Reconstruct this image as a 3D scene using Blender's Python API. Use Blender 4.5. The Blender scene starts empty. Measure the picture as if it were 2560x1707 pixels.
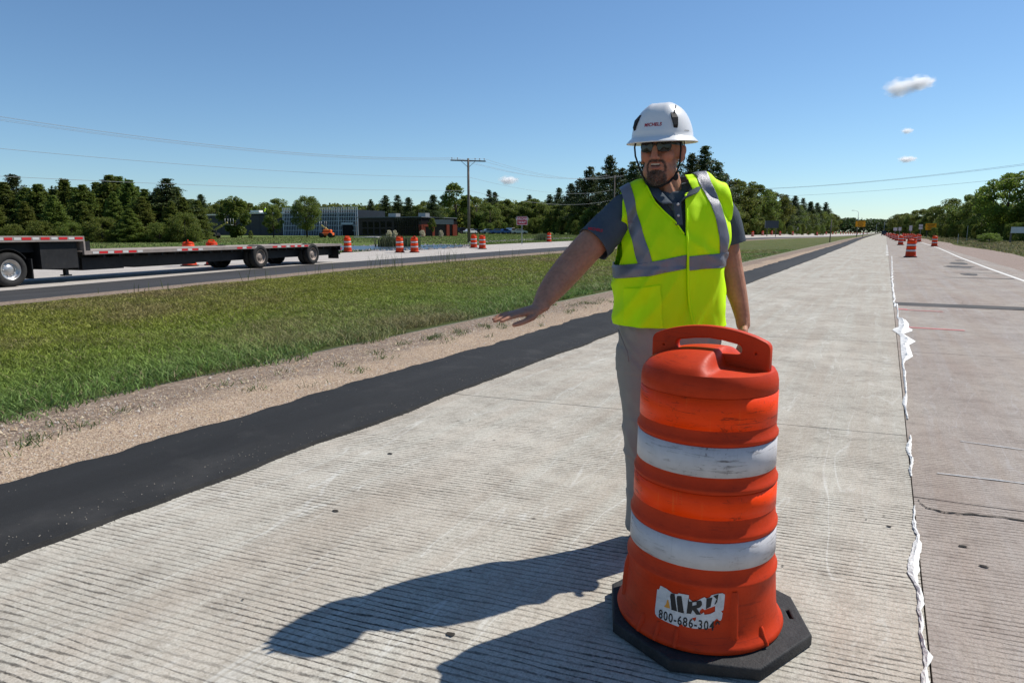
import bpy, bmesh, math, random
import numpy as np
from mathutils import Vector, Matrix, noise as mnoise
R_ = math.radians
scn = bpy.context.scene
col = scn.collection

# ------------------------------------------------------------------ camera
EYE = 1.4
YAW = R_(28.5)
FPX = 1700.0
PITCH = math.atan(273.5 / FPX)
cam_d = bpy.data.cameras.new('camera')
cam = bpy.data.objects.new('camera', cam_d); col.objects.link(cam)
cam_d.sensor_width = 36.0
cam_d.lens = 36.0 * FPX / 2560.0
cam_d.clip_start = 0.05; cam_d.clip_end = 20000
cam.location = (0, 0, EYE)
cam.rotation_euler = (R_(90) - PITCH, 0, YAW)
scn.camera = cam

# ------------------------------------------------------------------ light
SUN_DIR = Vector((0.57, 0.82, 0)).normalized()      # towards the sun, on the ground plane
SUN_EL = R_(50.8)
world = bpy.data.worlds.new('World'); scn.world = world
world.use_nodes = True
wn = world.node_tree; wn.nodes.clear()
w_out = wn.nodes.new('ShaderNodeOutputWorld'); w_bg = wn.nodes.new('ShaderNodeBackground')
sky = wn.nodes.new('ShaderNodeTexSky'); sky.sky_type = 'NISHITA'; sky.sun_disc = False
sky.sun_elevation = SUN_EL
sky.sun_rotation = math.atan2(SUN_DIR.x, SUN_DIR.y)
sky.altitude = 600; sky.air_density = 1.0; sky.dust_density = 0.2; sky.ozone_density = 4.2
w_bg.inputs['Strength'].default_value = 0.1
w_mx = wn.nodes.new('ShaderNodeMix'); w_mx.data_type = 'RGBA'; w_mx.blend_type = 'MULTIPLY'; w_mx.inputs[0].default_value = 1.0
w_mx.inputs[7].default_value = (0.83, 0.955, 1.01, 1)      # cooler, more cyan air
wn.links.new(sky.outputs[0], w_mx.inputs[6]); wn.links.new(w_mx.outputs[2], w_bg.inputs[0]); wn.links.new(w_bg.outputs[0], w_out.inputs[0])
sun_d = bpy.data.lights.new('sun', 'SUN'); sun = bpy.data.objects.new('sun', sun_d); col.objects.link(sun)
sun_d.energy = 4.6; sun_d.angle = R_(0.53); sun_d.color = (1.0, 0.955, 0.88)
sd = Vector((SUN_DIR.x * math.cos(SUN_EL), SUN_DIR.y * math.cos(SUN_EL), math.sin(SUN_EL)))
sun.rotation_euler = sd.to_track_quat('Z', 'Y').to_euler()
sun.location = (20, 20, 40)
scn.view_settings.view_transform = 'Standard'; scn.view_settings.look = 'None'
scn.view_settings.exposure = 0.22; scn.view_settings.gamma = 1.0
scn.view_settings.use_curve_mapping = False
scn.render.engine = 'CYCLES'
scn.cycles.use_denoising = True
scn.cycles.max_bounces = 12; scn.cycles.diffuse_bounces = 5; scn.cycles.glossy_bounces = 3; scn.cycles.transmission_bounces = 4; scn.cycles.transparent_max_bounces = 6; scn.cycles.volume_bounces = 10
scn.cycles.caustics_reflective = False; scn.cycles.caustics_refractive = False

# ------------------------------------------------------------------ helpers
def vray(x, y):
    "direction of a bearing measured on the photograph (2352 px wide view)"
    k = 2560 / 2352; u = (x * k - 1280) / FPX; v = (y * k - 853.5) / FPX
    c, s = math.cos(PITCH), math.sin(PITCH)
    fw = c - v * s; up = -s - v * c
    return Vector((-math.sin(YAW) * fw + math.cos(YAW) * u, math.cos(YAW) * fw + math.sin(YAW) * u, up))
def gp(x, y, z=0.0):
    d = vray(x, y); t = (z - EYE) / d.z
    return Vector((0, 0, EYE)) + d * t
def dp(x, y, D):
    "point at forward distance D (metres) along a measured bearing"
    d = vray(x, y); t = D / (-math.sin(YAW) * d.x + math.cos(YAW) * d.y)
    return Vector((0, 0, EYE)) + d * t

def tag(o, label=None, cat=None, group=None, kind=None):
    if label: o['label'] = label
    if cat: o['category'] = cat
    if group: o['group'] = group
    if kind: o['kind'] = kind
    return o
def empty(name, loc=(0, 0, 0), rz=0.0, label=None, cat=None, group=None):
    o = bpy.data.objects.new(name, None); col.objects.link(o)
    o.location = loc; o.rotation_euler = (0, 0, rz); o.empty_display_size = .2
    return tag(o, label, cat, group)
def link_mesh(name, me, mats=None, parent=None, smooth=False):
    o = bpy.data.objects.new(name, me); col.objects.link(o)
    if mats is not None:
        me.materials.clear()
        for m in (mats if isinstance(mats, (list, tuple)) else [mats]): me.materials.append(m)
    if smooth: me.shade_smooth()
    if parent is not None: o.parent = parent
    return o
def copy_tree(o, parent=None):
    c = o.copy(); col.objects.link(c); c.parent = parent
    for ch in list(o.children): copy_tree(ch, c)
    return c

class MB:
    def __init__(s): s.v = []; s.f = []; s.m = []; s.sm = []
    def add(s, vs, fs, mi=0, smooth=False):
        b = len(s.v); s.v += [tuple(v) for v in vs]; s.f += [tuple(b + i for i in f) for f in fs]
        s.m += [mi] * len(fs); s.sm += [smooth] * len(fs); return s
    def box(s, a, b, mi=0, mat=None, bevel=0.0):
        x0, y0, z0 = a; x1, y1, z1 = b
        if bevel > 0:
            g = bevel; vs = []; 
            pts = []
            for z, i in ((z0, g), (z0 + g, 0), (z1 - g, 0), (z1, g)):
                X0, X1, Y0, Y1 = x0 + i, x1 - i, y0 + i, y1 - i
                h = g if i == 0 else 0
                ring = [(X0 + h, Y0, z), (X1 - h, Y0, z), (X1, Y0 + h, z), (X1, Y1 - h, z), (X1 - h, Y1, z), (X0 + h, Y1, z), (X0, Y1 - h, z), (X0, Y0 + h, z)]
                pts.append(ring)
            vs = [p for r in pts for p in r]; fs = []
            for k in range(3):
                for j in range(8):
                    fs.append((k * 8 + j, k * 8 + (j + 1) % 8, (k + 1) * 8 + (j + 1) % 8, (k + 1) * 8 + j))
            fs.append(tuple(range(7, -1, -1))); fs.append(tuple(range(24, 32)))
        else:
            vs = [(x0, y0, z0), (x1, y0, z0), (x1, y1, z0), (x0, y1, z0), (x0, y0, z1), (x1, y0, z1), (x1, y1, z1), (x0, y1, z1)]
            fs = [(0, 3, 2, 1), (4, 5, 6, 7), (0, 1, 5, 4), (1, 2, 6, 5), (2, 3, 7, 6), (3, 0, 4, 7)]
        if mat is not None: vs = [mat @ Vector(v) for v in vs]
        return s.add(vs, fs, mi)
    def bar(s, p, q, w, h=None, mi=0, up=(0, 0, 1)):
        "rectangular bar from p to q"
        p, q = Vector(p), Vector(q); d = (q - p).normalized(); h = h or w
        u = Vector(up)
        if abs(d.dot(u)) > .98: u = Vector((0, 1, 0))
        a = d.cross(u).normalized() * w / 2; b = a.cross(d).normalized() * h / 2
        vs = [p - a - b, p + a - b, p + a + b, p - a + b, q - a - b, q + a - b, q + a + b, q - a + b]
        return s.add(vs, [(0, 3, 2, 1), (4, 5, 6, 7), (0, 1, 5, 4), (1, 2, 6, 5), (2, 3, 7, 6), (3, 0, 4, 7)], mi)
    def tube(s, pts, radii, n=10, mi=0, cap=True, smooth=True, flat=None, side=None, dome=False):
        "round tube; radii: number or list; flat: list of ratio of second radius; side: reference for first radius"
        pts = [Vector(p) for p in pts]; N = len(pts)
        if not isinstance(radii, (list, tuple)): radii = [radii] * N
        flat = flat or [1.0] * N
        if not isinstance(flat, (list, tuple)): flat = [flat] * N
        radii = list(radii); flat = list(flat)
        if dome:   # rounded ends
            d0 = (pts[0] - pts[1]).normalized(); d1 = (pts[-1] - pts[-2]).normalized()
            r0, r1 = radii[0], radii[-1]
            pre = [(pts[0] + d0 * r0 * math.sin(a), r0 * math.cos(a)) for a in (R_(80), R_(50), R_(25))]
            post = [(pts[-1] + d1 * r1 * math.sin(a), r1 * math.cos(a)) for a in (R_(25), R_(50), R_(80))]
            pts = [a for a, _ in pre] + pts + [a for a, _ in post]
            radii = [b for _, b in pre] + radii + [b for _, b in post]
            flat = [flat[0]] * 3 + flat + [flat[-1]] * 3; N = len(pts)
        vs = []; ref = Vector(side) if side is not None else None; prev = None
        for i in range(N):
            t = (pts[min(i + 1, N - 1)] - pts[max(i - 1, 0)]).normalized()
            if ref is not None: a = (ref - t * ref.dot(t)).normalized()
            elif prev is None:
                u = Vector((0, 0, 1)) if abs(t.z) < .9 else Vector((1, 0, 0))
                a = t.cross(u).normalized()
            else: a = (prev - t * prev.dot(t)).normalized()
            prev = a; b = t.cross(a)
            for k in range(n):
                th = 2 * math.pi * k / n
                vs.append(pts[i] + a * (radii[i] * math.cos(th)) + b * (radii[i] * flat[i] * math.sin(th)))
        fs = [(i * n + k, i * n + (k + 1) % n, (i + 1) * n + (k + 1) % n, (i + 1) * n + k) for i in range(N - 1) for k in range(n)]
        if cap: fs += [tuple(range(n - 1, -1, -1)), tuple(range((N - 1) * n, N * n))]
        return s.add(vs, fs, mi, smooth)
    def lathe(s, prof, n=32, mi=0, smooth=True, c=(0, 0, 0), close=False, axis='z'):
        vs = []
        for r, z in prof:
            for k in range(n):
                th = 2 * math.pi * k / n
                p = (r * math.cos(th), r * math.sin(th), z)
                if axis == 'x': p = (z, r * math.cos(th), r * math.sin(th))
                if axis == 'y': p = (r * math.sin(th), z, r * math.cos(th))
                vs.append((p[0] + c[0], p[1] + c[1], p[2] + c[2]))
        N = len(prof)
        fs = [(i * n + k, i * n + (k + 1) % n, (i + 1) * n + (k + 1) % n, (i + 1) * n + k) for i in range(N - 1) for k in range(n)]
        if close: fs += [tuple(range(n - 1, -1, -1)), tuple(range((N - 1) * n, N * n))]
        return s.add(vs, fs, mi, smooth)
    def ball(s, c, r, nu=14, nv=9, mi=0, rot=None, smooth=True):
        if not isinstance(r, (list, tuple)): r = (r, r, r)
        c = Vector(c); vs = []
        for j in range(1, nv):
            ph = math.pi * j / nv
            for i in range(nu):
                th = 2 * math.pi * i / nu
                vs.append(Vector((r[0] * math.sin(ph) * math.cos(th), r[1] * math.sin(ph) * math.sin(th), r[2] * math.cos(ph))))
        vs.append(Vector((0, 0, r[2]))); vs.append(Vector((0, 0, -r[2])))
        fs = []
        for j in range(nv - 2):
            for i in range(nu):
                fs.append((j * nu + i, (j + 1) * nu + i, (j + 1) * nu + (i + 1) % nu, j * nu + (i + 1) % nu))
        T, B = len(vs) - 2, len(vs) - 1
        for i in range(nu):
            fs.append((T, i, (i + 1) % nu)); fs.append((B, (nv - 2) * nu + (i + 1) % nu, (nv - 2) * nu + i))
        if rot is not None: vs = [rot @ v for v in vs]
        return s.add([v + c for v in vs], fs, mi, smooth)
    def xform(s, M):
        s.v = [tuple(M @ Vector(v)) for v in s.v]; return s
    def mesh(s, name='mesh'):
        me = bpy.data.meshes.new(name)
        me.from_pydata(s.v, [], s.f)
        me.polygons.foreach_set('material_index', s.m)
        me.polygons.foreach_set('use_smooth', s.sm)
        me.update(); return me
    def build(s, name, mats, parent=None):
        return link_mesh(name, s.mesh(name), mats, parent)

def np_mesh(name, V, F, mats=None, parent=None, attr=None, smooth=False, k=3):
    "fast mesh of triangles or quads from numpy arrays; attr = per-vertex colour (N,3)"
    me = bpy.data.meshes.new(name)
    V = np.asarray(V, np.float32); F = np.asarray(F, np.int32)
    me.vertices.add(len(V)); me.vertices.foreach_set('co', V.ravel())
    me.loops.add(F.size); me.loops.foreach_set('vertex_index', F.ravel())
    me.polygons.add(len(F)); me.polygons.foreach_set('loop_start', np.arange(0, F.size, k, dtype=np.int32))
    if smooth: me.polygons.foreach_set('use_smooth', np.ones(len(F), bool))
    me.update(calc_edges=True)
    if attr is not None:
        a = me.color_attributes.new('tint', 'FLOAT_COLOR', 'POINT')
        A = np.ones((len(V), 4), np.float32); A[:, :3] = attr
        a.data.foreach_set('color', A.ravel())
    return me if parent is False else link_mesh(name, me, mats, parent)

def curve_plate(outline_list, depth, bevel=0.0, res=2):
    "flat plate with holes in XY, thickness along Z (centred)"
    cu = bpy.data.curves.new('plate', 'CURVE'); cu.dimensions = '2D'; cu.fill_mode = 'BOTH'
    cu.extrude = max(depth / 2 - bevel, 0.0001); cu.bevel_depth = bevel; cu.bevel_resolution = res
    for pts in outline_list:
        sp = cu.splines.new('POLY'); sp.points.add(len(pts) - 1); sp.use_cyclic_u = True
        for p, q in zip(sp.points, pts): p.co = (q[0], q[1], 0, 1)
    o = bpy.data.objects.new('plate', cu); col.objects.link(o)
    dg = bpy.context.evaluated_depsgraph_get()
    me = bpy.data.meshes.new_from_object(o.evaluated_get(dg))
    bpy.data.objects.remove(o); bpy.data.curves.remove(cu)
    return me
def text_mesh(txt, size=1.0, extrude=0.0, align='CENTER', bold=0.0, spacing=1.0, sx=1.0):
    cu = bpy.data.curves.new('text', 'FONT'); cu.body = txt; cu.size = size; cu.extrude = extrude
    cu.align_x = align; cu.align_y = 'CENTER'; cu.offset = bold; cu.space_character = spacing; cu.resolution_u = 3
    o = bpy.data.objects.new('text', cu); col.objects.link(o)
    dg = bpy.context.evaluated_depsgraph_get()
    me = bpy.data.meshes.new_from_object(o.evaluated_get(dg))
    bpy.data.objects.remove(o); bpy.data.curves.remove(cu)
    for v in me.vertices: v.co.x *= sx
    return me

# ------------------------------------------------------------------ materials
class NT:
    def __init__(s, name, clear=True):
        s.m = bpy.data.materials.new(name); s.m.use_nodes = True; s.t = s.m.node_tree; s.t.nodes.clear()
        s.out = s.n('ShaderNodeOutputMaterial'); 
    def n(s, typ, **kw):
        x = s.t.nodes.new(typ)
        for k, v in kw.items(): setattr(x, k, v)
        return x
    def l(s, a, b): s.t.links.new(a, b)
    def coord(s, kind='Object', scale=(1, 1, 1), rot=(0, 0, 0)):
        if kind == 'World': o = s.n('ShaderNodeNewGeometry').outputs['Position']
        else: o = s.n('ShaderNodeTexCoord').outputs[kind]
        mp = s.n('ShaderNodeMapping'); mp.inputs['Scale'].default_value = scale; mp.inputs['Rotation'].default_value = rot
        s.l(o, mp.inputs[0]); return mp.outputs[0]
    def noise(s, co, scale, detail=4, rough=.6, out='Fac', dist=0.0):
        x = s.n('ShaderNodeTexNoise'); x.inputs['Scale'].default_value = scale; x.inputs['Detail'].default_value = detail
        x.inputs['Roughness'].default_value = rough; x.inputs['Distortion'].default_value = dist
        s.l(co, x.inputs['Vector']); return x.outputs[out]
    def ramp(s, fac, stops):
        x = s.n('ShaderNodeValToRGB'); e = x.color_ramp.elements
        while len(e) < len(stops): e.new(.5)
        for q, (p, c) in zip(e, stops):
            q.position = p; q.color = (c, c, c, 1) if isinstance(c, (int, float)) else (*c, 1)
        s.l(fac, x.inputs[0]); return x.outputs[0]
    def mix(s, fac, a, b, mode='MIX'):
        x = s.n('ShaderNodeMix'); x.data_type = 'RGBA'; x.blend_type = mode
        for j, v in ((0, fac), (6, a), (7, b)):
            sock = x.inputs[j]
            if isinstance(v, (int, float)): sock.default_value = v if j == 0 else (v, v, v, 1)
            elif isinstance(v, (tuple, list)): sock.default_value = (*v[:3], 1)
            else: s.l(v, sock)
        return x.outputs[2]
    def math(s, op, a, b=None, c=None, clamp=False):
        x = s.n('ShaderNodeMath'); x.operation = op; x.use_clamp = clamp
        for i, v in enumerate((a, b, c)):
            if v is None: continue
            if isinstance(v, (int, float)): x.inputs[i].default_value = v
            else: s.l(v, x.inputs[i])
        return x.outputs[0]
    def smooth(s, v, a, b):
        x = s.n('ShaderNodeMapRange'); x.interpolation_type = 'SMOOTHSTEP'
        s.l(v, x.inputs[0]); x.inputs[1].default_value = a; x.inputs[2].default_value = b
        x.inputs[3].default_value = 0; x.inputs[4].default_value = 1; return x.outputs[0]
    def xyz(s, co):
        x = s.n('ShaderNodeSeparateXYZ'); s.l(co, x.inputs[0]); return x.outputs
    def bump(s, h, strength=.5, dist=.01, prev=None):
        x = s.n('ShaderNodeBump'); x.inputs['Strength'].default_value = strength; x.inputs['Distance'].default_value = dist
        s.l(h, x.inputs['Height'])
        if prev is not None: s.l(prev, x.inputs['Normal'])
        return x.outputs[0]
    def princ(s, color, rough=.7, spec=.4, metal=0.0, normal=None, **kw):
        x = s.n('ShaderNodeBsdfPrincipled')
        def put(k, v):
            if isinstance(v, (int, float)): x.inputs[k].default_value = v
            elif isinstance(v, (tuple, list)): x.inputs[k].default_value = (*v[:3], 1)
            else: s.l(v, x.inputs[k])
        put('Base Color', color); put('Roughness', rough); put('Specular IOR Level', spec); put('Metallic', metal)
        if normal is not None: s.l(normal, x.inputs['Normal'])
        for k, v in kw.items(): put(k, v)
        return x.outputs[0]
    def done(s, sh):
        s.l(sh, s.out.inputs[0]); return s.m

def simple(name, c, rough=.7, spec=.4, metal=0.0, var=.15, scale=8, bump=0.0, bscale=60, dirt=0.0, dirtcol=(.12, .1, .08), coord='Object', **kw):
    t = NT(name); co = t.coord(coord)
    n1 = t.noise(co, scale, 5)
    lo = tuple(max(0, x * (1 - var)) for x in c); hi = tuple(min(1, x * (1 + var)) for x in c)
    cc = t.ramp(n1, [(.3, lo), (.7, hi)])
    if dirt:
        n2 = t.noise(co, scale * 2.3, 6, .7)
        cc = t.mix(t.math('MULTIPLY', t.ramp(n2, [(.5, 0), (.75, 1)]), dirt), cc, dirtcol)
    nm = None
    if bump: nm = t.bump(t.noise(co, bscale, 4), bump, .01)
    return t.done(t.princ(cc, rough, spec, metal, nm, **kw))
# ------------------------------------------------------------------ ground materials
def concrete(name, ca, cb, dark, strength, spacing=.0335, tint=None, wear=.5, skew=.135, grey_far=1.0):
    t = NT(name); co = t.coord('World'); x, y, z = t.xyz(co)
    big = t.noise(co, .9, 5, .6); mid = t.noise(co, 6, 5, .65); fine = t.noise(co, 130, 3, .7)
    stretch = t.noise(t.coord('World', (3.4, .09, 1)), 1.6, 6, .65)      # streaks along the lane
    base = t.mix(t.ramp(t.noise(t.coord('World', (1.2, .5, 1)), .9, 5, .6), [(.38, 0.0), (.62, 1.0)]), ca, cb)
    base = t.mix(t.math('MULTIPLY', t.ramp(stretch, [(.42, 0), (.66, 1)]), .55), base, tint or (.56, .56, .49))
    base = t.mix(t.math('MULTIPLY', t.ramp(mid, [(.3, 1), (.52, 0)]), .5), base, tuple(v * .6 for v in ca))
    base = t.mix(t.math('MULTIPLY', t.ramp(fine, [(.3, 1), (.58, 0)]), .55), base, tuple(v * .42 for v in ca))
    f2 = t.noise(co, 55, 4, .7); base = t.mix(t.math('MULTIPLY', t.ramp(f2, [(.36, 1), (.5, 0)]), .4), base, tuple(v * .5 for v in ca)); base = t.mix(t.math('MULTIPLY', t.ramp(f2, [(.55, 0), (.68, 1)]), .35), base, (.62, .60, .56) if ca[0] > .35 else (.42, .37, .34))
    squig = t.noise(t.coord('World', (1.6, .22, 1)), 1.5, 3, .5, dist=1.2)
    ln_ = t.math('SUBTRACT', 1, t.smooth(t.math('ABSOLUTE', t.math('SUBTRACT', squig, .53)), .0, .012))
    base = t.mix(t.math('MULTIPLY', t.math('MULTIPLY', ln_, t.ramp(stretch, [(.4, 0), (.6, 1)])), .45), base, (.66, .65, .60) if ca[0] > .35 else (.42, .39, .37))
    # transverse tining, with groove shade and dirt both put into the colour
    wob = t.noise(t.coord('World', (1.4, 14, 1)), 1.0, 3, .6)
    wob2 = t.noise(co, 75, 3, .7)
    u = t.math('ADD', t.math('SUBTRACT', y, t.math('MULTIPLY', x, skew)),
               t.math('ADD', t.math('MULTIPLY', wob, .045), t.math('MULTIPLY', wob2, .009)))
    fr = t.math('FRACT', t.math('DIVIDE', u, spacing))
    d = t.math('ABSOLUTE', t.math('SUBTRACT', fr, .5))                  # 0 at groove centre
    g = t.math('SUBTRACT', 1.0, t.smooth(d, .045, .20))
    worn = t.ramp(t.noise(t.coord('World', (.8, 1.6, 1)), 1.3, 5, .65), [(.36, .12), (.60, 1)])
    pits = t.ramp(t.noise(co, 30, 3, .7), [(.36, .35), (.52, 1)])
    gs = t.math('MULTIPLY', t.math('MULTIPLY', g, worn), pits)
    base = t.mix(t.math('MULTIPLY', gs, strength), base, dark)
    # cross brushed fine streaks between grooves
    br = t.noise(t.coord('World', (160, 12, 1)), 1.0, 3, .7)
    base = t.mix(t.math('MULTIPLY', t.ramp(br, [(.3, 1), (.5, 0)]), .22), base, tuple(v * .5 for v in ca))
    # dark spots
    sp = t.n('ShaderNodeTexVoronoi'); sp.inputs['Scale'].default_value = 5.0; t.l(co, sp.inputs['Vector'])
    spot = t.math('SUBTRACT', 1, t.smooth(sp.outputs['Distance'], .03, .09))
    base = t.mix(t.math('MULTIPLY', t.math('MULTIPLY', spot, t.ramp(mid, [(.5, 0), (.58, 1)])), .8), base, (.07, .06, .05))
    h = t.math('SUBTRACT', t.math('ADD', t.math('MULTIPLY', fine, .35), t.math('MULTIPLY', br, .3)), t.math('MULTIPLY', gs, 1.0))
    nm = t.bump(h, .6, .004)
    return t.done(t.princ(base, .88, .22, 0, nm))
M_conc = concrete('old_concrete', (.43, .375, .305), (.55, .50, .42), (.05, .043, .036), .95)
M_conc2 = concrete('pinkish_concrete', (.335, .27, .225), (.43, .375, .315), (.06, .045, .038), .72, tint=(.40, .38, .36))
M_concf = concrete('far_concrete', (.47, .41, .37), (.53, .48, .43), (.2, .17, .15), .2)
def asphalt(name, c, rough=.75):
    t = NT(name); co = t.coord('World')
    n1 = t.noise(t.coord('World', (1.5, .2, 1)), 1.2, 5, .6); n2 = t.noise(co, 240, 2, .7); n3 = t.noise(co, 2.5, 5)
    b = t.mix(t.ramp(n1, [(.35, 0), (.7, 1)]), c, tuple(v * 1.35 + .004 for v in c))
    b = t.mix(t.math('MULTIPLY', t.ramp(n2, [(.62, 0), (.72, 1)]), .35), b, (.16, .15, .14))
    b = t.mix(t.math('MULTIPLY', t.ramp(n3, [(.55, 0), (.75, 1)]), .25), b, (.095, .09, .085))
    sp = t.n('ShaderNodeTexVoronoi'); sp.inputs['Scale'].default_value = 16.0; t.l(co, sp.inputs['Vector'])
    b = t.mix(t.math('MULTIPLY', t.math('SUBTRACT', 1, t.smooth(sp.outputs['Distance'], .03, .07)), t.ramp(t.noise(co, 3, 2), [(.5, 0), (.6, 1)])), b, (.3, .27, .23))
    return t.done(t.princ(b, rough, .18, 0, t.bump(n2, .7, .004)))
M_asph = asphalt('fresh_asphalt', (.019, .0185, .018))
M_asphf = asphalt('far_asphalt', (.042, .041, .041))
M_patch = asphalt('asphalt_patch', (.06, .055, .052))
def gravel(name, a, b, soil=False):
    t = NT(name); co = t.coord('World')
    v = t.n('ShaderNodeTexVoronoi'); v.inputs['Scale'].default_value = 95.0; t.l(co, v.inputs['Vector'])
    bw = t.n('ShaderNodeRGBToBW'); t.l(v.outputs['Color'], bw.inputs[0])
    c = t.ramp(bw.outputs[0], [(.1, tuple(x * .5 for x in a)), (.4, a), (.7, b), (.95, (.62, .52, .42))])
    n1 = t.noise(co, 1.1, 5, .6); n2 = t.noise(co, 320, 2, .7)
    c = t.mix(t.math('MULTIPLY', t.ramp(n1, [(.4, 0), (.65, 1)]), .45), c, (.24, .185, .14))
    c = t.mix(t.math('MULTIPLY', t.ramp(n2, [(.3, 1), (.5, 0)]), .5), c, tuple(x * .4 for x in a))
    h = t.math('ADD', v.outputs['Distance'], t.math('MULTIPLY', n2, .3))
    if soil:      # the outer half is bare dirt with bigger stones
        x, y, z = t.xyz(co); e = t.math('ADD', t.math('MULTIPLY', t.noise(t.coord('World', (1, .5, 1)), 1.5, 4, .6), .9), x)
        f = t.smooth(e, -4.42, -4.75); v2 = t.n('ShaderNodeTexVoronoi'); v2.inputs['Scale'].default_value = 28.0; t.l(co, v2.inputs['Vector'])
        b2 = t.n('ShaderNodeRGBToBW'); t.l(v2.outputs['Color'], b2.inputs[0])
        dirt = t.mix(t.noise(co, 9, 5, .7), (.15, .11, .085), (.27, .21, .16)); dirt = t.mix(t.ramp(b2.outputs[0], [(.72, 0), (.8, .8)]), dirt, (.36, .29, .23))
        dirt = t.mix(t.ramp(b2.outputs[0], [(.2, .7), (.28, 0)]), dirt, (.09, .06, .05))
        c = t.mix(t.math('MULTIPLY', f, .85), c, dirt)
    return t.done(t.princ(c, .95, .15, 0, t.bump(h, .8, .006)))
M_grav = gravel('tan_gravel', (.36, .26, .18), (.50, .38, .27), True)
M_grav2 = gravel('red_gravel', (.27, .2, .17), (.37, .29, .25))
def soil_grass(name, cs, scale=1.0):
    t = NT(name); co = t.coord('World')
    n1 = t.noise(co, .35 * scale, 5, .6); n2 = t.noise(co, 4 * scale, 5, .7); n3 = t.noise(co, 60, 3, .7)
    c = t.ramp(n1, [(.3, cs[0]), (.5, cs[1]), (.72, cs[2])])
    c = t.mix(t.math('MULTIPLY', t.ramp(n2, [(.35, 0), (.65, 1)]), .45), c, cs[3])
    c = t.mix(t.math('MULTIPLY', t.ramp(n3, [(.3, 1), (.55, 0)]), .5), c, tuple(x * .35 for x in cs[1]))
    return t.done(t.princ(c, 1.0, .1, 0, t.bump(t.math('ADD', n3, n2), 1.0, .05)))
M_turf = soil_grass('median_turf', [(.13, .12, .05), (.10, .12, .04), (.17, .13, .07), (.11, .14, .04)])
M_lawn = soil_grass('lawn_turf', [(.13, .15, .045), (.11, .16, .04), (.17, .16, .07), (.13, .17, .045)])
M_dry = soil_grass('dry_verge', [(.13, .12, .045), (.10, .11, .035), (.2, .155, .09), (.10, .12, .035)])
def paint_mat(name, c, wear=.3):
    t = NT(name); co = t.coord('World')
    n = t.noise(co, 30, 4, .7)
    return t.done(t.princ(t.mix(t.math('MULTIPLY', t.ramp(n, [(.45, 0), (.7, 1)]), wear), c, tuple(v * .45 for v in c)), .7, .3, 0, t.bump(n, .3, .003)))
M_white = paint_mat('road_paint_white', (.72, .70, .65))
M_pink = paint_mat('survey_paint_pink', (.62, .16, .16), .8)

# ------------------------------------------------------------------ plan of the site
def interp(tab, y, j):
    ys = [r[0] for r in tab]; return float(np.interp(y, ys, [r[j] for r in tab]))
# Y, median-side gravel edge, asphalt inner edge, asphalt outer edge, concrete outer edge
FAR = [(-60, -3.0 - 3, -7.2, -9.2, -19.5), (0, -13.6, -14.3, -17.1, -25.4), (7, -14.9, -15.55, -18.3, -26.7), (11.5, -15.75, -16.5, -19.35, -27.8),
       (20, -17.5, -18.5, -21.7, -29.3), (30, -18.4, -19.6, -23.0, -30.6), (42, -18.75, -20.2, -23.6, -31.8), (60, -18.9, -20.5, -23.9, -32.9), (90, -18.3, -20.0, -23.3, -33.4),
       (140, -16.6, -18.0, -21.0, -32), (220, -12.5, -13.5, -15.5, -27), (340, -9.5, -10.0, -11.5, -22), (700, -8.2, -8.6, -9.6, -19), (1800, -8.2, -8.6, -9.6, -19)]
YS = sorted(set([-60, -40, -20, -10] + [round(v, 2) for v in np.arange(-6, 24, .75)] + list(range(24, 60, 2)) + list(range(60, 140, 5)) + list(range(140, 360, 15)) + [400, 500, 600, 700, 900, 1200, 1800]))
def zfar(x, y):
    "gentle rise of the land beyond the median"
    a = max(0.0, min(1.0, (-x - 12) / 16.0)); a = a * a * (3 - 2 * a)
    return a * float(np.interp(y + .55 * (-x - 25) * (x < -25), [30, 52, 80, 130, 250, 400, 1800], [0, .18, .32, .55, .8, .9, .9]))
def zmed(x, y):
    "shallow ditch in the median"
    e0 = -5.4; e1 = interp(FAR, y, 1); w = e0 - e1
    if w < 1 or x > e0 or x < e1: return 0.0
    t_ = (e0 - x) / w
    return -.16 * math.sin(math.pi * t_) ** 1.3
def land(x, y): return zfar(x, y) + zmed(x, y)
def strip(name, fx, cols, mat, zo=0.0, y0=None, y1=None, kind='structure', edge=None):
    "sheet between x = fx(y)[0] and fx(y)[1]"
    ys = [y for y in YS if (y0 is None or y >= y0) and (y1 is None or y <= y1)]
    V = []; F = []
    for y in ys:
        a, b = fx(y)
        for k in range(cols + 1):
            x = a + (b - a) * k / cols
            V.append((x, y, land(x, y) + zo))
    n = cols + 1
    for i in range(len(ys) - 1):
        for k in range(cols):
            F.append((i * n + k, i * n + k + 1, (i + 1) * n + k + 1, (i + 1) * n + k))
    me = bpy.data.meshes.new(name); me.from_pydata(V, [], F); me.update()
    o = link_mesh(name, me, mat, None, True); o['kind'] = kind
    return o
def LX(y): return float(np.interp(y, [-60, 0, 40, 100, 150, 250, 400, 1800], [-3.22, -3.22, -3.22, -3.6, -4.2, -4.4, -4.4, -4.4]))
def AX(y): return LX(y) - float(np.interp(y, [0, 20, 60, 150, 400], [.92, .98, 1.15, 1.3, 1.3]))
def GX(y): return AX(y) - float(np.interp(y, [0, 20, 60, 150, 400], [1.85, 1.5, 1.6, 1.8, 1.8]))
strip('median_ground', lambda y: (interp(FAR, y, 1), GX(y)), 14, M_turf)
strip('gravel_shoulder', lambda y: (GX(y), LX(y) + .25), 4, M_grav, -.012)
strip('far_gravel_shoulder', lambda y: (interp(FAR, y, 2) - .05, interp(FAR, y, 1)), 2, M_grav)
strip('far_asphalt_shoulder', lambda y: (interp(FAR, y, 3), interp(FAR, y, 2) - .05), 3, M_asphf, .0)
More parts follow.
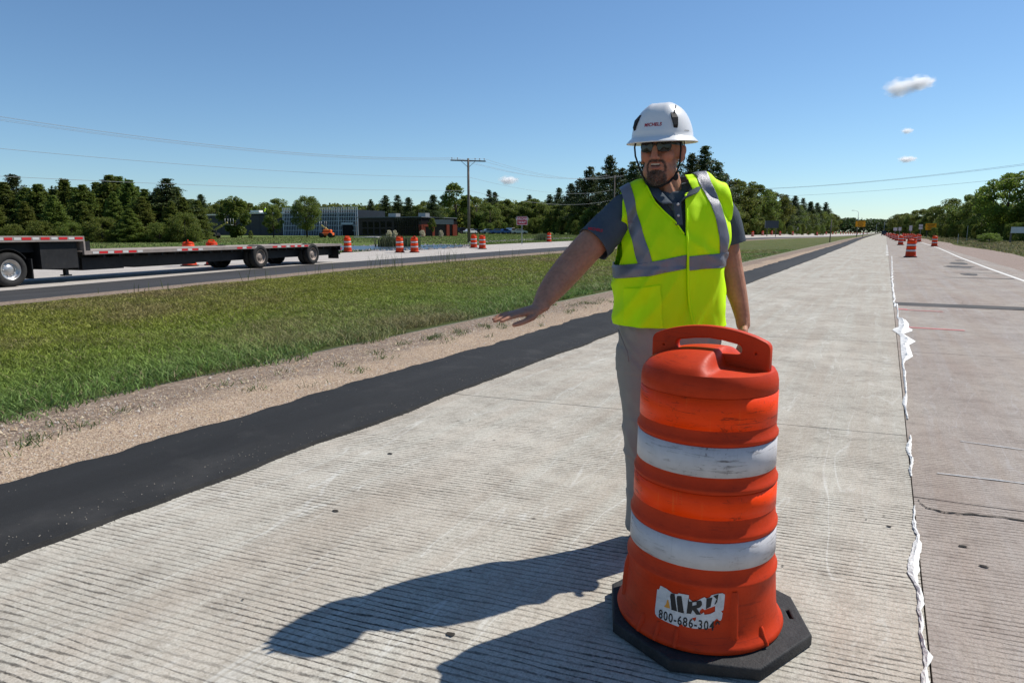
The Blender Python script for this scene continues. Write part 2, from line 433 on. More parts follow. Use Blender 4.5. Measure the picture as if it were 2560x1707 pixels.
strip('far_road', lambda y: (interp(FAR, y, 4), interp(FAR, y, 3)), 6, M_concf, 0)
strip('far_verge', lambda y: (interp(FAR, y, 4) - 2.2, interp(FAR, y, 4)), 2, M_dry, 0)
strip('lawn', lambda y: (-1600, interp(FAR, y, 4) - 2.2), 60, M_lawn, 0)
strip('right_gravel_shoulder', lambda y: (4.45, 7.0 + .4 * math.sin(y * .13)), 4, M_grav2, 0)
strip('right_verge', lambda y: (7.0 + .4 * math.sin(y * .13), 1500), 60, M_dry, 0)

# fresh asphalt laid over the edge of the slabs: wavy both sides, a few centimetres thick
def wavy(y, s, a): return a * (mnoise.noise(Vector((y * 1.1, s, 0))) + .5 * mnoise.noise(Vector((y * 3.7, s, 5))) + .22 * mnoise.noise(Vector((y * 17, s, 9))))
V = []; F = []
ys = list(np.arange(-6, 14, .04)) + list(np.arange(14, 40, .2)) + list(np.arange(40, 120, 1.5)) + list(range(120, 700, 20))
for y in ys:
    y = float(y); amp = 1.0 if y < 60 else 2.0
    a = AX(y) + wavy(y, 1.3, .09 * amp) - (.05 if y < 60 else 0); b = LX(y) + wavy(y, 7.7, .035 * amp)
    for x, z in ((a - .035, -.02), (a, .024), (a + (b - a) * .33, .034), (a + (b - a) * .66, .034), (b - .012, .022), (b + .004, -.004)):
        V.append((x, y, z))
for i in range(len(ys) - 1):
    for k in range(5): F.append((i * 6 + k, i * 6 + k + 1, (i + 1) * 6 + k + 1, (i + 1) * 6 + k))
me = bpy.data.meshes.new('asphalt_shoulder'); me.from_pydata(V, [], F); me.update()
link_mesh('asphalt_shoulder', me, M_asph)['kind'] = 'structure'

# concrete roadway: a bed with slabs laid on it
bed = MB().add([(-3.5, -40, -.06), (4.46, -40, -.06), (4.46, 1700, -.06), (-3.5, 1700, -.06)], [(0, 1, 2, 3)])
M_dark = simple('joint_grime', (.045, .04, .035), .95, .1, var=.4, scale=20, coord='Object')
road = bed.build('roadway', M_dark); road['kind'] = 'structure'
def slab(x0, x1, ya, yb, sk, mat, rnd):
    "slab with ragged, slightly rounded arrises; ya, yb at x=0, skewed by sk"
    N = 14; g = .004
    mb = MB(); top = []; low = []
    xs = [x0 + (x1 - x0) * k / N for k in range(N + 1)]
    near = [(x, ya + sk * x + g + .006 * abs(mnoise.noise(Vector((x * 6, ya, 1))))) for x in xs]
    far = [(x, yb + sk * x - g - .006 * abs(mnoise.noise(Vector((x * 6, yb, 2))))) for x in xs]
    V = [(x, y, .0) for x, y in near] + [(x, y, .0) for x, y in far] + [(x, y - .003, -.05) for x, y in near] + [(x, y + .003, -.05) for x, y in far]
    n = N + 1; F = [(i, i + 1, n + i + 1, n + i) for i in range(N)]
    F += [(2 * n + i, 2 * n + i + 1, i + 1, i) for i in range(N)]
    F += [(n + i, n + i + 1, 3 * n + i + 1, 3 * n + i) for i in range(N)]
    F += [(0, n, 3 * n, 2 * n), (N, 2 * n + N, 3 * n + N, n + N)]
    mb.add(V, F); mb.build('slab', mat, road)
rs = random.Random(3)
JL = [-9.0, -4.2, .52, 5.3, 9.85, 14.4, 19.2, 23.9, 28.6, 33.3, 38, 42.7, 47.4, 52.2, 57, 62, 68, 74, 80]
for a, b in zip(JL[:-1], JL[1:]): slab(-3.34, .232, a, b, .135, M_conc, rs)
JR = [-9, -4.6, -.4, 4.05, 9.2, 15.05, 15.75, 19.6, 24.4, 27.1, 31, 34.2, 37, 41, 46, 51, 56, 62, 68, 74, 80]
for a, b in zip(JR[:-1], JR[1:]):
    slab(.238, 4.45, a, b, .09 if a < 14 else .04, M_patch if abs(a - 15.05) < .1 else M_conc2, rs)
for nm, x0, x1, m in (('far_slabs', -3.8, .232, M_conc), ('far_slabs', .246, 4.45, M_conc2)):
    mb = MB(); y = 80.02
    while y < 1700:
        L_ = 4.7 if y < 200 else 40
        mb.add([(x0, y, 0), (x1, y, 0), (x1, y + L_ - .03, 0), (x0, y + L_ - .03, 0)], [(0, 1, 2, 3)]); y += L_
    mb.build(nm, m, road)['kind'] = 'stuff'
# paint, patches, sealed cracks
def sheet(name, pts, mat, z=.004, parent=None, kind='structure'):
    mb = MB().add([(p[0], p[1], z) for p in pts], [tuple(range(len(pts)))])
    o = mb.build(name, mat, parent); 
    if kind: o['kind'] = kind
    return o
mb = MB(); ys = [-6, 5, 15, 24, 32, 46, 70, 104, 200, 600]
for a, b in zip(ys[:-1], ys[1:]):
    f = lambda y: 3.62 + max(0, y - 40) * .018 * (y < 110) + (1.25 if y >= 110 else 0)
    mb.add([(min(f(a), 4.3) - .055, a, .004), (min(f(a), 4.3) + .055, a, .004), (min(f(b), 4.3) + .055, b, .004), (min(f(b), 4.3) - .055, b, .004)], [(0, 1, 2, 3)])
mb.build('edge_line', M_white)['kind'] = 'structure'
mb = MB()
for k in range(14):   # far road lane stripes
    y = 8 + k * 12.2
    for y_, L_ in ((y, 3.0),):
        x0 = interp(FAR, y_, 3) - 3.75; x1 = interp(FAR, y_ + L_, 3) - 3.75
        z0, z1 = land(x0, y_) + .012, land(x1, y_ + L_) + .012
        mb.add([(x0 - .06, y_, z0), (x0 + .06, y_, z0), (x1 + .06, y_ + L_, z1), (x1 - .06, y_ + L_, z1)], [(0, 1, 2, 3)])
mb.build('lane_stripes', M_white)['kind'] = 'stuff'
def blot(cx, cy, rx, ry, seed, n=26):
    r = random.Random(seed); out = []
    for k in range(n):
        th = 2 * math.pi * k / n; q = 1 + .45 * mnoise.noise(Vector((math.cos(th) * 1.6, math.sin(th) * 1.6, seed)))
        out.append((cx + rx * q * math.cos(th), cy + ry * q * math.sin(th)))
    return out
tar = MB()
for cx, cy, rx, ry, sd_ in [(3.0, 36.6, .35, 1.3, 1), (2.7, 33.0, .5, .9, 2), (2.55, 27.3, .25, .55, 3), (3.3, 40.5, .2, .7, 4)]:
    p = blot(cx, cy, rx, ry, sd_); tar.add([(a, b, .006) for a, b in p], [tuple(range(len(p)))])
for y_, a, b, w in [(38.6, .4, 3.5, .05), (36.0, 1.9, 3.4, .09), (31.0, 2.1, 3.5, .11), (28.2, 2.1, 3.5, .12), (25.1, 1.7, 3.5, .15), (43.5, .5, 3.4, .06)]:
    P = []; 
    for k in range(21):
        x = a + (b - a) * k / 20; P.append((x, y_ + .04 * x, w * (.3 + .7 * k / 20) * (1 + .3 * mnoise.noise(Vector((x * 5, y_, 3))))))
    V = [(x, y - w_, .005) for x, y, w_ in P] + [(x, y + w_, .005) for x, y, w_ in P]
    tar.add(V, [(i, i + 1, 21 + i + 1, 21 + i) for i in range(20)])
o = tar.build('tar_patches', M_patch); o['kind'] = 'structure'
# hairline cracks and small holes near the camera (right lane)
crk = MB()
def crack(pts, w, z=.0045):
    P = []
    for (a, b) in zip(pts[:-1], pts[1:]):
        for k in range(8):
            q = k / 8; x = a[0] + (b[0] - a[0]) * q; y = a[1] + (b[1] - a[1]) * q
            P.append((x + .012 * mnoise.noise(Vector((x * 30, y * 30, 0))), y + .012 * mnoise.noise(Vector((x * 30, y * 30, 4))), w * (.4 + abs(mnoise.noise(Vector((x * 40, y * 40, 7))) * 1.6))))
    V = [(x, y - w_, z) for x, y, w_ in P] + [(x, y + w_, z) for x, y, w_ in P]; n = len(P)
    crk.add(V, [(i, i + 1, n + i + 1, n + i) for i in range(n - 1)])
crack([(.25, 4.02), (.29, 3.93), (.36, 3.9), (.45, 3.93), (.62, 3.97), (.9, 3.97), (1.5, 4.05)], .009)
crack([(1.35, 17.5), (1.5, 16.6), (1.42, 16.0), (1.5, 15.8)], .02)
o = crk.build('crack_lines', M_dark); o['kind'] = 'structure'
hol = MB()
rr = random.Random(8)
for cx, cy, a in [(.47, 3.32, .02), (.41, 3.50, .02), (.12, 3.58, .014), (-1.24, 1.83, .02), (-2.35, 2.45, .02), (-2.68, 3.3, .02)] + [(rr.uniform(-3, .1), rr.uniform(1.5, 12), rr.uniform(.002, .008)) for _ in range(30)]:
    p = blot(cx, cy, a * .9, a * .6, cx * 9, 12); hol.add([(x, y, .0045) for x, y in p], [tuple(range(12))])
hol.build('pock_marks', M_dark)['kind'] = 'stuff'
pk = MB()
for (a, b, y_, w) in [(.30, .45, 14.3, .07), (.42, 1.0, 14.2, .03), (.35, 1.1, 11.6, .04)]:
    pk.add([(a, y_ - w, .005), (b, y_ - w, .005), (b, y_ + w, .005), (a, y_ + w, .005)], [(0, 1, 2, 3)])
pk.build('survey_marks', M_pink)['kind'] = 'structure'
wl = MB()
for (a, b, y0_, y1_, w) in [(.37, .95, 4.55, 4.60, .012), (.55, 1.2, 5.35, 5.30, .01)]:
    N = 16; P = [(a + (b - a) * k / N, y0_ + (y1_ - y0_) * k / N) for k in range(N + 1)]
    V = [(x, y - w * (.4 + abs(mnoise.noise(Vector((x * 22, 1, 1))))), .005) for x, y in P] + [(x, y + w * (.4 + abs(mnoise.noise(Vector((x * 22, 2, 1))))), .005) for x, y in P]
    wl.add(V, [(i, i + 1, N + 2 + i, N + 1 + i) for i in range(N)])
wl.build('chalk_scratches', paint_mat('chalk', (.45, .46, .47), .9))['kind'] = 'structure'

# crumpled white joint sheet standing in the seam between the lanes
def seam_piece(rows, seed):
    V = []; n = 5
    for i, (a, b, yy) in enumerate(rows):
        w = b - a; cxm = (a + b) / 2
        for k in range(n):
            q = k / (n - 1)
            x = a + w * q + .004 * mnoise.noise(Vector((k * 3.1, yy * 30, seed)))
            z = .005 + (.006 + min(.016, w * .2)) * (1 - abs(2 * q - 1)) * (.5 + abs(mnoise.noise(Vector((k * 1.7, yy * 14, seed + 3)))) * 1.6)
            V.append((x, yy + .006 * mnoise.noise(Vector((k * 2.2, yy * 25, seed + 9))), z))
    F = [(i * n + k, i * n + k + 1, (i + 1) * n + k + 1, (i + 1) * n + k) for i in range(len(rows) - 1) for k in range(n - 1)]
    return V, F
def seam_rows(L, ox, oy, s):
    out = []
    for (xa, xb, y) in L:
        k = 2352 / 2560
        p = gp((ox + xa * s) * k, (oy + y * s) * k); q = gp((ox + xb * s) * k, (oy + y * s) * k)
        out.append((p.x, q.x, (p.y + q.y) / 2))
    res = [out[0]]
    for a, b in zip(out[:-1], out[1:]):
        m = max(1, int(abs(b[2] - a[2]) / .02))
        for j in range(1, m + 1):
            t_ = j / m; jx = .004 * mnoise.noise(Vector((a[2] * 9 + j, 3, 1)))
            res.append((a[0] + (b[0] - a[0]) * t_ + jx, a[1] + (b[1] - a[1]) * t_ + jx, a[2] + (b[2] - a[2]) * t_))
    return res
A1 = [(572, 578, 205), (566, 578, 250), (568, 576, 300), (556, 585, 330), (565, 592, 380), (590, 612, 430), (588, 612, 470), (566, 630, 490), (564, 628, 530), (540, 612, 600), (519, 608, 690), (530, 603, 740), (566, 600, 800), (590, 618, 840), (600, 640, 890), (600, 645, 960), (598, 628, 1010), (612, 640, 1060), (622, 646, 1130), (612, 632, 1190), (622, 640, 1230), (634, 660, 1290), (640, 668, 1310), (642, 712, 1365), (648, 692, 1410), (655, 672, 1465), (636, 684, 1500), (626, 692, 1600)]
A2 = [(128, 142, 0), (140, 146, 60), (134, 148, 110), (150, 205, 128), (148, 232, 160), (150, 228, 188), (112, 258, 202), (100, 255, 215), (140, 190, 240), (163, 215, 258), (163, 285, 298), (165, 232, 330), (168, 250, 380), (172, 262, 420), (176, 205, 455), (174, 190, 480), (182, 196, 520), (186, 208, 550), (188, 204, 600), (195, 213, 640), (200, 214, 690), (206, 214, 720), (190, 218, 750), (178, 214, 795), (195, 208, 830), (206, 218, 880), (216, 228, 925)]
A3 = [(238, 246, 1058), (236, 252, 1090), (212, 252, 1130), (209, 246, 1170), (222, 248, 1200), (243, 264, 1240), (246, 264, 1280), (230, 252, 1325), (244, 256, 1385)]
sm = MB()
for L_, a_, seed in ((seam_rows(A1, 2100, 1200, 460 / 1423), 1, 1), (seam_rows(A2, 2200, 760, .3125), 2, 2), (seam_rows(A3, 2200, 760, .3125), 3, 3)):
    V, F = seam_piece(L_, seed); sm.add(V, F, 0, False)
rows = []; y = 14.6
while y < 46:
    w = .02 + .1 * abs(mnoise.noise(Vector((y * 1.9, 4, 4)))) ** 1.2 + (.04 if y < 30 else 0) * abs(mnoise.noise(Vector((y * 5, 4, 4)))); c = .262 + .05 * mnoise.noise(Vector((y * 1.3, 8, 4))) + max(0, y - 22) * .006
    rows.append((c - w / 2, c + w / 2, y)); y += .18
V, F = seam_piece(rows, 5); sm.add(V, F, 0, False)
M_sheet = simple('crumpled_white_sheet', (.78, .76, .72), .6, .3, var=.12, scale=20, bump=.4, bscale=70, dirt=.35, dirtcol=(.4, .36, .3))
o = sm.build('joint_sheet', M_sheet)
md = o.modifiers.new('thick', 'SOLIDIFY'); md.thickness = .0015
tag(o, 'torn strip of white sheeting sticking out of the seam between the two lanes', 'plastic strip')
rows = []
mb = MB()
for k in range(10):   # pale dashes further along the seam
    y = 47 + k * 4.1; mb.add([(.10, y, .008), (.24, y, .008), (.26, y + 1.1, .02), (.12, y + 1.1, .012)], [(0, 1, 2, 3)])
o = mb.build('seam_scraps', M_sheet); o['kind'] = 'stuff'

# crumbs of asphalt and grit along both ragged edges
rr = random.Random(21); cb = MB(); ct = MB()
for k in range(1800):
    y = 1.2 + 16 * rr.random() ** 1.5; left = rr.random() < .6
    x = (AX(y) + wavy(y, 1.3, .09) - .05 - abs(rr.gauss(0, .05)) if left else LX(y) + wavy(y, 7.7, .035) + abs(rr.gauss(0, .012)) - .01)
    s_ = rr.uniform(.002, .006) * (1.8 if rr.random() < .06 else 1); z0 = -.012 if left else .0
    a0 = rr.random() * 6
    p = [(x + s_ * math.cos(a0 + q), y + s_ * math.sin(a0 + q) * rr.uniform(.6, 1.2), z0) for q in (0, 1.6, 3.2, 4.7)] + [(x, y, z0 + s_ * .9)]
    cb.add(p, [(0, 1, 4), (1, 2, 4), (2, 3, 4), (3, 0, 4)])
for k in range(700):
    y = 1.2 + 12 * rr.random() ** 1.4; x = rr.uniform(AX(y) + .08, LX(y) - .03) if rr.random() < .5 else LX(y) - abs(rr.gauss(0, .18)) - .02
    s_ = rr.uniform(.0015, .004); z0 = .03; a0 = rr.random() * 6
    p = [(x + s_ * math.cos(a0 + q), y + s_ * math.sin(a0 + q), z0) for q in (0, 2.1, 4.2)] + [(x, y, z0 + s_ * 1.2)]
    ct.add(p, [(0, 1, 3), (1, 2, 3), (2, 0, 3)])
tag(cb.build('asphalt_crumbs', simple('crumb', (.03, .028, .027), .9, .2)), 'black crumbs fallen along the edges of the fresh asphalt', 'gravel', kind='stuff')
tag(ct.build('grit', simple('pale_grit', (.4, .35, .28), .9, .2)), 'pale grit scattered on the black asphalt', 'gravel', kind='stuff')
# ------------------------------------------------------------------ vegetation
def leaf_mat(name, base, hue=.12, trans=.3):
    t = NT(name)
    a = t.n('ShaderNodeAttribute'); a.attribute_name = 'tint'
    oi = t.n('ShaderNodeObjectInfo')
    c = t.mix(1.0, base, a.outputs['Color'], 'MULTIPLY')
    hs = t.n('ShaderNodeHueSaturation'); t.l(c, hs.inputs['Color'])
    t.l(t.math('ADD', t.math('MULTIPLY', oi.outputs['Random'], .035), .485), hs.inputs['Hue'])
    t.l(t.math('ADD', t.math('MULTIPLY', oi.outputs['Random'], .35), .85), hs.inputs['Value'])
    d = t.n('ShaderNodeBsdfPrincipled'); t.l(hs.outputs[0], d.inputs['Base Color']); d.inputs['Roughness'].default_value = .6; d.inputs['Specular IOR Level'].default_value = .25
    tr = t.n('ShaderNodeBsdfTranslucent'); t.l(hs.outputs[0], tr.inputs[0])
    m = t.n('ShaderNodeMixShader'); m.inputs[0].default_value = trans; t.l(d.outputs[0], m.inputs[1]); t.l(tr.outputs[0], m.inputs[2])
    return t.done(m.outputs[0])
M_pine = leaf_mat('pine_needles', (.062, .090, .030))
M_leaf = leaf_mat('broad_leaves', (.14, .18, .036), trans=.45)
M_fir = leaf_mat('fir_foliage', (.125, .17, .035), trans=.45)
M_leafb = leaf_mat('bright_leaves', (.17, .25, .04), trans=.45)
M_bark = simple('bark', (.075, .06, .048), .95, .1, var=.35, scale=6, bump=.5, bscale=20)

def leaves(C, S, rng, flat=0.0, aspect=1.0):
    "random triangles-pairs at centres C (N,3) with sizes S; returns V, F"
    N = len(C)
    n = rng.normal(size=(N, 3)); n[:, 2] = n[:, 2] * (1 - flat) + flat * np.sign(n[:, 2] + 1e-6) * 2
    n /= np.linalg.norm(n, axis=1)[:, None]
    r = rng.normal(size=(N, 3)); a = np.cross(n, r); a /= np.linalg.norm(a, axis=1)[:, None]; b = np.cross(n, a)
    S = S[:, None]
    V = np.stack([C - a * S * .5 * aspect, C + b * S * .5, C + a * S * .6 * aspect, C - b * S * .45], 1).reshape(-1, 3)
    i = np.arange(N)[:, None] * 4
    F = np.concatenate([i + np.array([0, 1, 2]), i + np.array([0, 2, 3])], 0)
    return V, F
def tint(N, rng, lo=.62, hi=1.35, per=4):
    v = rng.uniform(lo, hi, N)[:, None]; y = rng.uniform(-.12, .22, N)[:, None]
    c = np.concatenate([v * (1 + y), v, v * (1 - y)], 1)
    return np.repeat(c, per, 0)
def conifer(seed, H=10.0, R=2.6, dens=1.0, gap=.25, low=.06, top=.5, pw=.72, spires=0):
    rng = np.random.default_rng(seed); rd = random.Random(seed)
    C = []; S = []; br = MB()
    br.tube([(0, 0, 0), (.1, 0, H * .5), (0, .05, H * .98)], [.17, .11, .02], 7)
    z = H * low
    while z < H * .985:
        q = z / H; L = R * (1 - q) ** pw * (.75 + .45 * rd.random()) + .18
        nb = 5 if q < .8 else 4
        off = rd.random() * 6.28
        for k in range(nb):
            if rd.random() < gap * (1 - .5 * q): continue
            th = off + 6.283 * k / nb + rd.uniform(-.3, .3); l = L * rd.uniform(.65, 1.15)
            up = .12 + .5 * q + rd.uniform(-.12, .12)
            d = np.array([math.cos(th), math.sin(th), up])
            if l > .6: br.tube([(0, 0, z), tuple(np.array([0, 0, z]) + d * l * .85)], [.035, .01], 4, cap=False)
            m = int((6 + 26 * l) * dens * 2.3)
            t_ = rng.uniform(.15, 1.05, m) ** .8
            w = .16 + .22 * l * (1 - np.abs(t_ - .6))
            P = np.array([0, 0, z]) + d * (t_ * l)[:, None] + rng.normal(size=(m, 3)) * np.stack([w * .55, w * .55, w * .3], 1)
            C.append(P); S.append(rng.uniform(.10, .24, m))
        z += H * .034 * (1 - .45 * q) * rd.uniform(.8, 1.25)
    for k in range(spires):      # side leaders that break up the outline
        th = rd.random() * 6.28; rr_ = rd.uniform(.5, 1.4); zt_ = H * rd.uniform(.70, .93); zb_ = H * .4; m = int(420 * dens / 2)
        q = rng.uniform(0, 1, m); w = (1 - q) ** .8 * .75 + .06
        P = np.stack([rr_ * math.cos(th) + rng.normal(size=m) * w * .5, rr_ * math.sin(th) + rng.normal(size=m) * w * .5, zb_ + (zt_ - zb_) * q], 1)
        C.append(P); S.append(rng.uniform(.10, .24, m))
    C = np.concatenate(C); S = np.concatenate(S)
    V, F = leaves(C, S, rng, .35, .8)
    return np_mesh('pine_crown', V, F, None, False, tint(len(C), rng)), br.mesh('pine_trunk')
def broadleaf(seed, H=10.0, R=3.2, base=.12, nclump=44, per=110, leafs=.3, shape=1.0, spread=1.0, lobes=.36, vert=1.0):
    rng = np.random.default_rng(seed); rd = random.Random(seed)
    br = MB(); br.tube([(0, 0, 0), (.15, .05, H * .35), (0, 0, H * .8)], [.2, .15, .04], 7)
    C = []; S = []
    zc = H * (base + (1 - base) * .5); hz = H * (1 - base) * .5
    for k in range(nclump):
        u = rd.uniform(-1, 1); th = rd.random() * 6.283 + k
        rr = math.sqrt(max(0, 1 - abs(u) ** (2.2 * shape))); f = rd.uniform(.45, 1.0) ** .6
        c = np.array([R * rr * f * math.cos(th), R * rr * f * math.sin(th), zc + hz * u * .9])
        cr = R * rd.uniform(.22, lobes + .08) * spread
        if rd.random() < .5: br.tube([(0, 0, max(H * .15, c[2] * .6)), tuple(c)], [.06, .015], 4, cap=False)
        m = int(per * 2.4 * rd.uniform(.7, 1.3))
        p = rng.normal(size=(m, 3)); p /= np.linalg.norm(p, axis=1)[:, None]; p *= (rng.uniform(.15, 1, m) ** .45)[:, None]
        p = p * np.array([1 / vert ** .5, 1 / vert ** .5, .8 * vert]) * cr
        C.append(c + p); S.append(rng.uniform(.45, 1.0, m) * leafs)
    C = np.concatenate(C); S = np.concatenate(S)
    C[:, 2] = np.maximum(C[:, 2], H * .02)
    V, F = leaves(C, S, rng, .15)
    return np_mesh('tree_crown', V, F, None, False, tint(len(C), rng)), br.mesh('tree_trunk')
KIND = {
 'pine': [conifer(11, R=2.9, pw=.9), conifer(12, R=2.5, gap=.35, pw=.95), conifer(13, R=3.4, gap=.3, dens=1.15, pw=.95)],
 'rough_pine': [conifer(21, R=3.7, gap=.55, low=.2, dens=1.1, pw=.85), conifer(22, R=3.3, gap=.5, low=.15, dens=1.2, pw=.9)],
 'fir': [conifer(81, R=2.9, gap=.08, dens=2.3, low=.0, pw=.95, spires=4), conifer(82, R=2.5, gap=.12, dens=2.3, low=.0, pw=.9, spires=5), conifer(83, R=3.2, gap=.1, dens=2.1, low=.0, pw=1.0, spires=3)],
 'broad': [broadleaf(31), broadleaf(32, R=3.6, nclump=52, base=.08), broadleaf(33, R=2.7, base=.05), broadleaf(34, R=3.0, base=.1, shape=.7)],
 'spiky': [broadleaf(41, R=2.4, base=.03, nclump=60, per=80, shape=.45, lobes=.26, vert=1.9), broadleaf(42, R=2.1, base=.03, nclump=60, per=80, shape=.4, lobes=.24, vert=2.0)],
 'shrub': [broadleaf(51, H=10, R=5.0, base=.0, nclump=46, per=90, leafs=.42), broadleaf(52, H=10, R=4.5, base=.0, nclump=40, per=90, leafs=.42)],
 'tall': [broadleaf(61, R=2.0, base=.3, nclump=34, per=90, shape=.8, lobes=.42)],
 'round': [broadleaf(71, R=3.4, base=.17, nclump=70, per=110, leafs=.24, lobes=.3)],
}
tree_n = 0
def tree(kind, x, y, H, w=1.0, mat=None, label=None, group=None, z=None, cat='tree', name=None, rot=None):
    global tree_n
    tree_n += 1; rd = random.Random(tree_n * 7 + 1)
    cm, tm = KIND[kind][tree_n % len(KIND[kind])]
    mat = mat or (M_pine if 'pine' in kind else M_leaf)
    nm = name or ('pine_tree' if 'pine' in kind else ('shrub' if kind == 'shrub' else 'tree'))
    s = H / 10.0
    o = empty(nm, (x, y, (land(x, y) if z is None else z) - .05), rd.random() * 6.28 if rot is None else rot, label, cat, group)
    o.scale = (s * w, s * w, s)
    for me, pn, mt in ((tm, 'trunk', M_bark), (cm, 'crown', mat)):
        c = bpy.data.objects.new(pn, me); col.objects.link(c); c.parent = o
        if not me.materials: me.materials.append(mt)
        if me.materials[0] != mt:
            c.material_slots[0].link = 'OBJECT'; c.material_slots[0].material = mt
    return o
def tree_at(kind, px, D, ytop, w=1.0, **k):
    "tree standing D metres ahead on the measured bearing, as tall as its measured top"
    p = dp(px, 533, D); q = dp(px, ytop, D); z = land(p.x, p.y)
    return tree(kind, p.x, p.y, max(1.2, q.z - z), w, **k)

G_left = 'dense trees behind the flatbed trailer'
LT = [  # kind, bearing, distance, top, width, label
 ('fir', -30, 84, 424, 1.7, 'broad dark tree at the far left edge of the wood behind the trailer'),
 ('pine', 42, 86, 398, 1.15, 'pointed evergreen standing above the left end of the wood'),
 ('fir', 98, 82, 422, 1.8, None), ('fir', 158, 84, 410, 1.5, 'tree with a knobbly top, third peak from the left in the wood'),
 ('fir', 200, 80, 424, 1.7, None), ('fir', 262, 83, 401, 1.6, 'tall tree with several feathery spikes in the middle of the left wood'),
 ('fir', 305, 82, 412, 1.5, None), ('fir', 340, 80, 434, 1.7, None), ('pine', 392, 81, 410, 1.5, 'tall dark evergreen at the right end of the wood behind the trailer'),
 ('fir', 425, 79, 452, 1.4, 'rounded bright edge tree sloping down to the right beside the long low building')]
for kd, px, D, yt, w, lb in LT: tree_at(kd, px, D, yt, w * (.95 if kd == 'fir' else 1.25), mat=(M_fir if kd == 'fir' else None), label=lb or 'leafy tree in the close wood behind the trailer deck', group=None if lb else G_left)
for px, yt in ((20, 418), (70, 430), (128, 434), (180, 430), (232, 418), (283, 404), (322, 428), (368, 432), (410, 428), (-60, 425), (-100, 430), (-150, 420)):
    tree_at('fir', px, 84, yt, 1.35, mat=M_fir, label='pointed leafy tree between the tallest spires of the left wood', group='secondary spires of the left wood')
for px, D, yt, w_ in [(-5, 76, 468, .8), (30, 74, 515, 1.2), (62, 77, 462, .7), (95, 74, 508, 1.2), (130, 76, 448, .7), (165, 74, 512, 1.2), (200, 77, 470, .7), (235, 74, 500, 1.1), (268, 76, 440, .6), (300, 74, 478, .9), (332, 76, 452, .7), (365, 74, 512, 1.2), (398, 77, 462, .7), (425, 75, 490, .9), (448, 75, 522, 1.2), (-45, 76, 460, .8), (-90, 76, 490, 1.2), (-150, 76, 470, 1.2)]:
    tree_at('fir' if yt < 482 else 'shrub', px, D, yt, w_ * (1.9 if yt < 482 else 1), name='shrub', mat=M_leaf, label='low leafy growth along the front foot of the left wood', group='undergrowth in front of the left wood', cat='bush')
rd = random.Random(5)
for px in range(-420, 470, 20): tree_at('fir', px + rd.uniform(-12, 12), 92 + rd.uniform(0, 14), 446 + rd.uniform(-10, 14) + (14 if px > 400 else 0), 1.5, mat=M_fir, label='tree filling the wood behind the front row on the left', group='back rows of the left wood')
# behind the buildings
BK = [('pine', 467, 205, 445, 1.25, 'lone pointed evergreen rising left of the long grey building'), ('broad', 520, 215, 459, 1.3, None), ('broad', 560, 215, 462, 1.2, None), ('broad', 632, 205, 458, 1.4, None),
 ('broad', 600, 215, 468, 1.2, None), ('broad', 672, 215, 474, 1.2, None), ('pine', 690, 225, 470, 1.4, None), ('broad', 498, 200, 470, 1.2, None), ('broad', 745, 215, 476, 1.1, None), ('broad', 768, 215, 479, 1.1, None), ('broad', 800, 210, 484, 1.2, None), ('broad', 825, 200, 480, 1.1, None),
 ('rough_pine', 854, 190, 457, .9, 'spindly pine with layered branches left of the wide pine clump'), ('pine', 888, 185, 449, 1.4, 'left crown of the wide dark pine clump behind the low dark building'), ('pine', 915, 188, 448, 1.5, 'middle crown of the wide dark pine clump behind the low dark building'), ('pine', 940, 185, 452, 1.3, 'right crown of the wide dark pine clump behind the low dark building'),
 ('broad', 962, 180, 468, 1.2, None), ('broad', 978, 190, 462, 1.1, None), ('pine', 996, 140, 446, 1.25, 'full green pine standing in front of the red building wing'), ('broad', 1020, 180, 462, 1.2, None),
 ('tall', 1049, 150, 420, 1.35, 'tall dark broadleaf tree with a mop top just left of the utility pole'), ('broad', 1066, 165, 455, 1.2, None), ('broad', 1095, 140, 452, 1.3, None), ('pine', 1124, 165, 436, 1.25, 'pair of pointed evergreen crowns just right of the utility pole'), ('pine', 1137, 168, 440, 1.1, None), ('broad', 1160, 150, 458, 1.3, None),
 ('broad', 1200, 140, 462, 1.3, None), ('broad', 1232, 135, 458, 1.25, None), ('pine', 1216, 170, 448, 1.2, None), ('rough_pine', 1262, 165, 446, 1.1, None), ('pine', 1283, 160, 430, 1.0, 'slim pointed evergreen above the round broadleaf trees behind the sign')]
for kd, px, D, yt, w, lb in BK: tree_at(kd, px, D + (85 if px > 1055 else 0), yt, w, label=lb or 'tree in the belt behind the buildings and parked cars', group=None if lb else 'tree belt behind the buildings')
tree_at('round', 705, 118, 449, 1.0, label='round street tree standing before the steel frame building'); 
tree_at('spiky', 541, 112, 452, 1.7, label='tall leafy tree before the grey building, left of the roof workers')
tree_at('broad', 628, 116, 470, .95, label='darker leafy tree between the roof workers and the round tree')
tree_at('shrub', 470, 98, 524, .8, mat=M_leaf, label='bushy thicket beside the left yellow boom', cat='bush')
tree_at('shrub', 575, 104, 535, .6, mat=M_leaf, label='low scrub at the foot of the tall leafy tree', cat='bush')
tree_at('tall', 992, 110, 500, .9, label='thin young tree with a bare trunk in front of the red wall')
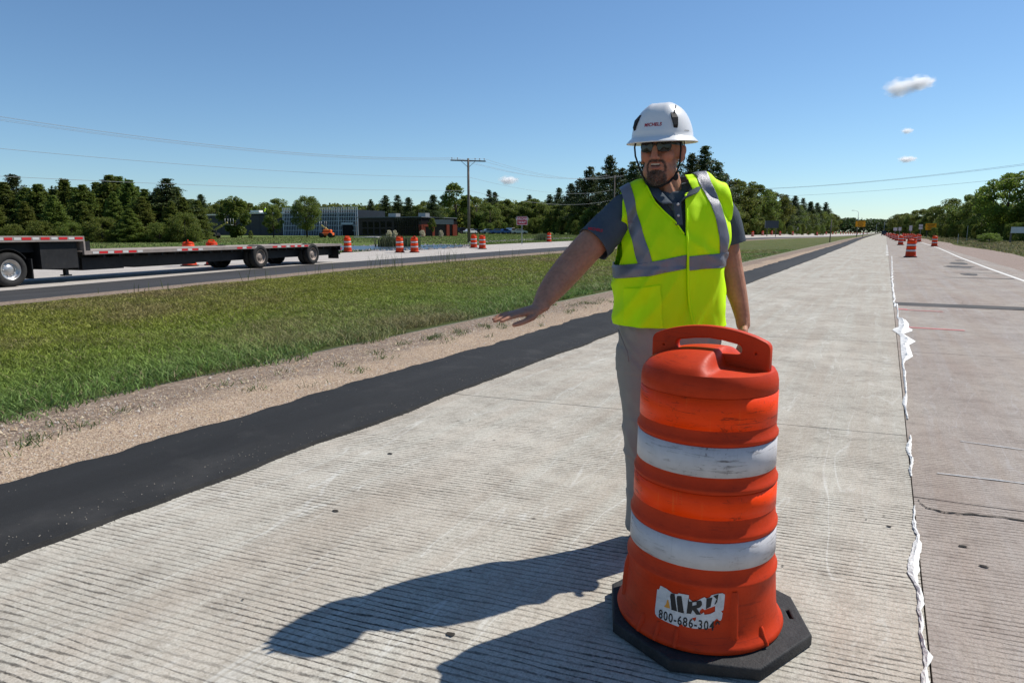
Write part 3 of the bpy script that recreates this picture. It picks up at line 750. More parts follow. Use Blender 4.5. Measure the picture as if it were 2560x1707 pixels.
# central wood: low round wall in front, pines behind
for i, px in enumerate(range(1105, 1420, 21)):
    tree_at('broad', px + rd.uniform(-6, 6), (215 if px < 1260 else 215 - (px - 1260) * .45) + rd.uniform(-5, 9), 478 - 8 * math.sin((px - 1100) / 90) + rd.uniform(-8, 8) - (8 if px > 1300 else 0), 1.25, label='rounded broadleaf tree in the front row behind the WRONG WAY sign', group='front row of round trees behind the sign')
for px in range(1090, 1420, 17):
    tree_at('shrub', px + rd.uniform(-6, 6), (208 if px < 1260 else 208 - (px - 1260) * .45) + rd.uniform(-3, 3), 510 + rd.uniform(-10, 8), .7, mat=M_leaf, label='low foliage skirt of the wood behind the sign', group='skirt of foliage behind the sign', cat='bush')
PN = [('rough_pine', 1330, 150, 408, 1.1, 'ragged pine, lowest of the stepped pines left of the worker'), ('rough_pine', 1352, 142, 382, 1.05, 'ragged pine with a broken side, second of the stepped pines left of the worker'), ('rough_pine', 1372, 160, 395, 1.1, None), ('pine', 1398, 150, 355, 1.0, 'tallest ragged pine between the arm and the helmet of the worker'),
 ('rough_pine', 1425, 155, 385, 1.2, None), ('rough_pine', 1452, 150, 370, 1.1, None), ('pine', 1310, 152, 420, 1.1, None), ('rough_pine', 1480, 155, 360, 1.2, None), ('rough_pine', 1530, 150, 345, 1.2, None),
 ('pine', 1583, 150, 350, 1.0, None), ('pine', 1612, 152, 336, 1.15, 'great dark pine rising behind the shoulder right of the helmet'), ('rough_pine', 1640, 158, 372, 1.2, None), ('rough_pine', 1660, 165, 398, 1.1, None),
 ('broad', 1690, 172, 412, 1.1, 'broadleaf crown directly right of the great dark pine'), ('broad', 1715, 176, 418, 1.1, None), ('broad', 1738, 180, 428, 1.1, None), ('rough_pine', 1762, 200, 434, 1.2, None), ('broad', 1780, 200, 442, 1.2, None), ('pine', 1800, 215, 446, 1.2, None), ('pine', 1822, 235, 450, 1.3, None), ('pine', 1840, 250, 455, 1.3, None), ('pine', 1858, 270, 462, 1.3, None), ('pine', 1873, 285, 466, 1.3, None), ('rough_pine', 1893, 300, 464, 1.0, 'last pointed pine at the end of the left treeline'), ('broad', 1905, 320, 490, 1.2, None), ('broad', 1914, 345, 505, 1.2, None)]
for kd, px, D, yt, w, lb in PN: tree_at(kd, px, D + max(0, 70 - max(0, px - 1300) * .5), yt, w, label=lb or 'tree in the tall pine wood beyond the far carriageway', group=None if lb else 'tall pine wood beyond the far carriageway')
for px in range(1420, 1760, 17):
    tree_at('broad', px + rd.uniform(-6, 6), 138 + max(0, px - 1600) * .28 + rd.uniform(-4, 6), 462 + rd.uniform(-14, 14), 1.2, label='broadleaf tree at the foot of the tall pines', group='front row under the tall pines')
for px in range(1425, 1900, 14):
    f = (px - 1425) / 475; D = 128 + 150 * max(0, f - .35) ** 1.0
    tree_at('shrub', px + rd.uniform(-4, 4), D + rd.uniform(-3, 3), 505 + rd.uniform(-8, 6) + 10 * f, .6, mat=M_leafb if rd.random() < .3 else M_leaf, label='roadside scrub below the pine wood', group='roadside scrub below the pine wood', cat='bush')
for px in range(1760, 1915, 9):
    f = (px - 1760) / 155; tree_at('broad', px, 195 + 125 * f, 470 + 24 * f + rd.uniform(-8, 6), 1.1, label='leafy tree in the receding end of the pine wood', group='receding end of the pine wood')
# right hand wood
RT = [('broad', 2352, 116, 392, 1.35, 'large bright edged tree cut by the right edge of the picture'), ('broad', 2310, 118, 400, 1.1, 'bright leaning crown second from the right edge'), ('broad', 2275, 128, 416, 1.15, None), ('broad', 2245, 145, 448, 1.2, None), ('broad', 2218, 165, 447, 1.2, 'dark crown that steps up where the right wood starts to rise'),
 ('broad', 2190, 185, 458, 1.3, None), ('broad', 2165, 210, 466, 1.3, None), ('broad', 2140, 235, 474, 1.3, None), ('broad', 2118, 265, 480, 1.3, None), ('broad', 2098, 300, 484, 1.3, None), ('broad', 2078, 335, 488, 1.4, None), ('broad', 2062, 370, 492, 1.4, None), ('broad', 2050, 420, 502, 1.4, None)]
for kd, px, D, yt, w, lb in RT: tree_at(kd, px, D, yt, w, mat=(M_leafb if lb and 'bright' in lb else None), label=lb or 'dark broadleaf tree in the wood along the right roadside', group=None if lb else 'wood along the right roadside')
for px in range(2060, 2420, 15):
    f = (px - 2060) / 300; D = 340 / (1 + 2.1 * f)
    tree_at('broad', px, D + rd.uniform(4, 12), 500 - 32 * f + rd.uniform(-6, 8), 1.1, label='dark lower tree along the right roadside wood', group='lower trees of the right roadside wood')
for px in range(2066, 2440, 12):
    f = (px - 2060) / 300; D = 330 / (1 + 2.2 * f)
    tree_at('shrub', px, D - 4, 522 - 9 * f + rd.uniform(-3, 4), .6, label='understory growth at the edge of the right wood', group='understory of the right wood', cat='bush')
for px, D, yt in [(2475, 100, 380), (2600, 90, 395), (2750, 80, 400)]: tree_at('broad', px, D, yt, 1.3, label='tree of the right wood beyond the picture edge', group='right wood beyond the picture edge')
tree_at('shrub', 2275, 91, 535.5, 2.0, mat=M_leafb, label='bright green round bush alone on the grass right of the road', cat='bush', name='bush')
tree_at('shrub', 2145, 150, 523, .8, label='dull green bush just under the right orange sign', cat='bush', name='bush')
# distant wood closing the road
def wood(name, pts, h0, h1, n, leaf, mat, label):
    rng = np.random.default_rng(len(name)); C = []; 
    for (x0, y0), (x1, y1) in zip(pts[:-1], pts[1:]):
        L_ = math.hypot(x1 - x0, y1 - y0); m = int(n * L_ / 100)
        t_ = rng.uniform(0, 1, m); P = np.stack([x0 + (x1 - x0) * t_, y0 + (y1 - y0) * t_], 1) + rng.normal(size=(m, 2)) * 8
        hh = np.array([h0 + (h1 - h0) * (.5 + .5 * mnoise.noise(Vector((p[0] * .04, p[1] * .04, 2))) + .35 * mnoise.noise(Vector((p[0] * .2, p[1] * .2, 5)))) for p in P])
        C.append(np.concatenate([P, (hh * rng.uniform(0, 1, m) ** .55)[:, None]], 1))
    C = np.concatenate(C); V, F = leaves(C, rng.uniform(.7, 1.4, len(C)) * leaf, rng, .1)
    o = np_mesh(name, V, F, mat, None, tint(len(C), rng)); tag(o, label, 'wood', kind='stuff'); return o
wood('distant_wood', [(-260, 700), (-60, 800), (40, 900), (180, 800)], 11, 17, 9000, 1.6, M_pine, 'far off wood closing the end of the straight road')
wood('distant_wood', [(-520, 260), (-330, 330), (-200, 420), (-90, 620)], 9, 13, 9000, 1.3, M_leaf, 'far off wood behind the tree belt on the left')
_a, _b, _c = dp(420, 533, 232), dp(760, 533, 240), dp(1075, 533, 250)
wood('background_wood', [(_a.x, _a.y), (_b.x, _b.y), (_c.x, _c.y)], 8.5, 11.5, 16000, .9, M_leaf, 'continuous belt of trees behind the buildings')
_a, _b = dp(1075, 533, 300), dp(1300, 533, 300)
wood('background_wood', [(_a.x, _a.y), (_b.x, _b.y)], 12, 15, 12000, 1.1, M_leaf, 'wood filling the gaps behind the parked cars')
wood('distant_wood', [(60, 620), (130, 300), (150, 120), (150, -60)], 12, 19, 9000, 1.3, M_leaf, 'far off wood deep behind the right roadside trees')

# labels by place for the rows the picture lets one count
ORD = 'first second third fourth fifth sixth seventh eighth ninth tenth eleventh twelfth thirteenth fourteenth fifteenth sixteenth seventeenth eighteenth nineteenth twentieth twenty-first twenty-second twenty-third twenty-fourth twenty-fifth'.split()
for g_, tx_ in (('undergrowth in front of the left wood', 'leafy bush at the foot of the left wood, {} from the left'), ('dense trees behind the flatbed trailer', 'inner tree of the left wood behind the trailer, {} from the left'),
                ('secondary spires of the left wood', 'lesser pointed tree of the left wood, {} from the left'), ('tree belt behind the buildings', 'tree in the belt behind buildings and parked cars, {} from the left'), ('front row of round trees behind the sign', 'round tree in the front row behind the WRONG WAY sign, {} from the left'),
                ('tall pine wood beyond the far carriageway', 'tree of the tall pine wood by the worker, {} from the left'), ('front row under the tall pines', 'leafy tree at the foot of the tall pines, {} from the left'),
                ('wood along the right roadside', 'dark tree of the right roadside wood, {} from the left'), ('skirt of foliage behind the sign', 'low foliage behind the WRONG WAY sign, {} clump from the left'), ('lower trees of the right roadside wood', 'lower dark tree of the right roadside wood, {} from the left')):
    L_ = sorted([o for o in bpy.data.objects if o.get('group') == g_], key=lambda o: -math.atan2(o.location.y, o.location.x))
    for i, o in enumerate(L_[:25]): o['label'] = tx_.format(ORD[i])

# ------------------------------------------------------------------ grass
rng = np.random.default_rng(77)
def blades(P, h, w, tilt, cols, name, label, mat, z):
    N = len(P); th = rng.uniform(0, 2 * np.pi, N); a = np.stack([np.cos(th), np.sin(th), np.zeros(N)], 1)
    l = rng.normal(size=(N, 2)) * tilt; B = np.concatenate([P, z[:, None]], 1)
    T = B + np.stack([l[:, 0] * h, l[:, 1] * h, h], 1); Mi = B + (T - B) * .55 * np.array([.7, .7, 1.15])
    W = (w / 2)[:, None]
    V = np.stack([B - a * W, B + a * W, Mi + a * W * .8, Mi - a * W * .8, T], 1).reshape(-1, 3)
    i = np.arange(N)[:, None] * 5
    F = np.concatenate([i + np.array([0, 1, 2]), i + np.array([0, 2, 3]), i + np.array([3, 2, 4])], 0)
    o = np_mesh(name, V, F, mat, None, np.repeat(cols, 5, 0)); tag(o, label, 'grass', kind='stuff'); return o
M_grass = leaf_mat('grass_blades', (1, 1, 1), trans=.3)
def field_noise(P, s, o): return np.array([mnoise.noise(Vector((p[0] * s, p[1] * s, o))) for p in P])
def median_pts(n, y0, y1, dens_pow=0):
    y = y0 + (y1 - y0) * rng.uniform(0, 1, n) ** (1 + dens_pow)
    e1 = np.interp(y, [r[0] for r in FAR], [r[1] for r in FAR]) - .0
    e0 = np.interp(y, [0, 20, 60, 150], [-5.45, -5.4, -5.9, -6.7])
    u = rng.uniform(0, 1, n); x = e0 + (e1 - e0) * u
    return np.stack([x, y], 1), u
P1, u1 = median_pts(230000, 1.6, 17, .25); P2, u2 = median_pts(110000, 13, 60, .6)
P = np.concatenate([P1, P2]); u = np.concatenate([u1, u2])
edge = field_noise(P[:, :], 1.3, 3.0)
keep = (u > .045 + .06 * edge) & (u < .985 + .03 * edge)
# thinner strip at the gravel side
keep &= (u > .16) | (rng.uniform(0, 1, len(P)) < .45 + 2.2 * u + .5 * edge)
P = P[keep]; u = u[keep]; N = len(P)
n1 = field_noise(P, .55, 1.0); n2 = field_noise(P, .17, 8.0); n3 = field_noise(P, 2.3, 12.0)
dry = np.clip(.02 + 1.7 * n2 + 1.1 * n1 + .55 * np.clip(u - .55, 0, 1) + rng.normal(size=N) * .22, 0, 1)[:, None]
green = .98 * np.stack([np.interp(u, [0, .25, .6, 1], [.14, .19, .24, .26]), np.interp(u, [0, .25, .6, 1], [.25, .28, .285, .27]), np.interp(u, [0, .25, .6, 1], [.07, .05, .04, .05])], 1)
brown = np.array([.33, .235, .13])
C = green * (1 - dry * .6) + brown * dry * .6
C *= (rng.uniform(.55, 1.5, N) * (1 + .35 * n3))[:, None]
straw = rng.uniform(0, 1, N) < .05; C[straw] = np.array([.34, .29, .15]) * rng.uniform(.6, 1.2, straw.sum())[:, None]
dist = np.hypot(P[:, 0], P[:, 1])
hgt = (.03 + .05 * rng.uniform(0, 1, N) + .03 * np.clip(n1 + .3, 0, 1)) * np.interp(u, [0, .08, .2, .8, 1], [.6, 1.35, 1.15, .8, .55]); wid = .0050 + .00085 * dist
z = np.array([land(p[0], p[1]) for p in P]) - .01
blades(P, hgt, wid, .85, C, 'median_grass', 'rough green and browning grass covering the median', M_grass, z)
# tall weeds on the far edge of the median and thin tufts on the gravel
Pw = []; hw = []
for (yy, uu, m, hh) in [(26, .97, 34, .8), (27, .96, 20, .6), (21.3, .97, 30, .75), (33, .95, 16, .6), (14.5, .97, 12, .55), (38, .93, 20, .5), (17.5, .96, 10, .5), (30, .9, 14, .45), (48, .93, 22, .6), (10.2, .97, 14, .35)]:
    e1 = interp(FAR, yy, 1); x = -5.4 + (e1 + 5.4) * uu
    p = np.stack([x + rng.normal(size=m) * .35, yy + rng.normal(size=m) * .5], 1); Pw.append(p); hw.append(rng.uniform(.4, 1, m) * hh)
Pw = np.concatenate(Pw); hw = np.concatenate(hw)
blades(Pw, hw, np.full(len(Pw), .014), .22, np.tile([[.11, .14, .045]], (len(Pw), 1)) * rng.uniform(.6, 1.3, (len(Pw), 1)), 'tall_weeds', 'thin tall weeds standing along the far edge of the median', M_grass, np.array([land(p[0], p[1]) for p in Pw]))
Pt = []
for k in range(70):
    yy = rng.uniform(1.8, 16); ux = -5.3 + abs(rng.normal()) * .38
    if ux > -4.45: continue
    m = int(rng.integers(8, 34)); Pt.append(np.stack([ux + rng.normal(size=m) * .05, yy + rng.normal(size=m) * .07], 1))
Pt = np.concatenate(Pt)
blades(Pt, rng.uniform(.02, .07, len(Pt)), np.full(len(Pt), .007), .9, np.tile([[.075, .12, .03]], (len(Pt), 1)) * rng.uniform(.5, 1.5, (len(Pt), 1)), 'gravel_tufts', 'small green tufts rooted in the gravel shoulder', M_grass, np.full(len(Pt), -.01))
# verge grass right of the road and far side lawn roughness
n = 45000; y = 20 + 170 * rng.uniform(0, 1, n) ** 1.5; x = 7.2 + rng.uniform(0, 1, n) * (14 + y * .12); P = np.stack([x, y], 1)
nn = field_noise(P, .3, 2.0); kp = (nn > -.25) | (rng.uniform(0, 1, n) < .3); P = P[kp]; nn = nn[kp]; N = len(P)
g = np.clip(.4 + nn + rng.normal(size=N) * .2, 0, 1)[:, None]
C = (np.array([.27, .2, .12]) * (1 - g) + np.array([.12, .15, .04]) * g) * rng.uniform(.6, 1.4, N)[:, None]
blades(P, rng.uniform(.05, .2, N), .02 + .0009 * P[:, 1], .5, C, 'verge_grass', 'patchy dry grass on the verge right of the road', M_grass, np.zeros(N))
n = 60000; y = 28 + 150 * rng.uniform(0, 1, n); x = np.interp(y, [r[0] for r in FAR], [r[4] for r in FAR]) - .3 - rng.uniform(0, 1, n) ** 1.4 * 60; P = np.stack([x, y], 1)
nn = field_noise(P, .1, 6.0); N = n; g = np.clip(.6 + nn + rng.normal(size=N) * .2, 0, 1)[:, None]
C = (np.array([.16, .14, .06]) * (1 - g) + np.array([.10, .16, .03]) * g) * rng.uniform(.7, 1.3, N)[:, None]
inpond = (P[:, 0] < -33.2) & (P[:, 0] > -49) & (P[:, 1] > 36) & (P[:, 1] < 56)
P, C = P[~inpond], C[~inpond]
blades(P, rng.uniform(.04, .14, len(P)), np.full(len(P), .07), .5, C, 'lawn_grass', 'mown grass between the far carriageway and the buildings', M_grass, np.array([land(p[0], p[1]) for p in P]))
# loose stones on the gravel shoulder
n = 26000; y = 1.4 + 12 * rng.uniform(0, 1, n) ** 1.3; x = -4.2 - rng.uniform(0, 1, n) * 1.45 + .1 * rng.normal(size=n)
V0 = np.array([[1, 0, 0], [-1, 0, 0], [0, 1, 0], [0, -1, 0], [0, 0, 1.0]]); F0 = np.array([[0, 2, 4], [2, 1, 4], [1, 3, 4], [3, 0, 4]])
s = rng.uniform(.0025, .0065, n) * np.where(rng.uniform(0, 1, n) < .05, 2.0, 1) * np.where((x < -5.0) & (rng.uniform(0, 1, n) < .3), 1.6, 1); th = rng.uniform(0, 6.28, n)
c_, s_ = np.cos(th), np.sin(th); V = V0[None] * rng.uniform(.6, 1.4, (n, 5, 1)) * s[:, None, None]
V = np.stack([V[:, :, 0] * c_[:, None] - V[:, :, 1] * s_[:, None], V[:, :, 0] * s_[:, None] + V[:, :, 1] * c_[:, None], V[:, :, 2]], 2)
V += np.stack([x, y, np.full(n, -.012)], 1)[:, None, :]
F = (np.arange(n)[:, None, None] * 5 + F0[None]).reshape(-1, 3)
cc = np.array([[.44, .33, .22], [.34, .24, .16], [.5, .42, .3], [.22, .16, .13], [.42, .38, .34]])[rng.integers(0, 5, n)] * rng.uniform(.7, 1.15, (n, 1))
t = NT('loose_stone'); a = t.n('ShaderNodeAttribute'); a.attribute_name = 'tint'
M_stone = t.done(t.princ(a.outputs['Color'], .9, .2))
tag(np_mesh('loose_stones', V.reshape(-1, 3), F, M_stone, None, np.repeat(cc, 5, 0)), 'loose tan stones scattered over the gravel shoulder', 'gravel', kind='stuff')
# ------------------------------------------------------------------ traffic drums
def plastic(name, c, dirt, rough=.42, scuff=.5, spec=.2, fade=(.8, .35, .25)):
    t = NT(name); co = t.coord('Object')
    big = t.noise(co, 7, 5, .65); st = t.noise(t.coord('Object', (9, 9, 55)), 1.0, 5, .7); fine = t.noise(co, 90, 4, .7)
    streak = t.noise(t.coord('Object', (60, 60, 5)), 1.0, 4, .7)
    b = t.mix(t.ramp(big, [(.35, 0), (.7, 1)]), c, tuple(min(1, v * .78) for v in c))
    b = t.mix(t.math('MULTIPLY', t.ramp(st, [(.60, 0), (.72, 1)]), .32 * scuff), b, dirt)
    b = t.mix(t.math('MULTIPLY', t.ramp(streak, [(.62, 0), (.75, 1)]), .22 * scuff), b, fade)
    lines = t.noise(t.coord('Object', (7, 7, 120)), 1.0, 4, .75, dist=.8)
    b = t.mix(t.math('MULTIPLY', t.math('MULTIPLY', t.ramp(lines, [(.58, 0), (.64, 1)]), t.ramp(big, [(.40, 0), (.55, 1)])), min(.9, .6 * scuff)), b, dirt)
    b = t.mix(t.math('MULTIPLY', t.ramp(t.math('MULTIPLY', big, fine), [(.33, 0), (.42, 1)]), .45 * scuff), b, dirt)
    r = t.math('ADD', rough, t.math('MULTIPLY', fine, .25))
    return t.done(t.princ(b, r, spec, 0, t.bump(t.math('ADD', t.math('MULTIPLY', big, 1.2), t.math('MULTIPLY', fine, .12)), .35, .006)))
M_or = plastic('orange_plastic', (.60, .042, .005), (.06, .012, .008), fade=(.7, .15, .06))
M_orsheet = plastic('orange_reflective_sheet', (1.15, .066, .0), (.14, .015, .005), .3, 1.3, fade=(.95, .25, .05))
M_wsheet = plastic('white_reflective_sheet', (.60, .59, .60), (.12, .105, .095), .3, 2.0, fade=(.4, .39, .4))
M_rub = simple('black_rubber', (.02, .02, .021), .75, .4, var=.3, scale=12, bump=.4, bscale=90, dirt=.3, dirtcol=(.09, .085, .08))

#  (radius, height) going up the shell; sheets are separate thin sleeves
SHELL = [(.97 * r_s, z_s) for r_s, z_s in [(.296, .050), (.299, .062), (.293, .072), (.281, .085), (.274, .105), (.270, .14), (.266, .20), (.262, .256), (.2668, .262), (.2668, .272), (.259, .278), (.2555, .325), (.2540, .417), (.2588, .422), (.2588, .433), (.2525, .439),
         (.2475, .487), (.2462, .573), (.2508, .578), (.2508, .587), (.2445, .593), (.2395, .626), (.2380, .729), (.2436, .734), (.2436, .743), (.2375, .750), (.2340, .778), (.2330, .884), (.2350, .886), (.2340, .915), (.2300, .935), (.221, .950)]]
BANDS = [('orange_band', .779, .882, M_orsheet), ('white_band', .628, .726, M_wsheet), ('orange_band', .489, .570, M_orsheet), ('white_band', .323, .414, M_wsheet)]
def shell_r(z):
    zs = [p[1] for p in SHELL]; rs_ = [p[0] for p in SHELL]
    return float(np.interp(z, zs, rs_))
HS = .29    # bearing of the handle across the lid
def lid_z(x, y):
    "height of the lid: a raised pillow with a ledge at the +x end where the handle plate runs down"
    r = math.hypot(x, y); q = r / .2144
    base = .950 + .012 * (1 - q * q)
    dome = .052 * max(0, 1 - q ** 2.6) ** .7
    a = max(0, min(1, (.075 - x) / .04)); a = a * a * (3 - 2 * a)
    g = 1 - .5 * math.exp(-(y / .022) ** 2)        # groove where the handle plate stands
    return base + dome * a * (.85 + .15 * g)
def drum_meshes(n, nl):
    sh = MB(); sh.lathe(SHELL, n)
    V = []; F = []; K = nl
    for k in range(K + 1):
        r = .2144 * (1 - k / K)
        if k == K: V.append((0, 0, lid_z(0, 0))); break
        for i in range(n):
            th = 2 * math.pi * i / n; V.append((r * math.cos(th), r * math.sin(th), lid_z(r * math.cos(th), r * math.sin(th))))
    for k in range(K - 1):
        for i in range(n): F.append((k * n + i, k * n + (i + 1) % n, (k + 1) * n + (i + 1) % n, (k + 1) * n + i))
    for i in range(n): F.append(((K - 1) * n + i, (K - 1) * n + (i + 1) % n, K * n))
    sh.add(V, F, 0, True)
    if n > 60:     # moulded ribs at the foot and shallow upright ribs above
        for th0 in (R_(-112), R_(-98), R_(-84), R_(60), R_(150), R_(-20)):
            for d in (0,):
                th = th0; rib = []
                c, s_ = math.cos(th), math.sin(th); tx, ty = -s_, c
                for (r, z) in [(.292, .056), (.291, .066), (.280, .082), (.274, .094), (.269, .106), (.264, .112)]:
                    rib.append((r, z))
                vs = []
                for r, z in rib:
                    for w_, dr in ((-.009, -.008), (-.005, .003), (.005, .003), (.009, -.008)):
                        vs.append(((r + dr) * c + tx * w_, (r + dr) * s_ + ty * w_, z))
                sh.add(vs, [(i * 4 + k, i * 4 + k + 1, (i + 1) * 4 + k + 1, (i + 1) * 4 + k) for i in range(5) for k in range(3)], 0, True)
        for th in (R_(-148), R_(-44), R_(40), R_(120)):
            c, s_ = math.cos(th), math.sin(th); tx, ty = -s_, c; vs = []
            for z in (.095, .11, .16, .215, .24, .25):
                r = shell_r(z); b = .012 * (1 - abs((z - .165) / .09) ** 3)
                for w_, dr in ((-.018, -.004), (-.006, b), (.006, b), (.018, -.004)): vs.append(((r + dr) * c + tx * w_, (r + dr) * s_ + ty * w_, z))
            sh.add(vs, [(i * 4 + k, i * 4 + k + 1, (i + 1) * 4 + k + 1, (i + 1) * 4 + k) for i in range(5) for k in range(3)], 0, True)
    bands = []
    for nm, a, b, m in BANDS:
        mb = MB(); pr = [(shell_r(a) + .0002, a - .0004), (shell_r(a) + .0022, a), (shell_r((a + b) / 2) + .0024, (a + b) / 2), (shell_r(b) + .0022, b), (shell_r(b) + .0002, b + .0004)]
        mb.lathe(pr, n); bands.append((nm, mb.mesh(nm), m))
    # handle plate in its own XY then stood upright
    def arc(cx, cy, r, a0, a1, k): return [(cx + r * math.cos(R_(a0 + (a1 - a0) * i / k)), cy + r * math.sin(R_(a0 + (a1 - a0) * i / k))) for i in range(k + 1)]
    k = 8 if n > 60 else 3
    top = [(.21 * math.cos(t_) if False else x, .098 + .040 * (1 - (x / .21) ** 2)) for t_, x in [(0, .19 - .38 * i / (2 * k)) for i in range(2 * k + 1)]]
    outer = [(-.214, -.03), (.214, -.03)] + arc(.190, .078, .024, 0, 60, k // 2) + [p for p in top if abs(p[0]) < .185] + arc(-.190, .078, .024, 120, 180, k // 2)
    slot = arc(.105, .070, .024, -90, 90, k) + [(.05, .103), (0, .107), (-.05, .103)] + arc(-.105, .070, .024, 90, 270, k)
    holes = [arc(s_ * .172, .062, .0085, 0, 330, 11 if n > 60 else 5) for s_ in (-1, 1)]
    hm = curve_plate([outer, slot] + holes, .036, .006 if n > 60 else .0, 2)
    for v in hm.vertices: x, y, z = v.co; v.co = (x, z, y + .945)
    hm.shade_smooth() if n > 60 else None
    # rubber collar
    ang = [10, 45, 80, 122, 167, 208, 246, 292, 330]
    o8 = []
    for a, r in zip([2, 42, 84, 136, 178, 222, 266, 312], [.355, .355, .36, .355, .35, .345, .35, .35]):
        o8.append((r * math.cos(R_(a)), r * math.sin(R_(a))))
    ins = [(.250 * math.cos(R_(i * 15)), .250 * math.sin(R_(i * 15))) for i in range(24)]
    def slotp(a, r0, hw, hl):
        c, s_ = math.cos(R_(a)), math.sin(R_(a)); pts = []
        for u, v in ((-hw, -hl), (hw, -hl), (hw * 1.0, hl), (-hw, hl)): pts.append(((r0 + u) * c - v * s_, (r0 + u) * s_ + v * c))
        return pts
    bm_ = curve_plate([o8, ins, slotp(22, .300, .013, .036), slotp(202, .300, .012, .034)], .044, .007, 2)
    for v in bm_.vertices: v.co.z += .0235
    return sh.mesh('shell'), bands, hm, bm_
def make_drum(n, nl, hrot, brot, label, group):
    sh, bands, hm, bm_ = drum_meshes(n, nl)
    o = empty('traffic_drum', (0, 0, 0), 0, label, 'traffic drum', group)
    b = link_mesh('shell', sh, M_or, o)
    b.rotation_euler.z = hrot
    for nm, me, m in bands: c = link_mesh(nm, me, m, o)
    h = link_mesh('handle', hm, M_or, o); h.rotation_euler.z = hrot
    r = link_mesh('rubber_base', bm_, M_rub, o); r.rotation_euler.z = brot
    return o
DR = make_drum(96, 18, R_(28.5 - 36), 0, 'large scuffed orange and white traffic drum standing in front of the worker', 'orange traffic drums')
DR.location = (-.500, 2.340, 0)
for c_ in DR.children:
    if c_.name.startswith('rubber_base'): c_.location = (.020, .010, 0)
    if c_.name.startswith('handle'): c_.scale = (.93, 1, .97)
    if c_.name.startswith('handle'): c_.location = (0, 0, .03)
# torn white sticker with phone number, wrapped on the lower shell
def wrap(me, th0, z0, lift, rot=0.0):
    c, s_ = math.cos(rot), math.sin(rot)
    for v in me.vertices:
        x, y = v.co.x * c - v.co.y * s_, v.co.x * s_ + v.co.y * c
        z = z0 + y; r = shell_r(z) + lift + v.co.z; th = th0 + x / shell_r(z)
        v.co = (r * math.cos(th), r * math.sin(th), z)
def subdiv(me, cuts):
    bm = bmesh.new(); bm.from_mesh(me); bmesh.ops.triangulate(bm, faces=bm.faces)
    for _ in range(cuts): bmesh.ops.subdivide_edges(bm, edges=[e for e in bm.edges if e.calc_length() > .012], cuts=1)
    bmesh.ops.triangulate(bm, faces=bm.faces); bm.to_mesh(me); bm.free()
# sticker outline measured on the photograph (source zoom units), centre 1160,800
k_ = .30 / 2352 * 1.0
def su(p): return ((p[0] - 1160) * .000158, -(p[1] - 800 - (p[0] - 1160) * .30) * .000158)
S_OUT = [(545, 315), (680, 370), (770, 430), (820, 470), (930, 490), (955, 470), (1160, 520), (1165, 600), (1240, 665), (1330, 660), (1420, 620), (1470, 605), (1510, 640), (1570, 635), (1610, 590), (1720, 590), (1820, 605), (1875, 655), (1870, 820), (1860, 975), (1815, 990), (1850, 1040), (1835, 1160), (1810, 1190), (1770, 1160), (1740, 1120), (1700, 1150), (1660, 1180), (1640, 1295), (1480, 1280), (1300, 1250), (1080, 1180), (1060, 1140), (1000, 1150), (990, 1190), (770, 1110), (640, 1060), (500, 1000), (450, 940), (440, 850), (470, 400), (515, 400)]
S_TEAR = [(1440, 840), (1490, 880), (1560, 860), (1690, 840), (1695, 960), (1600, 990), (1490, 985), (1470, 930), (1430, 960), (1390, 930), (1395, 880)]
S_TEAR2 = [(1240, 1020), (1330, 1010), (1325, 1075), (1300, 1100)]
TH = R_(-90 - 2.5) ; ZS = .188; stk_th = math.atan2(-1, 0) + R_(28.5) - R_(13.5) + R_(-9.5)
me = curve_plate([[su(p) for p in S_OUT], [su(p) for p in S_TEAR], [su(p) for p in S_TEAR2]], .0004, 0)
subdiv(me, 3); wrap(me, stk_th, ZS, .0016, 0)
M_stk = simple('sticker_white', (.6, .6, .6), .45, .4, var=.12, scale=30, dirt=.55, dirtcol=(.3, .28, .27))
stk = link_mesh('sticker', me, M_stk, DR)
M_ink = simple('sticker_ink', (.012, .012, .014), .5, .4, var=.3, scale=60)
M_inko = simple('sticker_orange_ink', (.7, .3, .04), .5)
lt = MB()
for P in ([(790, 470), (870, 480), (940, 860), (820, 825), (775, 520)], [(930, 520), (1015, 530), (1085, 905), (960, 870), (915, 575)]):
    lt.add([(*su(p), 0) for p in P], [tuple(range(len(P)))])
me = lt.mesh('l'); subdiv(me, 3); wrap(me, stk_th, ZS, .0026); link_mesh('letter_strokes', me, M_ink, stk)['kind'] = 'stuff'; lt = MB()
lt.add([(*su(p), 0) for p in [(1510, 640), (1625, 640), (1600, 830), (1510, 865)]], [(0, 1, 2, 3)])
lt.add([(*su(p), 0) for p in [(1640, 615), (1745, 600), (1725, 760), (1690, 805), (1670, 800), (1710, 700)]], [tuple(range(6))])
me = lt.mesh('l'); subdiv(me, 3); wrap(me, stk_th, ZS, .0026); link_mesh('torn_letters', me, M_ink, stk)['kind'] = 'stuff'
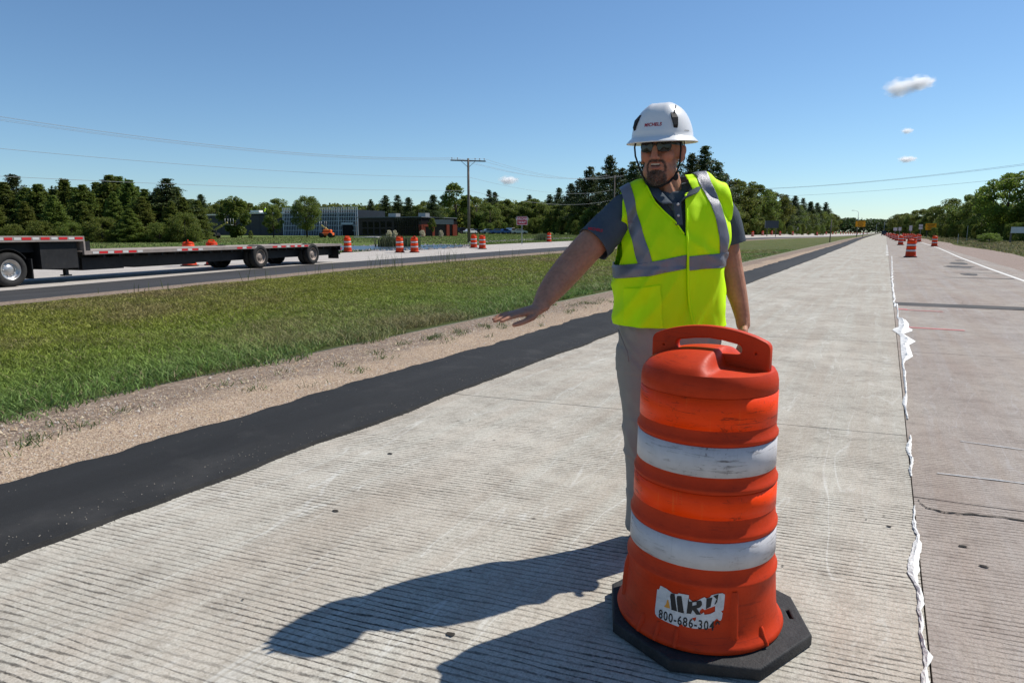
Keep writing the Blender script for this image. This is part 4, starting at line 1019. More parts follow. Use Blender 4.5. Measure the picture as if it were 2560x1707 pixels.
# the R has real counters
Rb = [(1155, 570), (1175, 660), (1400, 660), (1425, 700), (1430, 760), (1390, 810), (1330, 820), (1420, 970), (1330, 955), (1250, 840), (1225, 925), (1135, 910)]
Rc = [(1240, 680), (1320, 680), (1320, 745), (1240, 755)]
me = curve_plate([[su(p) for p in Rb], [su(p) for p in Rc]], .0004, 0); subdiv(me, 3); wrap(me, stk_th, ZS, .0026); link_mesh('letter', me, M_ink, stk)
me = text_mesh('800-686-3049', .043, 0, 'CENTER', .0008, 1.16, .715); subdiv(me, 1)
for v in me.vertices: v.co.x += .002; v.co.y += -.050
me2 = me
bm = bmesh.new(); bm.from_mesh(me2)     # the last digit is torn off
dl = [f for f in bm.faces if f.calc_center_median().x > su((1690, 1100))[0] and f.calc_center_median().y < -.045]
bmesh.ops.delete(bm, geom=dl, context='FACES'); bm.to_mesh(me2); bm.free()
wrap(me2, stk_th, ZS, .0026); link_mesh('phone_number', me2, M_ink, stk)
lt = MB()
lt.add([(*su(p), 0) for p in [(715, 615), (745, 610), (750, 650), (765, 690), (790, 800), (700, 780), (650, 760), (690, 720), (705, 680)]], [tuple(range(9))])
me = lt.mesh('l'); subdiv(me, 2); wrap(me, stk_th, ZS, .0026); link_mesh('cone_emblem', me, M_inko, stk)

D2 = make_drum(28, 5, R_(10), R_(20), 'nearest orange and white drum in the closed right lane', 'orange traffic drums')
def put_drum(x, y, label, group='orange traffic drums', rz=0.0, first=[True]):
    if first[0]: o = D2; first[0] = False
    else: o = copy_tree(D2)
    o.location = (x, y, land(x, y) + .004); o.rotation_euler.z = rz
    o['label'] = label; o['group'] = group; return o
rd = random.Random(4)
def dat(px, py, D=None):
    p = gp(px, py) if D is None else dp(px, 533, D)
    return p.x, p.y
x, y = dat(2091, 591); put_drum(x, y, 'nearest orange and white drum in the closed right lane, alone in front of the cluster')
for px, D, lb in [(797, 45.5, 'drum just behind the tail of the flatbed trailer'), (917, 45, 'left drum of the pair at the pond edge'), (951, 45.2, 'right drum of the pair at the pond edge'),
                  (1088, 54.5, 'smaller drum right beside the utility pole'), (1107.5, 52, 'drum second to the right of the utility pole'), (1261, 77, 'lone drum between the WRONG WAY sign and the raised arm'),
                  (430, 28.4, 'drum mostly hidden behind the middle of the trailer deck, left one'), (484, 29.2, 'drum mostly hidden behind the trailer deck, next to its front axle')]:
    x, y = dat(px, 0, D); put_drum(x, y, lb, rz=rd.random() * 6)
for px, D in [(1729, 142), (1752, 165), (1773, 180), (1792, 176), (1821, 190)]:
    x, y = dat(px, 0, D); put_drum(x, y, {1729: 'leftmost drum of the row on the far carriageway right of the worker', 1752: 'second drum right of the worker on the far carriageway', 1773: 'third drum right of the worker on the far carriageway', 1792: 'fourth drum right of the worker, below the dark sign', 1821: 'fifth drum right of the worker on the far carriageway'}[px], rz=rd.random() * 6)
for px, D in [(1855, 225), (1877, 215), (1883, 260), (1898, 260), (1913, 290), (1920, 310), (1931, 330), (1937, 345), (1943, 360), (1949, 370), (1954, 380), (1959, 390), (1964, 400), (1970, 410), (1976, 420), (1984, 430), (1992, 445)]:
    x, y = dat(px, 0, D); put_drum(x, y, 'tiny drum in the distant row across the far carriageway', 'distant drums on the far carriageway', rz=rd.random() * 6)
for px, D, lb in [(2149, 67, 'orange drum standing by itself outside the white edge line'), (2071, 74, 'drum left of the nearest one, front of the left file in the closed lane'), (2103, 88, 'drum right behind the nearest one in the closed lane'), (2113, 97, 'rightmost drum of the cluster inside the white edge line'),
                  (2061, 110, 'drum second in the left file of the closed lane'), (2078, 103, 'drum half hidden behind the front of the left file'), (2054, 125, 'drum third in the left file of the closed lane'), (2084, 135, 'drum in the middle of the cluster, behind the left file'), (2099, 118, 'small drum above the nearest one in the cluster'), (2110, 122, 'small drum at the top right of the cluster')]:
    x, y = dat(px, 0, D); put_drum(x, y, lb, rz=rd.random() * 6)
for px, D in [(2047, 150), (2052, 165), (2087, 150), (2080, 170), (2042, 185), (2047, 205), (2037, 230), (2041, 250), (2091, 140), (2033, 270), (2030, 300), (2095, 160), (2075, 190)]:
    x, y = dat(px, 0, D); put_drum(x, y, 'small drum crowded in the far end of the closed lane', 'far drums crowded in the closed lane', rz=rd.random() * 6)
# ------------------------------------------------------------------ the worker
def blob(mb, voxel, it=4, fac=.5, name='blob'):
    me0 = mb.mesh('src'); o = bpy.data.objects.new('src', me0); col.objects.link(o)
    m = o.modifiers.new('r', 'REMESH'); m.mode = 'VOXEL'; m.voxel_size = voxel; m.adaptivity = 0
    if it:
        s = o.modifiers.new('s', 'SMOOTH'); s.factor = fac; s.iterations = it
    dg = bpy.context.evaluated_depsgraph_get()
    me = bpy.data.meshes.new_from_object(o.evaluated_get(dg)); me.name = name
    bpy.data.objects.remove(o); bpy.data.meshes.remove(me0)
    me.shade_smooth(); return me
def rings(mb, R, n=28, p=2.4):
    "stack of super-ellipse sections (z, cx, cy, a, b)"
    vs = []
    for z, cx_, cy_, a, b in R:
        for k in range(n):
            th = 2 * math.pi * k / n; c, s = math.cos(th), math.sin(th)
            vs.append((cx_ + a * math.copysign(abs(c) ** (2 / p), c), cy_ + b * math.copysign(abs(s) ** (2 / p), s), z))
    N = len(R); fs = [(i * n + k, i * n + (k + 1) % n, (i + 1) * n + (k + 1) % n, (i + 1) * n + k) for i in range(N - 1) for k in range(n)]
    fs += [tuple(range(n - 1, -1, -1)), tuple(range((N - 1) * n, N * n))]
    return mb.add(vs, fs, 0, True)
def get_np(me):
    v = np.empty(len(me.vertices) * 3, np.float32); me.vertices.foreach_get('co', v); v = v.reshape(-1, 3)
    n = np.empty(len(me.vertices) * 3, np.float32); me.vertices.foreach_get('normal', n); return v, n.reshape(-1, 3)
def set_np(me, v): me.vertices.foreach_set('co', v.astype(np.float32).ravel()); me.update()

Ru = Vector((math.cos(YAW), math.sin(YAW), 0)); Fu = Vector((-math.sin(YAW), math.cos(YAW), 0))
mp_ = Ru * .68 + Fu * 2.92
MAN = empty('person', (mp_.x, mp_.y, .003), YAW, 'worker in white helmet, sunglasses and lime safety vest, holding one arm out', 'person')

# head frame: faces -y, turned to his right
HM = Matrix.Translation((-.066, -.045, 1.712)) @ Matrix.Rotation(R_(-27), 4, 'Z') @ Matrix.Rotation(R_(3), 4, 'X')
hb = MB()
hb.ball((0, .014, .036), (.078, .099, .108), 24, 16)
hb.ball((0, -.014, -.045), (.064, .078, .074), 24, 16)
hb.ball((0, -.050, -.085), (.050, .042, .036), 20, 12)
hb.ball((0, -.070, -.100), (.026, .022, .020), 16, 10)
for s in (-1, 1):
    hb.ball((s * .040, -.062, -.010), (.028, .026, .026), 14, 10)         # cheek
    hb.ball((s * .043, -.032, -.068), (.024, .040, .032), 14, 10)         # jaw corner
    hb.ball((s * .030, -.083, .052), (.026, .012, .010), 12, 8)           # brow
    hb.ball((s * .013, -.1045, -.020), (.0095, .011, .0085), 12, 8)        # nostril wing
    hb.ball((s * .081, .012, .000), (.010, .021, .034), 14, 10, rot=Matrix.Rotation(R_(s * -14), 3, 'Z') @ Matrix.Rotation(R_(-8), 3, 'X'))
    hb.ball((s * .086, .017, .012), (.007, .017, .022), 12, 8, rot=Matrix.Rotation(R_(s * -22), 3, 'Z'))
    hb.ball((s * .080, .004, -.026), (.008, .010, .012), 10, 8)
hb.tube([(0, -.088, .040), (0, -.100, .018), (0, -.113, -.008), (0, -.117, -.018)], [.010, .0115, .013, .0125], 12, dome=True)
hb.tube([(-.026, -.088, -.0385), (-.012, -.0965, -.034), (0, -.098, -.0355), (.012, -.0965, -.034), (.026, -.088, -.0385)], [.003, .0055, .006, .0055, .003], 8, dome=True)
hb.tube([(-.024, -.087, -.052), (-.010, -.094, -.0585), (0, -.0955, -.0595), (.010, -.094, -.0585), (.024, -.087, -.052)], [.003, .006, .0068, .006, .003], 8, dome=True)
hb.xform(HM)
bb = MB(); bb.v, bb.f, bb.m, bb.sm = hb.v, hb.f, hb.m, hb.sm
bb.tube([(.010, .020, 1.46), (-.008, .012, 1.52), (-.026, .002, 1.575), (-.042, -.002, 1.63)], [.074, .064, .060, .058], 20, dome=True)
bb.tube([(-.012, -.045, 1.50), (-.045, -.050, 1.60)], [.030, .020], 10, dome=True)
rings(bb, [(.90, 0, .01, .17, .115), (1.05, 0, 0, .185, .13), (1.2, 0, 0, .19, .13), (1.35, 0, 0, .185, .12), (1.46, 0, .01, .16, .10), (1.52, 0, .01, .09, .07)])
# arms
AR = [(-.205, .00, 1.475), (-.300, -.045, 1.400), (-.385, -.095, 1.315), (-.452, -.135, 1.245), (-.500, -.185, 1.195), (-.540, -.240, 1.152), (-.568, -.285, 1.118), (-.580, -.305, 1.105)]
bb.tube(AR, [.062, .064, .064, .061, .058, .049, .037, .032], 20, dome=True, flat=[1, 1, 1, 1, .95, .88, .8, .78], side=(.3, -.6, 0))
AL = [(.190, .02, 1.500), (.222, .030, 1.42), (.244, .032, 1.32), (.264, .030, 1.24), (.281, .018, 1.17), (.298, -.002, 1.10), (.310, -.020, 1.035), (.312, -.028, 1.005)]
bb.tube(AL, [.058, .056, .054, .051, .047, .038, .031, .029], 18, dome=True)
# right hand (palm down, thumb towards the camera)
def hand(mb, W, h, w, up, curl, tdir, ln=(.078, .086, .080, .062), spread=.10, thumb=None):
    W, h, w, up = Vector(W), Vector(h).normalized(), Vector(w).normalized(), Vector(up).normalized()
    mb.tube([W - h * .02, W + h * .02, W + h * .058, W + h * .098], [.030, .036, .042, .041], 14, flat=[.62, .50, .40, .32], side=tuple(w), dome=True)
    for k, (o_, l_) in enumerate(zip((.034, .0115, -.011, -.033), ln)):
        d = (h + w * spread * (1.1 - .75 * k)).normalized()
        b0 = W + h * (.094 - .004 * abs(k - 1)) + w * o_ + up * .001
        c1, c2, c3 = curl
        def rot(dv, a): return (dv * math.cos(a) - up * math.sin(a)).normalized()
        p1 = b0 + rot(d, c1) * l_ * .47; p2 = p1 + rot(d, c2) * l_ * .30; p3 = p2 + rot(d, c3) * l_ * .23
        mb.tube([b0 - d * .025, b0, (b0 + p1) / 2, p1, (p1 + p2) / 2, p2, p3], [.0106, .0104, .0094, .0100, .0090, .0088, .0074], 10, flat=.92, side=tuple(w), dome=True)
    t0 = W + h * .018 + w * .024 - up * .004
    if thumb is None:
        t1 = t0 + (h * .35 + w * .8 - up * .25).normalized() * .034
        t2 = t1 + (h * .9 + w * .45 - up * .3).normalized() * .034; t3 = t2 + (h * 1.0 + w * .15 - up * .35).normalized() * .026
    else: t1, t2, t3 = [Vector(q) for q in thumb]
    mb.tube([t0, t1, t2, (t2 + t3) / 2, t3], [.017, .0145, .0115, .0115, .0092], 12, dome=True, flat=.9, side=tuple(w))
h_ = (-.872, -.455, -.165); w_ = (.46, -.888, 0)
hand(bb, (-.580, -.305, 1.105), h_, w_, Vector(h_).cross(Vector(w_)) * 1.0, (-.02, .06, .12), None, ln=(.096, .104, .096, .074), spread=.13, thumb=[(-.603, -.360, 1.077), (-.632, -.392, 1.066), (-.672, -.418, 1.056)])
hand(bb, (.312, -.028, 1.005), (-.05, -.16, -1), (0, -1, .15), (1, 0, -.05), (.35, .85, 1.2), None, ln=(.075, .082, .077, .06), spread=.04)
body = blob(bb, .0036, 2, .5, 'body')
V, Nn = get_np(body)
# skin, lips and shaved hair tint from position in the head frame
Hi = np.array(HM.inverted()); P = V @ Hi[:3, :3].T + Hi[:3, 3]
tn = np.ones((len(V), 3)) * np.array([.43, .205, .128])
nz = np.array([mnoise.noise(Vector((v[0] * 22, v[1] * 22, v[2] * 22))) for v in V])
nz2 = np.array([mnoise.noise(Vector((v[0] * 90, v[1] * 90, v[2] * 90))) for v in V])
tn *= (1 + .16 * nz + .16 * nz2)[:, None]
headm = (P[:, 2] > -.14) & (V[:, 2] > 1.56)
def gauss(c, r): return np.exp(-(((P - np.array(c)) / np.array(r)) ** 2).sum(1)) * headm
red = np.clip(gauss((0, -.115, -.012), (.02, .03, .02)) + gauss((.045, -.07, -.008), (.03, .04, .025)) + gauss((-.045, -.07, -.008), (.03, .04, .025)) + gauss((.085, .012, 0), (.02, .03, .04)) + gauss((-.085, .012, 0), (.02, .03, .04)), 0, 1)[:, None]
tn = tn * (1 - .5 * red) + np.array([.50, .17, .115]) * .5 * red
lip = np.clip(1.3 * (gauss((0, -.097, -.0355), (.022, .012, .0035)) + gauss((0, -.094, -.058), (.020, .012, .0055))), 0, 1)[:, None]
tn = tn * (1 - .75 * lip) + np.array([.30, .085, .075]) * .75 * lip
# goatee and moustache colour on the skin under the hairs
jt = nz2 * .0022
mou = ((np.abs(P[:, 0]) < .033 + jt) & (P[:, 2] > -.035) & (P[:, 2] < -.0245 - 3.5 * P[:, 0] ** 2 + jt) & (P[:, 1] < -.075)) | ((np.abs(np.hypot(P[:, 0] / .036, (P[:, 2] + .058) / .040) - 1.0) < .13 + jt * 20) & (P[:, 2] > -.075) & (P[:, 2] < -.026) & (P[:, 1] < -.05))
chi = (np.hypot(P[:, 0] / .040, (P[:, 2] + .094) / .030) < 1 + jt * 20) & (P[:, 2] < -.066 + 5 * P[:, 0] ** 2) & (P[:, 1] < -.035) & headm
soul = (np.abs(P[:, 0]) < .012) & (P[:, 2] < -.065) & (P[:, 2] > -.075) & (P[:, 1] < -.05)
beard = (mou | chi | soul) & headm
bw = np.clip(.78 + .5 * nz[beard] + .35 * nz2[beard], .25, .95)[:, None]; tn[beard] = tn[beard] * (1 - bw) + np.array([.06, .042, .034]) * bw
hair = headm & (P[:, 2] > .030) & (P[:, 1] > -.035) & (np.abs(P[:, 0]) > .045) & ~((P[:, 2] < .035))
hair |= headm & (P[:, 1] > .035) & (P[:, 2] > -.03)
tn[hair] = np.array([.05, .035, .028])
a = body.color_attributes.new('tint', 'FLOAT_COLOR', 'POINT'); A = np.ones((len(V), 4), np.float32); A[:, :3] = np.clip(tn, 0, 1); a.data.foreach_set('color', A.ravel())
t = NT('skin'); at = t.n('ShaderNodeAttribute'); at.attribute_name = 'tint'; co = t.coord('Object')
M_skin = t.done(t.princ(at.outputs['Color'], .6, .22, 0, t.bump(t.noise(co, 260, 4, .7), .22, .004), **{'Subsurface Weight': .12, 'Subsurface Scale': .01}))
BODY = link_mesh('body', body, M_skin, MAN)
# hairs of goatee, moustache, side hair and right forearm
rngh = np.random.default_rng(3)
def hairs(idx, n, ln, wd, col_, name, down=.6):
    pick = rngh.choice(idx, n); C = V[pick] + rngh.normal(size=(n, 3)) * .0018; Nv = Nn[pick]
    d = Nv * .55 + np.array([0, 0, -down]) + rngh.normal(size=(n, 3)) * .28; d /= np.linalg.norm(d, axis=1)[:, None]
    a_ = np.cross(d, rngh.normal(size=(n, 3))); a_ /= np.linalg.norm(a_, axis=1)[:, None]
    L_ = (ln * rngh.uniform(.5, 1.3, n))[:, None]; Vh = np.stack([C - a_ * wd, C + a_ * wd, C + d * L_], 1).reshape(-1, 3)
    F = np.arange(n * 3).reshape(-1, 3); c = np.repeat(np.array(col_) * rngh.uniform(.5, 1.6, (n, 1)) + (rngh.uniform(0, 1, (n, 1)) < .16) * .12, 3, 0)
    return Vh, F, c
mt = NT('hair'); at = mt.n('ShaderNodeAttribute'); at.attribute_name = 'tint'; M_hair = mt.done(mt.princ(at.outputs['Color'], .6, .3))
for nm, msk, n, ln, wd, c in (('goatee', chi | soul, 2600, .009, .0005, (.13, .09, .065)), ('moustache', mou & headm, 1000, .005, .0004, (.09, .055, .04)), ('hair', hair & (P[:, 2] < .08), 1800, .006, .0006, (.06, .042, .033))):
    idx = np.nonzero(msk)[0]
    if len(idx): Vh, F, c_ = hairs(idx, n, ln, wd, c, nm); o = np_mesh(nm, Vh, F, M_hair, MAN, c_)
arm = (V[:, 0] < -.36) & (V[:, 0] > -.60) & (V[:, 2] < 1.36)
Vh, F, c_ = hairs(np.nonzero(arm)[0], 2600, .010, .00022, (.16, .09, .055), 'arm_hair', .1); np_mesh('arm_hair', Vh, F, M_hair, MAN, c_)
# mouth
mm = MB(); mm.ball((0, -.0915, -.0468), (.0195, .0045, .0075), 14, 8); mm.xform(HM); mm.build('mouth', simple('mouth_dark', (.05, .012, .012), .6), MAN)
mm = MB()
for k in range(-3, 4): mm.ball((k * .0047, -.0955 + abs(k) * .0008, -.0432), (.0026, .0022, .0036), 8, 6)
mm.xform(HM); mm.build('teeth', simple('teeth', (.62, .56, .46), .35, .5), MAN)['kind'] = 'stuff'

# sunglasses
gl = empty('sunglasses', (0, 0, 0)); gl.parent = MAN
M_lens = simple('mirror_lens', (.010, .010, .009), .10, .45, .0, var=.1); M_frame = simple('black_frame', (.012, .012, .013), .35, .5)
for s in (-1, 1):
    out = []; n = 20
    for k in range(n):
        th = 2 * math.pi * k / n; c, sn = math.cos(th), math.sin(th)
        x = .0290 * math.copysign(abs(c) ** .62, c); z = .0215 * math.copysign(abs(sn) ** .7, sn)
        if z < 0: x *= .93
        X = s * .0335 + x; Y = -.106 + .95 * (abs(X) ** 2.1) * 6.2
        out.append((X, Y, .024 + z))
    mb = MB(); cen = (s * .0335, -.1085 + .95 * (.0335 ** 2.1) * 6.2, .024)
    inner = [((p[0] - s * .0335) * .84 + s * .0335, p[1] - .001, (p[2] - .024) * .80 + .023) for p in out]
    mid = [((p[0] - s * .0335) * .5 + s * .0335, p[1] * .5 + cen[1] * .5 - .001, (p[2] - .024) * .5 + .024) for p in out]
    vs = [cen] + mid + inner
    mb.add(vs, [(0, 1 + k, 1 + (k + 1) % n) for k in range(n)] + [(1 + k, 1 + n + k, 1 + n + (k + 1) % n, 1 + (k + 1) % n) for k in range(n)], 0, True)
    mb.xform(HM); mb.build('lens', M_lens, gl)
    mb = MB(); vs = out + inner + [(p[0], p[1] + .003, p[2]) for p in out]
    mb.add(vs, [(k, (k + 1) % n, n + (k + 1) % n, n + k) for k in range(n)] + [(k, 2 * n + k, 2 * n + (k + 1) % n, (k + 1) % n) for k in range(n)], 0, True)
    mb.bar((s * .060, -.088, .036), (s * .083, .012, .034), .003, .010)
    mb.xform(HM); mb.build('rim', M_frame, gl)
mb = MB().tube([(-.009, -.1085, .031), (0, -.1115, .033), (.009, -.1085, .031)], .0032, 8); mb.xform(HM); mb.build('bridge', M_frame, gl)

# helmet
HH = HM @ Matrix.Translation((0, -.002, .0)) @ Matrix.Rotation(R_(1), 4, 'X')
hat = empty('hard_hat', (0, 0, 0)); hat.parent = MAN
M_hat = simple('white_helmet', (.78, .775, .76), .28, .5, var=.03, scale=9, dirt=.10, dirtcol=(.5, .48, .45))
def hat_pt(th, q):
    "q 0 crown .. 1 foot of the dome .. 1.35 brim edge"
    c, s = math.cos(th), math.sin(th)
    if q <= 1:
        z = .064 + .134 * (1 - q ** 2.9) ** .62; r = q
        ax, ay = .112 + .010 * q, .134 + .008 * q
        x, y = ax * r * c, ay * r * s
        if y < -.06 and abs(x) < .062 and z > .085:                      # flat front plate
            y += min(.010, (-.06 - y) * .16) * (1 - (x / .062) ** 4) * min(1, (z - .085) / .02)
        ridge = math.exp(-((abs(x) - .035) / .012) ** 2) * .004 * (q < .85)
        return (x, y + .006, z + ridge)
    u = (q - 1) / .35; drop = .0 - .017 * u - .004 * u * u
    ex = .122 + .021 * u; ey = .142 + (.021 + .012 * (s < 0) * abs(s)) * u
    return (ex * c, ey * s + .006, .064 + drop)
n = 56; Q = [0, .12, .25, .38, .5, .6, .7, .78, .85, .9, .94, .97, .99, 1.0, 1.04, 1.15, 1.3, 1.35]
V_ = [hat_pt(0, 0)] + [hat_pt(2 * math.pi * k / n, q) for q in Q[1:] for k in range(n)]
F_ = [(0, 1 + k, 1 + (k + 1) % n) for k in range(n)] + [(1 + i * n + k, 1 + (i + 1) * n + k, 1 + (i + 1) * n + (k + 1) % n, 1 + i * n + (k + 1) % n) for i in range(len(Q) - 2) for k in range(n)]
mb = MB().add(V_, F_, 0, True); mb.xform(HH); o = mb.build('shell', M_hat, hat)
md = o.modifiers.new('thick', 'SOLIDIFY'); md.thickness = .0035; md.offset = -1
def on_hat(th_deg, z, lift=.001):
    lo, hi = 0.0, 1.0
    for _ in range(30):
        m_ = (lo + hi) / 2
        if hat_pt(R_(th_deg), m_)[2] > z: lo = m_
        else: hi = m_
    p = Vector(hat_pt(R_(th_deg), lo)); d = Vector((p.x, p.y, 0)).normalized(); return p + d * lift
M_blk = simple('black_strap', (.014, .014, .015), .7, .3)
for th in (-138, -48):      # side accessory slots
    mb = MB(); a_ = on_hat(th, .100, .002); b_ = on_hat(th, .148, .0); 
    tng = Vector((-math.sin(R_(th)), math.cos(R_(th)), 0))
    c0 = on_hat(th, .092, .0); c1 = on_hat(th, .104, .008); c2 = on_hat(th, .132, .009); c3 = on_hat(th, .152, .001)
    w0, w1 = .0085, .0125; vs = []
    for p, w in ((c0, w0), (c1, w0), (c2, w1), (c3, w1 * .8)): vs += [p - tng * w, p + tng * w]
    c = [Vector(v) - Vector((math.cos(R_(th)), math.sin(R_(th)), 0)) * .01 for v in vs]
    mb.add(vs + c, [(0, 1, 3, 2), (2, 3, 5, 4), (4, 5, 7, 6), (0, 2, 10, 8), (2, 4, 12, 10), (4, 6, 14, 12), (1, 9, 11, 3), (3, 11, 13, 5), (5, 13, 15, 7), (6, 7, 15, 14), (0, 8, 9, 1)])
    mb.xform(HH); mb.build('accessory_slot', M_blk, hat)
mb = MB(); mb.tube([on_hat(-46, .150, .003), on_hat(-42, .160, .003), on_hat(-37, .169, .003), on_hat(-31, .177, .003), on_hat(-22, .185, .003)], [.0022, .0022, .0020, .0018, .0012], 6); mb.xform(HH); mb.build('vent_groove', M_blk, hat)
M_redprint = simple('red_print', (.42, .02, .03), .5, .3, var=.03)
def hat_text(txt, th0, z0, size, mat, nm, bold, sx=1.0):
    me = text_mesh(txt, size, 0, 'CENTER', bold, 1.05, sx); subdiv(me, 1)
    for v in me.vertices:
        z = z0 + v.co.y; p0 = on_hat(th0, z, 0); r = math.hypot(p0.x, p0.y - .006)
        v.co = on_hat(th0 + math.degrees(v.co.x / r), z, .0012)
    me.transform(HH); link_mesh(nm, me, mat, hat)
hat_text('MICHELS', -93, .108, .0185, M_redprint, 'company_name', .0006, 1.0)
hat_text('STUDSON', -22, .082, .007, M_blk, 'maker_name', .0001, .9)
# chin strap
def hp(*p): return HM @ Vector(p)
mb = MB()
mb.tube([hp(-.098, -.030, .062), hp(-.104, -.035, .03), hp(-.100, -.036, -.005), hp(-.082, -.035, -.055), hp(-.058, -.042, -.100), hp(-.025, -.058, -.126), hp(.012, -.060, -.130), hp(.045, -.045, -.114), hp(.062, -.025, -.090)], .0062, 8, flat=.6)
mb.build('chin_strap', M_blk, hat)
mb = MB(); mb.tube([hp(.084, -.040, .062), hp(.086, -.034, .01), hp(.080, -.026, -.045), hp(.066, -.024, -.086)], .0062, 8, flat=.6); mb.build('side_strap', M_blk, hat)
mb = MB(); mb.tube([hp(.078, .055, .05), hp(.088, .030, -.02), hp(.078, .0, -.060), hp(.068, -.018, -.082)], .0038, 8, flat=.45); mb.build('side_strap', M_blk, hat)
mb = MB(); mb.ball(tuple(hp(.066, -.026, -.092)), (.012, .009, .017), 10, 8); mb.build('buckle', M_blk, hat)

# polo shirt
M_shirt = simple('slate_polo', (.075, .092, .112), .9, .15, var=.08, scale=12, bump=.35, bscale=420)
sh = MB()
rings(sh, [(1.02, -.01, .0, .190, .125), (1.1, -.014, 0, .188, .124), (1.2, -.016, 0, .188, .124), (1.32, -.01, 0, .192, .124), (1.42, 0, .0, .190, .118), (1.48, 0, .005, .173, .108), (1.53, -.002, .01, .125, .095), (1.565, -.008, .012, .090, .085)], 32)
sh.tube([(-.03, .01, 1.515), (-.14, .0, 1.512), (-.205, -.005, 1.480), (-.262, -.030, 1.425), (-.315, -.060, 1.370), (-.352, -.078, 1.338)], [.070, .076, .077, .077, .080, .083], 20, dome=False)
sh.tube([(.03, .015, 1.525), (.120, .015, 1.540), (.175, .018, 1.508), (.220, .022, 1.45), (.238, .026, 1.385), (.248, .028, 1.335)], [.072, .075, .074, .070, .070, .074], 20, dome=False)
me = blob(sh, .007, 4, .5, 'shirt')
V, Nn = get_np(me)
fold = np.array([mnoise.noise(Vector((v[0] * 9 + v[2] * 5, v[1] * 9, v[2] * 9))) * .006 + (1 - abs(mnoise.noise(Vector((v[0] * 14 + v[2] * 12, v[1] * 12, v[2] * 6 + 4))))) * .006 for v in V])
set_np(me, V + Nn * (fold[:, None] - .004))
bm = bmesh.new(); bm.from_mesh(me)
def openend(bm, p, d):
    p, d = Vector(p), Vector(d).normalized()
    g = [f for f in bm.faces if (f.calc_center_median() - p).length < .16]
    ge = set(); 
    for f in g: ge.update(f.edges); ge.update(f.verts)
    bmesh.ops.bisect_plane(bm, geom=g + list(ge), plane_co=p, plane_no=d, clear_outer=False)
    dl = [f for f in bm.faces if (f.calc_center_median() - p).dot(d) > .0001 and (f.calc_center_median() - p).length < .16]
    bmesh.ops.delete(bm, geom=dl, context='FACES')
openend(bm, (-.342, -.073, 1.346), (-.70, -.30, -.60)); openend(bm, (.246, .028, 1.347), (.25, .05, -1))
bm.to_mesh(me); bm.free()
SH = link_mesh('polo_shirt', me, M_shirt, MAN); SH.modifiers.new('t', 'SOLIDIFY').thickness = .004
ins_, out_ = [(-.022, -.128, 1.508), (-.052, -.096, 1.548), (-.078, -.055, 1.588), (-.088, .0, 1.615), (-.070, .062, 1.636), (0, .092, 1.64), (.066, .066, 1.64), (.072, .0, 1.628), (.056, -.052, 1.600), (.024, -.100, 1.552), (-.018, -.128, 1.508)], \
 [(-.075, -.150, 1.503), (-.100, -.122, 1.530), (-.120, -.080, 1.560), (-.130, .0, 1.580), (-.108, .085, 1.598), (0, .125, 1.60), (.105, .085, 1.605), (.112, .0, 1.605), (.098, -.070, 1.585), (.078, -.112, 1.562), (.052, -.142, 1.548)]
mb = MB(); m_ = len(ins_); midr = [((Vector(a) + Vector(b)) / 2 + Vector((0, 0, .008)) + (Vector(b) - Vector(a)).normalized() * .002) for a, b in zip(ins_, out_)]
low = [Vector(a) + Vector((0, 0, -.04)) + Vector((-Vector(a).x, -Vector(a).y, 0)).normalized() * .004 for a in ins_]
vs = low + [Vector(v) for v in ins_] + midr + [Vector(v) for v in out_]
mb.add(vs, [(r * m_ + i, r * m_ + i + 1, (r + 1) * m_ + i + 1, (r + 1) * m_ + i) for r in range(3) for i in range(m_ - 1)], 0, True)
o = mb.build('collar', M_shirt, SH); o.modifiers.new('s', 'SUBSURF').levels = 2; o.modifiers['s'].render_levels = 2; o.modifiers.new('t', 'SOLIDIFY').thickness = .0035
mb = MB(); mb.add([(-.032, -.142, 1.51), (-.004, -.143, 1.515), (.004, -.158, 1.425), (-.018, -.158, 1.425), (-.036, -.125, 1.51), (.0, -.125, 1.515), (.008, -.145, 1.425), (-.022, -.145, 1.425)], [(0, 3, 2, 1), (0, 1, 5, 4), (1, 2, 6, 5), (0, 4, 7, 3)]); mb.build('placket', M_shirt, SH)
for p in ((-.0135, -.1535, 1.462), (-.0155, -.146, 1.506)):
    mb = MB(); mb.lathe([(.0, -.0015), (.0045, -.0015), (.0055, 0), (.0055, .002)], 12, axis='y', c=p); mb.build('button', simple('button', (.6, .58, .55), .3), SH)
# print on the sleeve
lb = text_mesh('MICHELS', .016, 0, 'CENTER', .0005)
u_ = Vector((-.50, -.62, .40)); 
sx_ = Vector((.62, -.74, -.10)).normalized(); sn_ = Vector((-.45, -.60, .50)).normalized(); sy_ = sn_.cross(sx_).normalized()
bpos = Vector((-.318, -.062, 1.372)); sn_ = Vector((-.30, -.86, .40)).normalized(); sx_ = Vector((.86, -.36, -.15)); sx_ = (sx_ - sn_ * sx_.dot(sn_)).normalized(); sy_ = sn_.cross(sx_)
lb.transform(Matrix(((sx_.x, sy_.x, sn_.x, 0), (sx_.y, sy_.y, sn_.y, 0), (sx_.z, sy_.z, sn_.z, 0), (0, 0, 0, 1))))
for v in lb.vertices: v.co = v.co + bpos + sn_ * (.0875 - 3.0 * (v.co.dot(sx_)) ** 2)
link_mesh('sleeve_print', lb, M_redprint, SH)
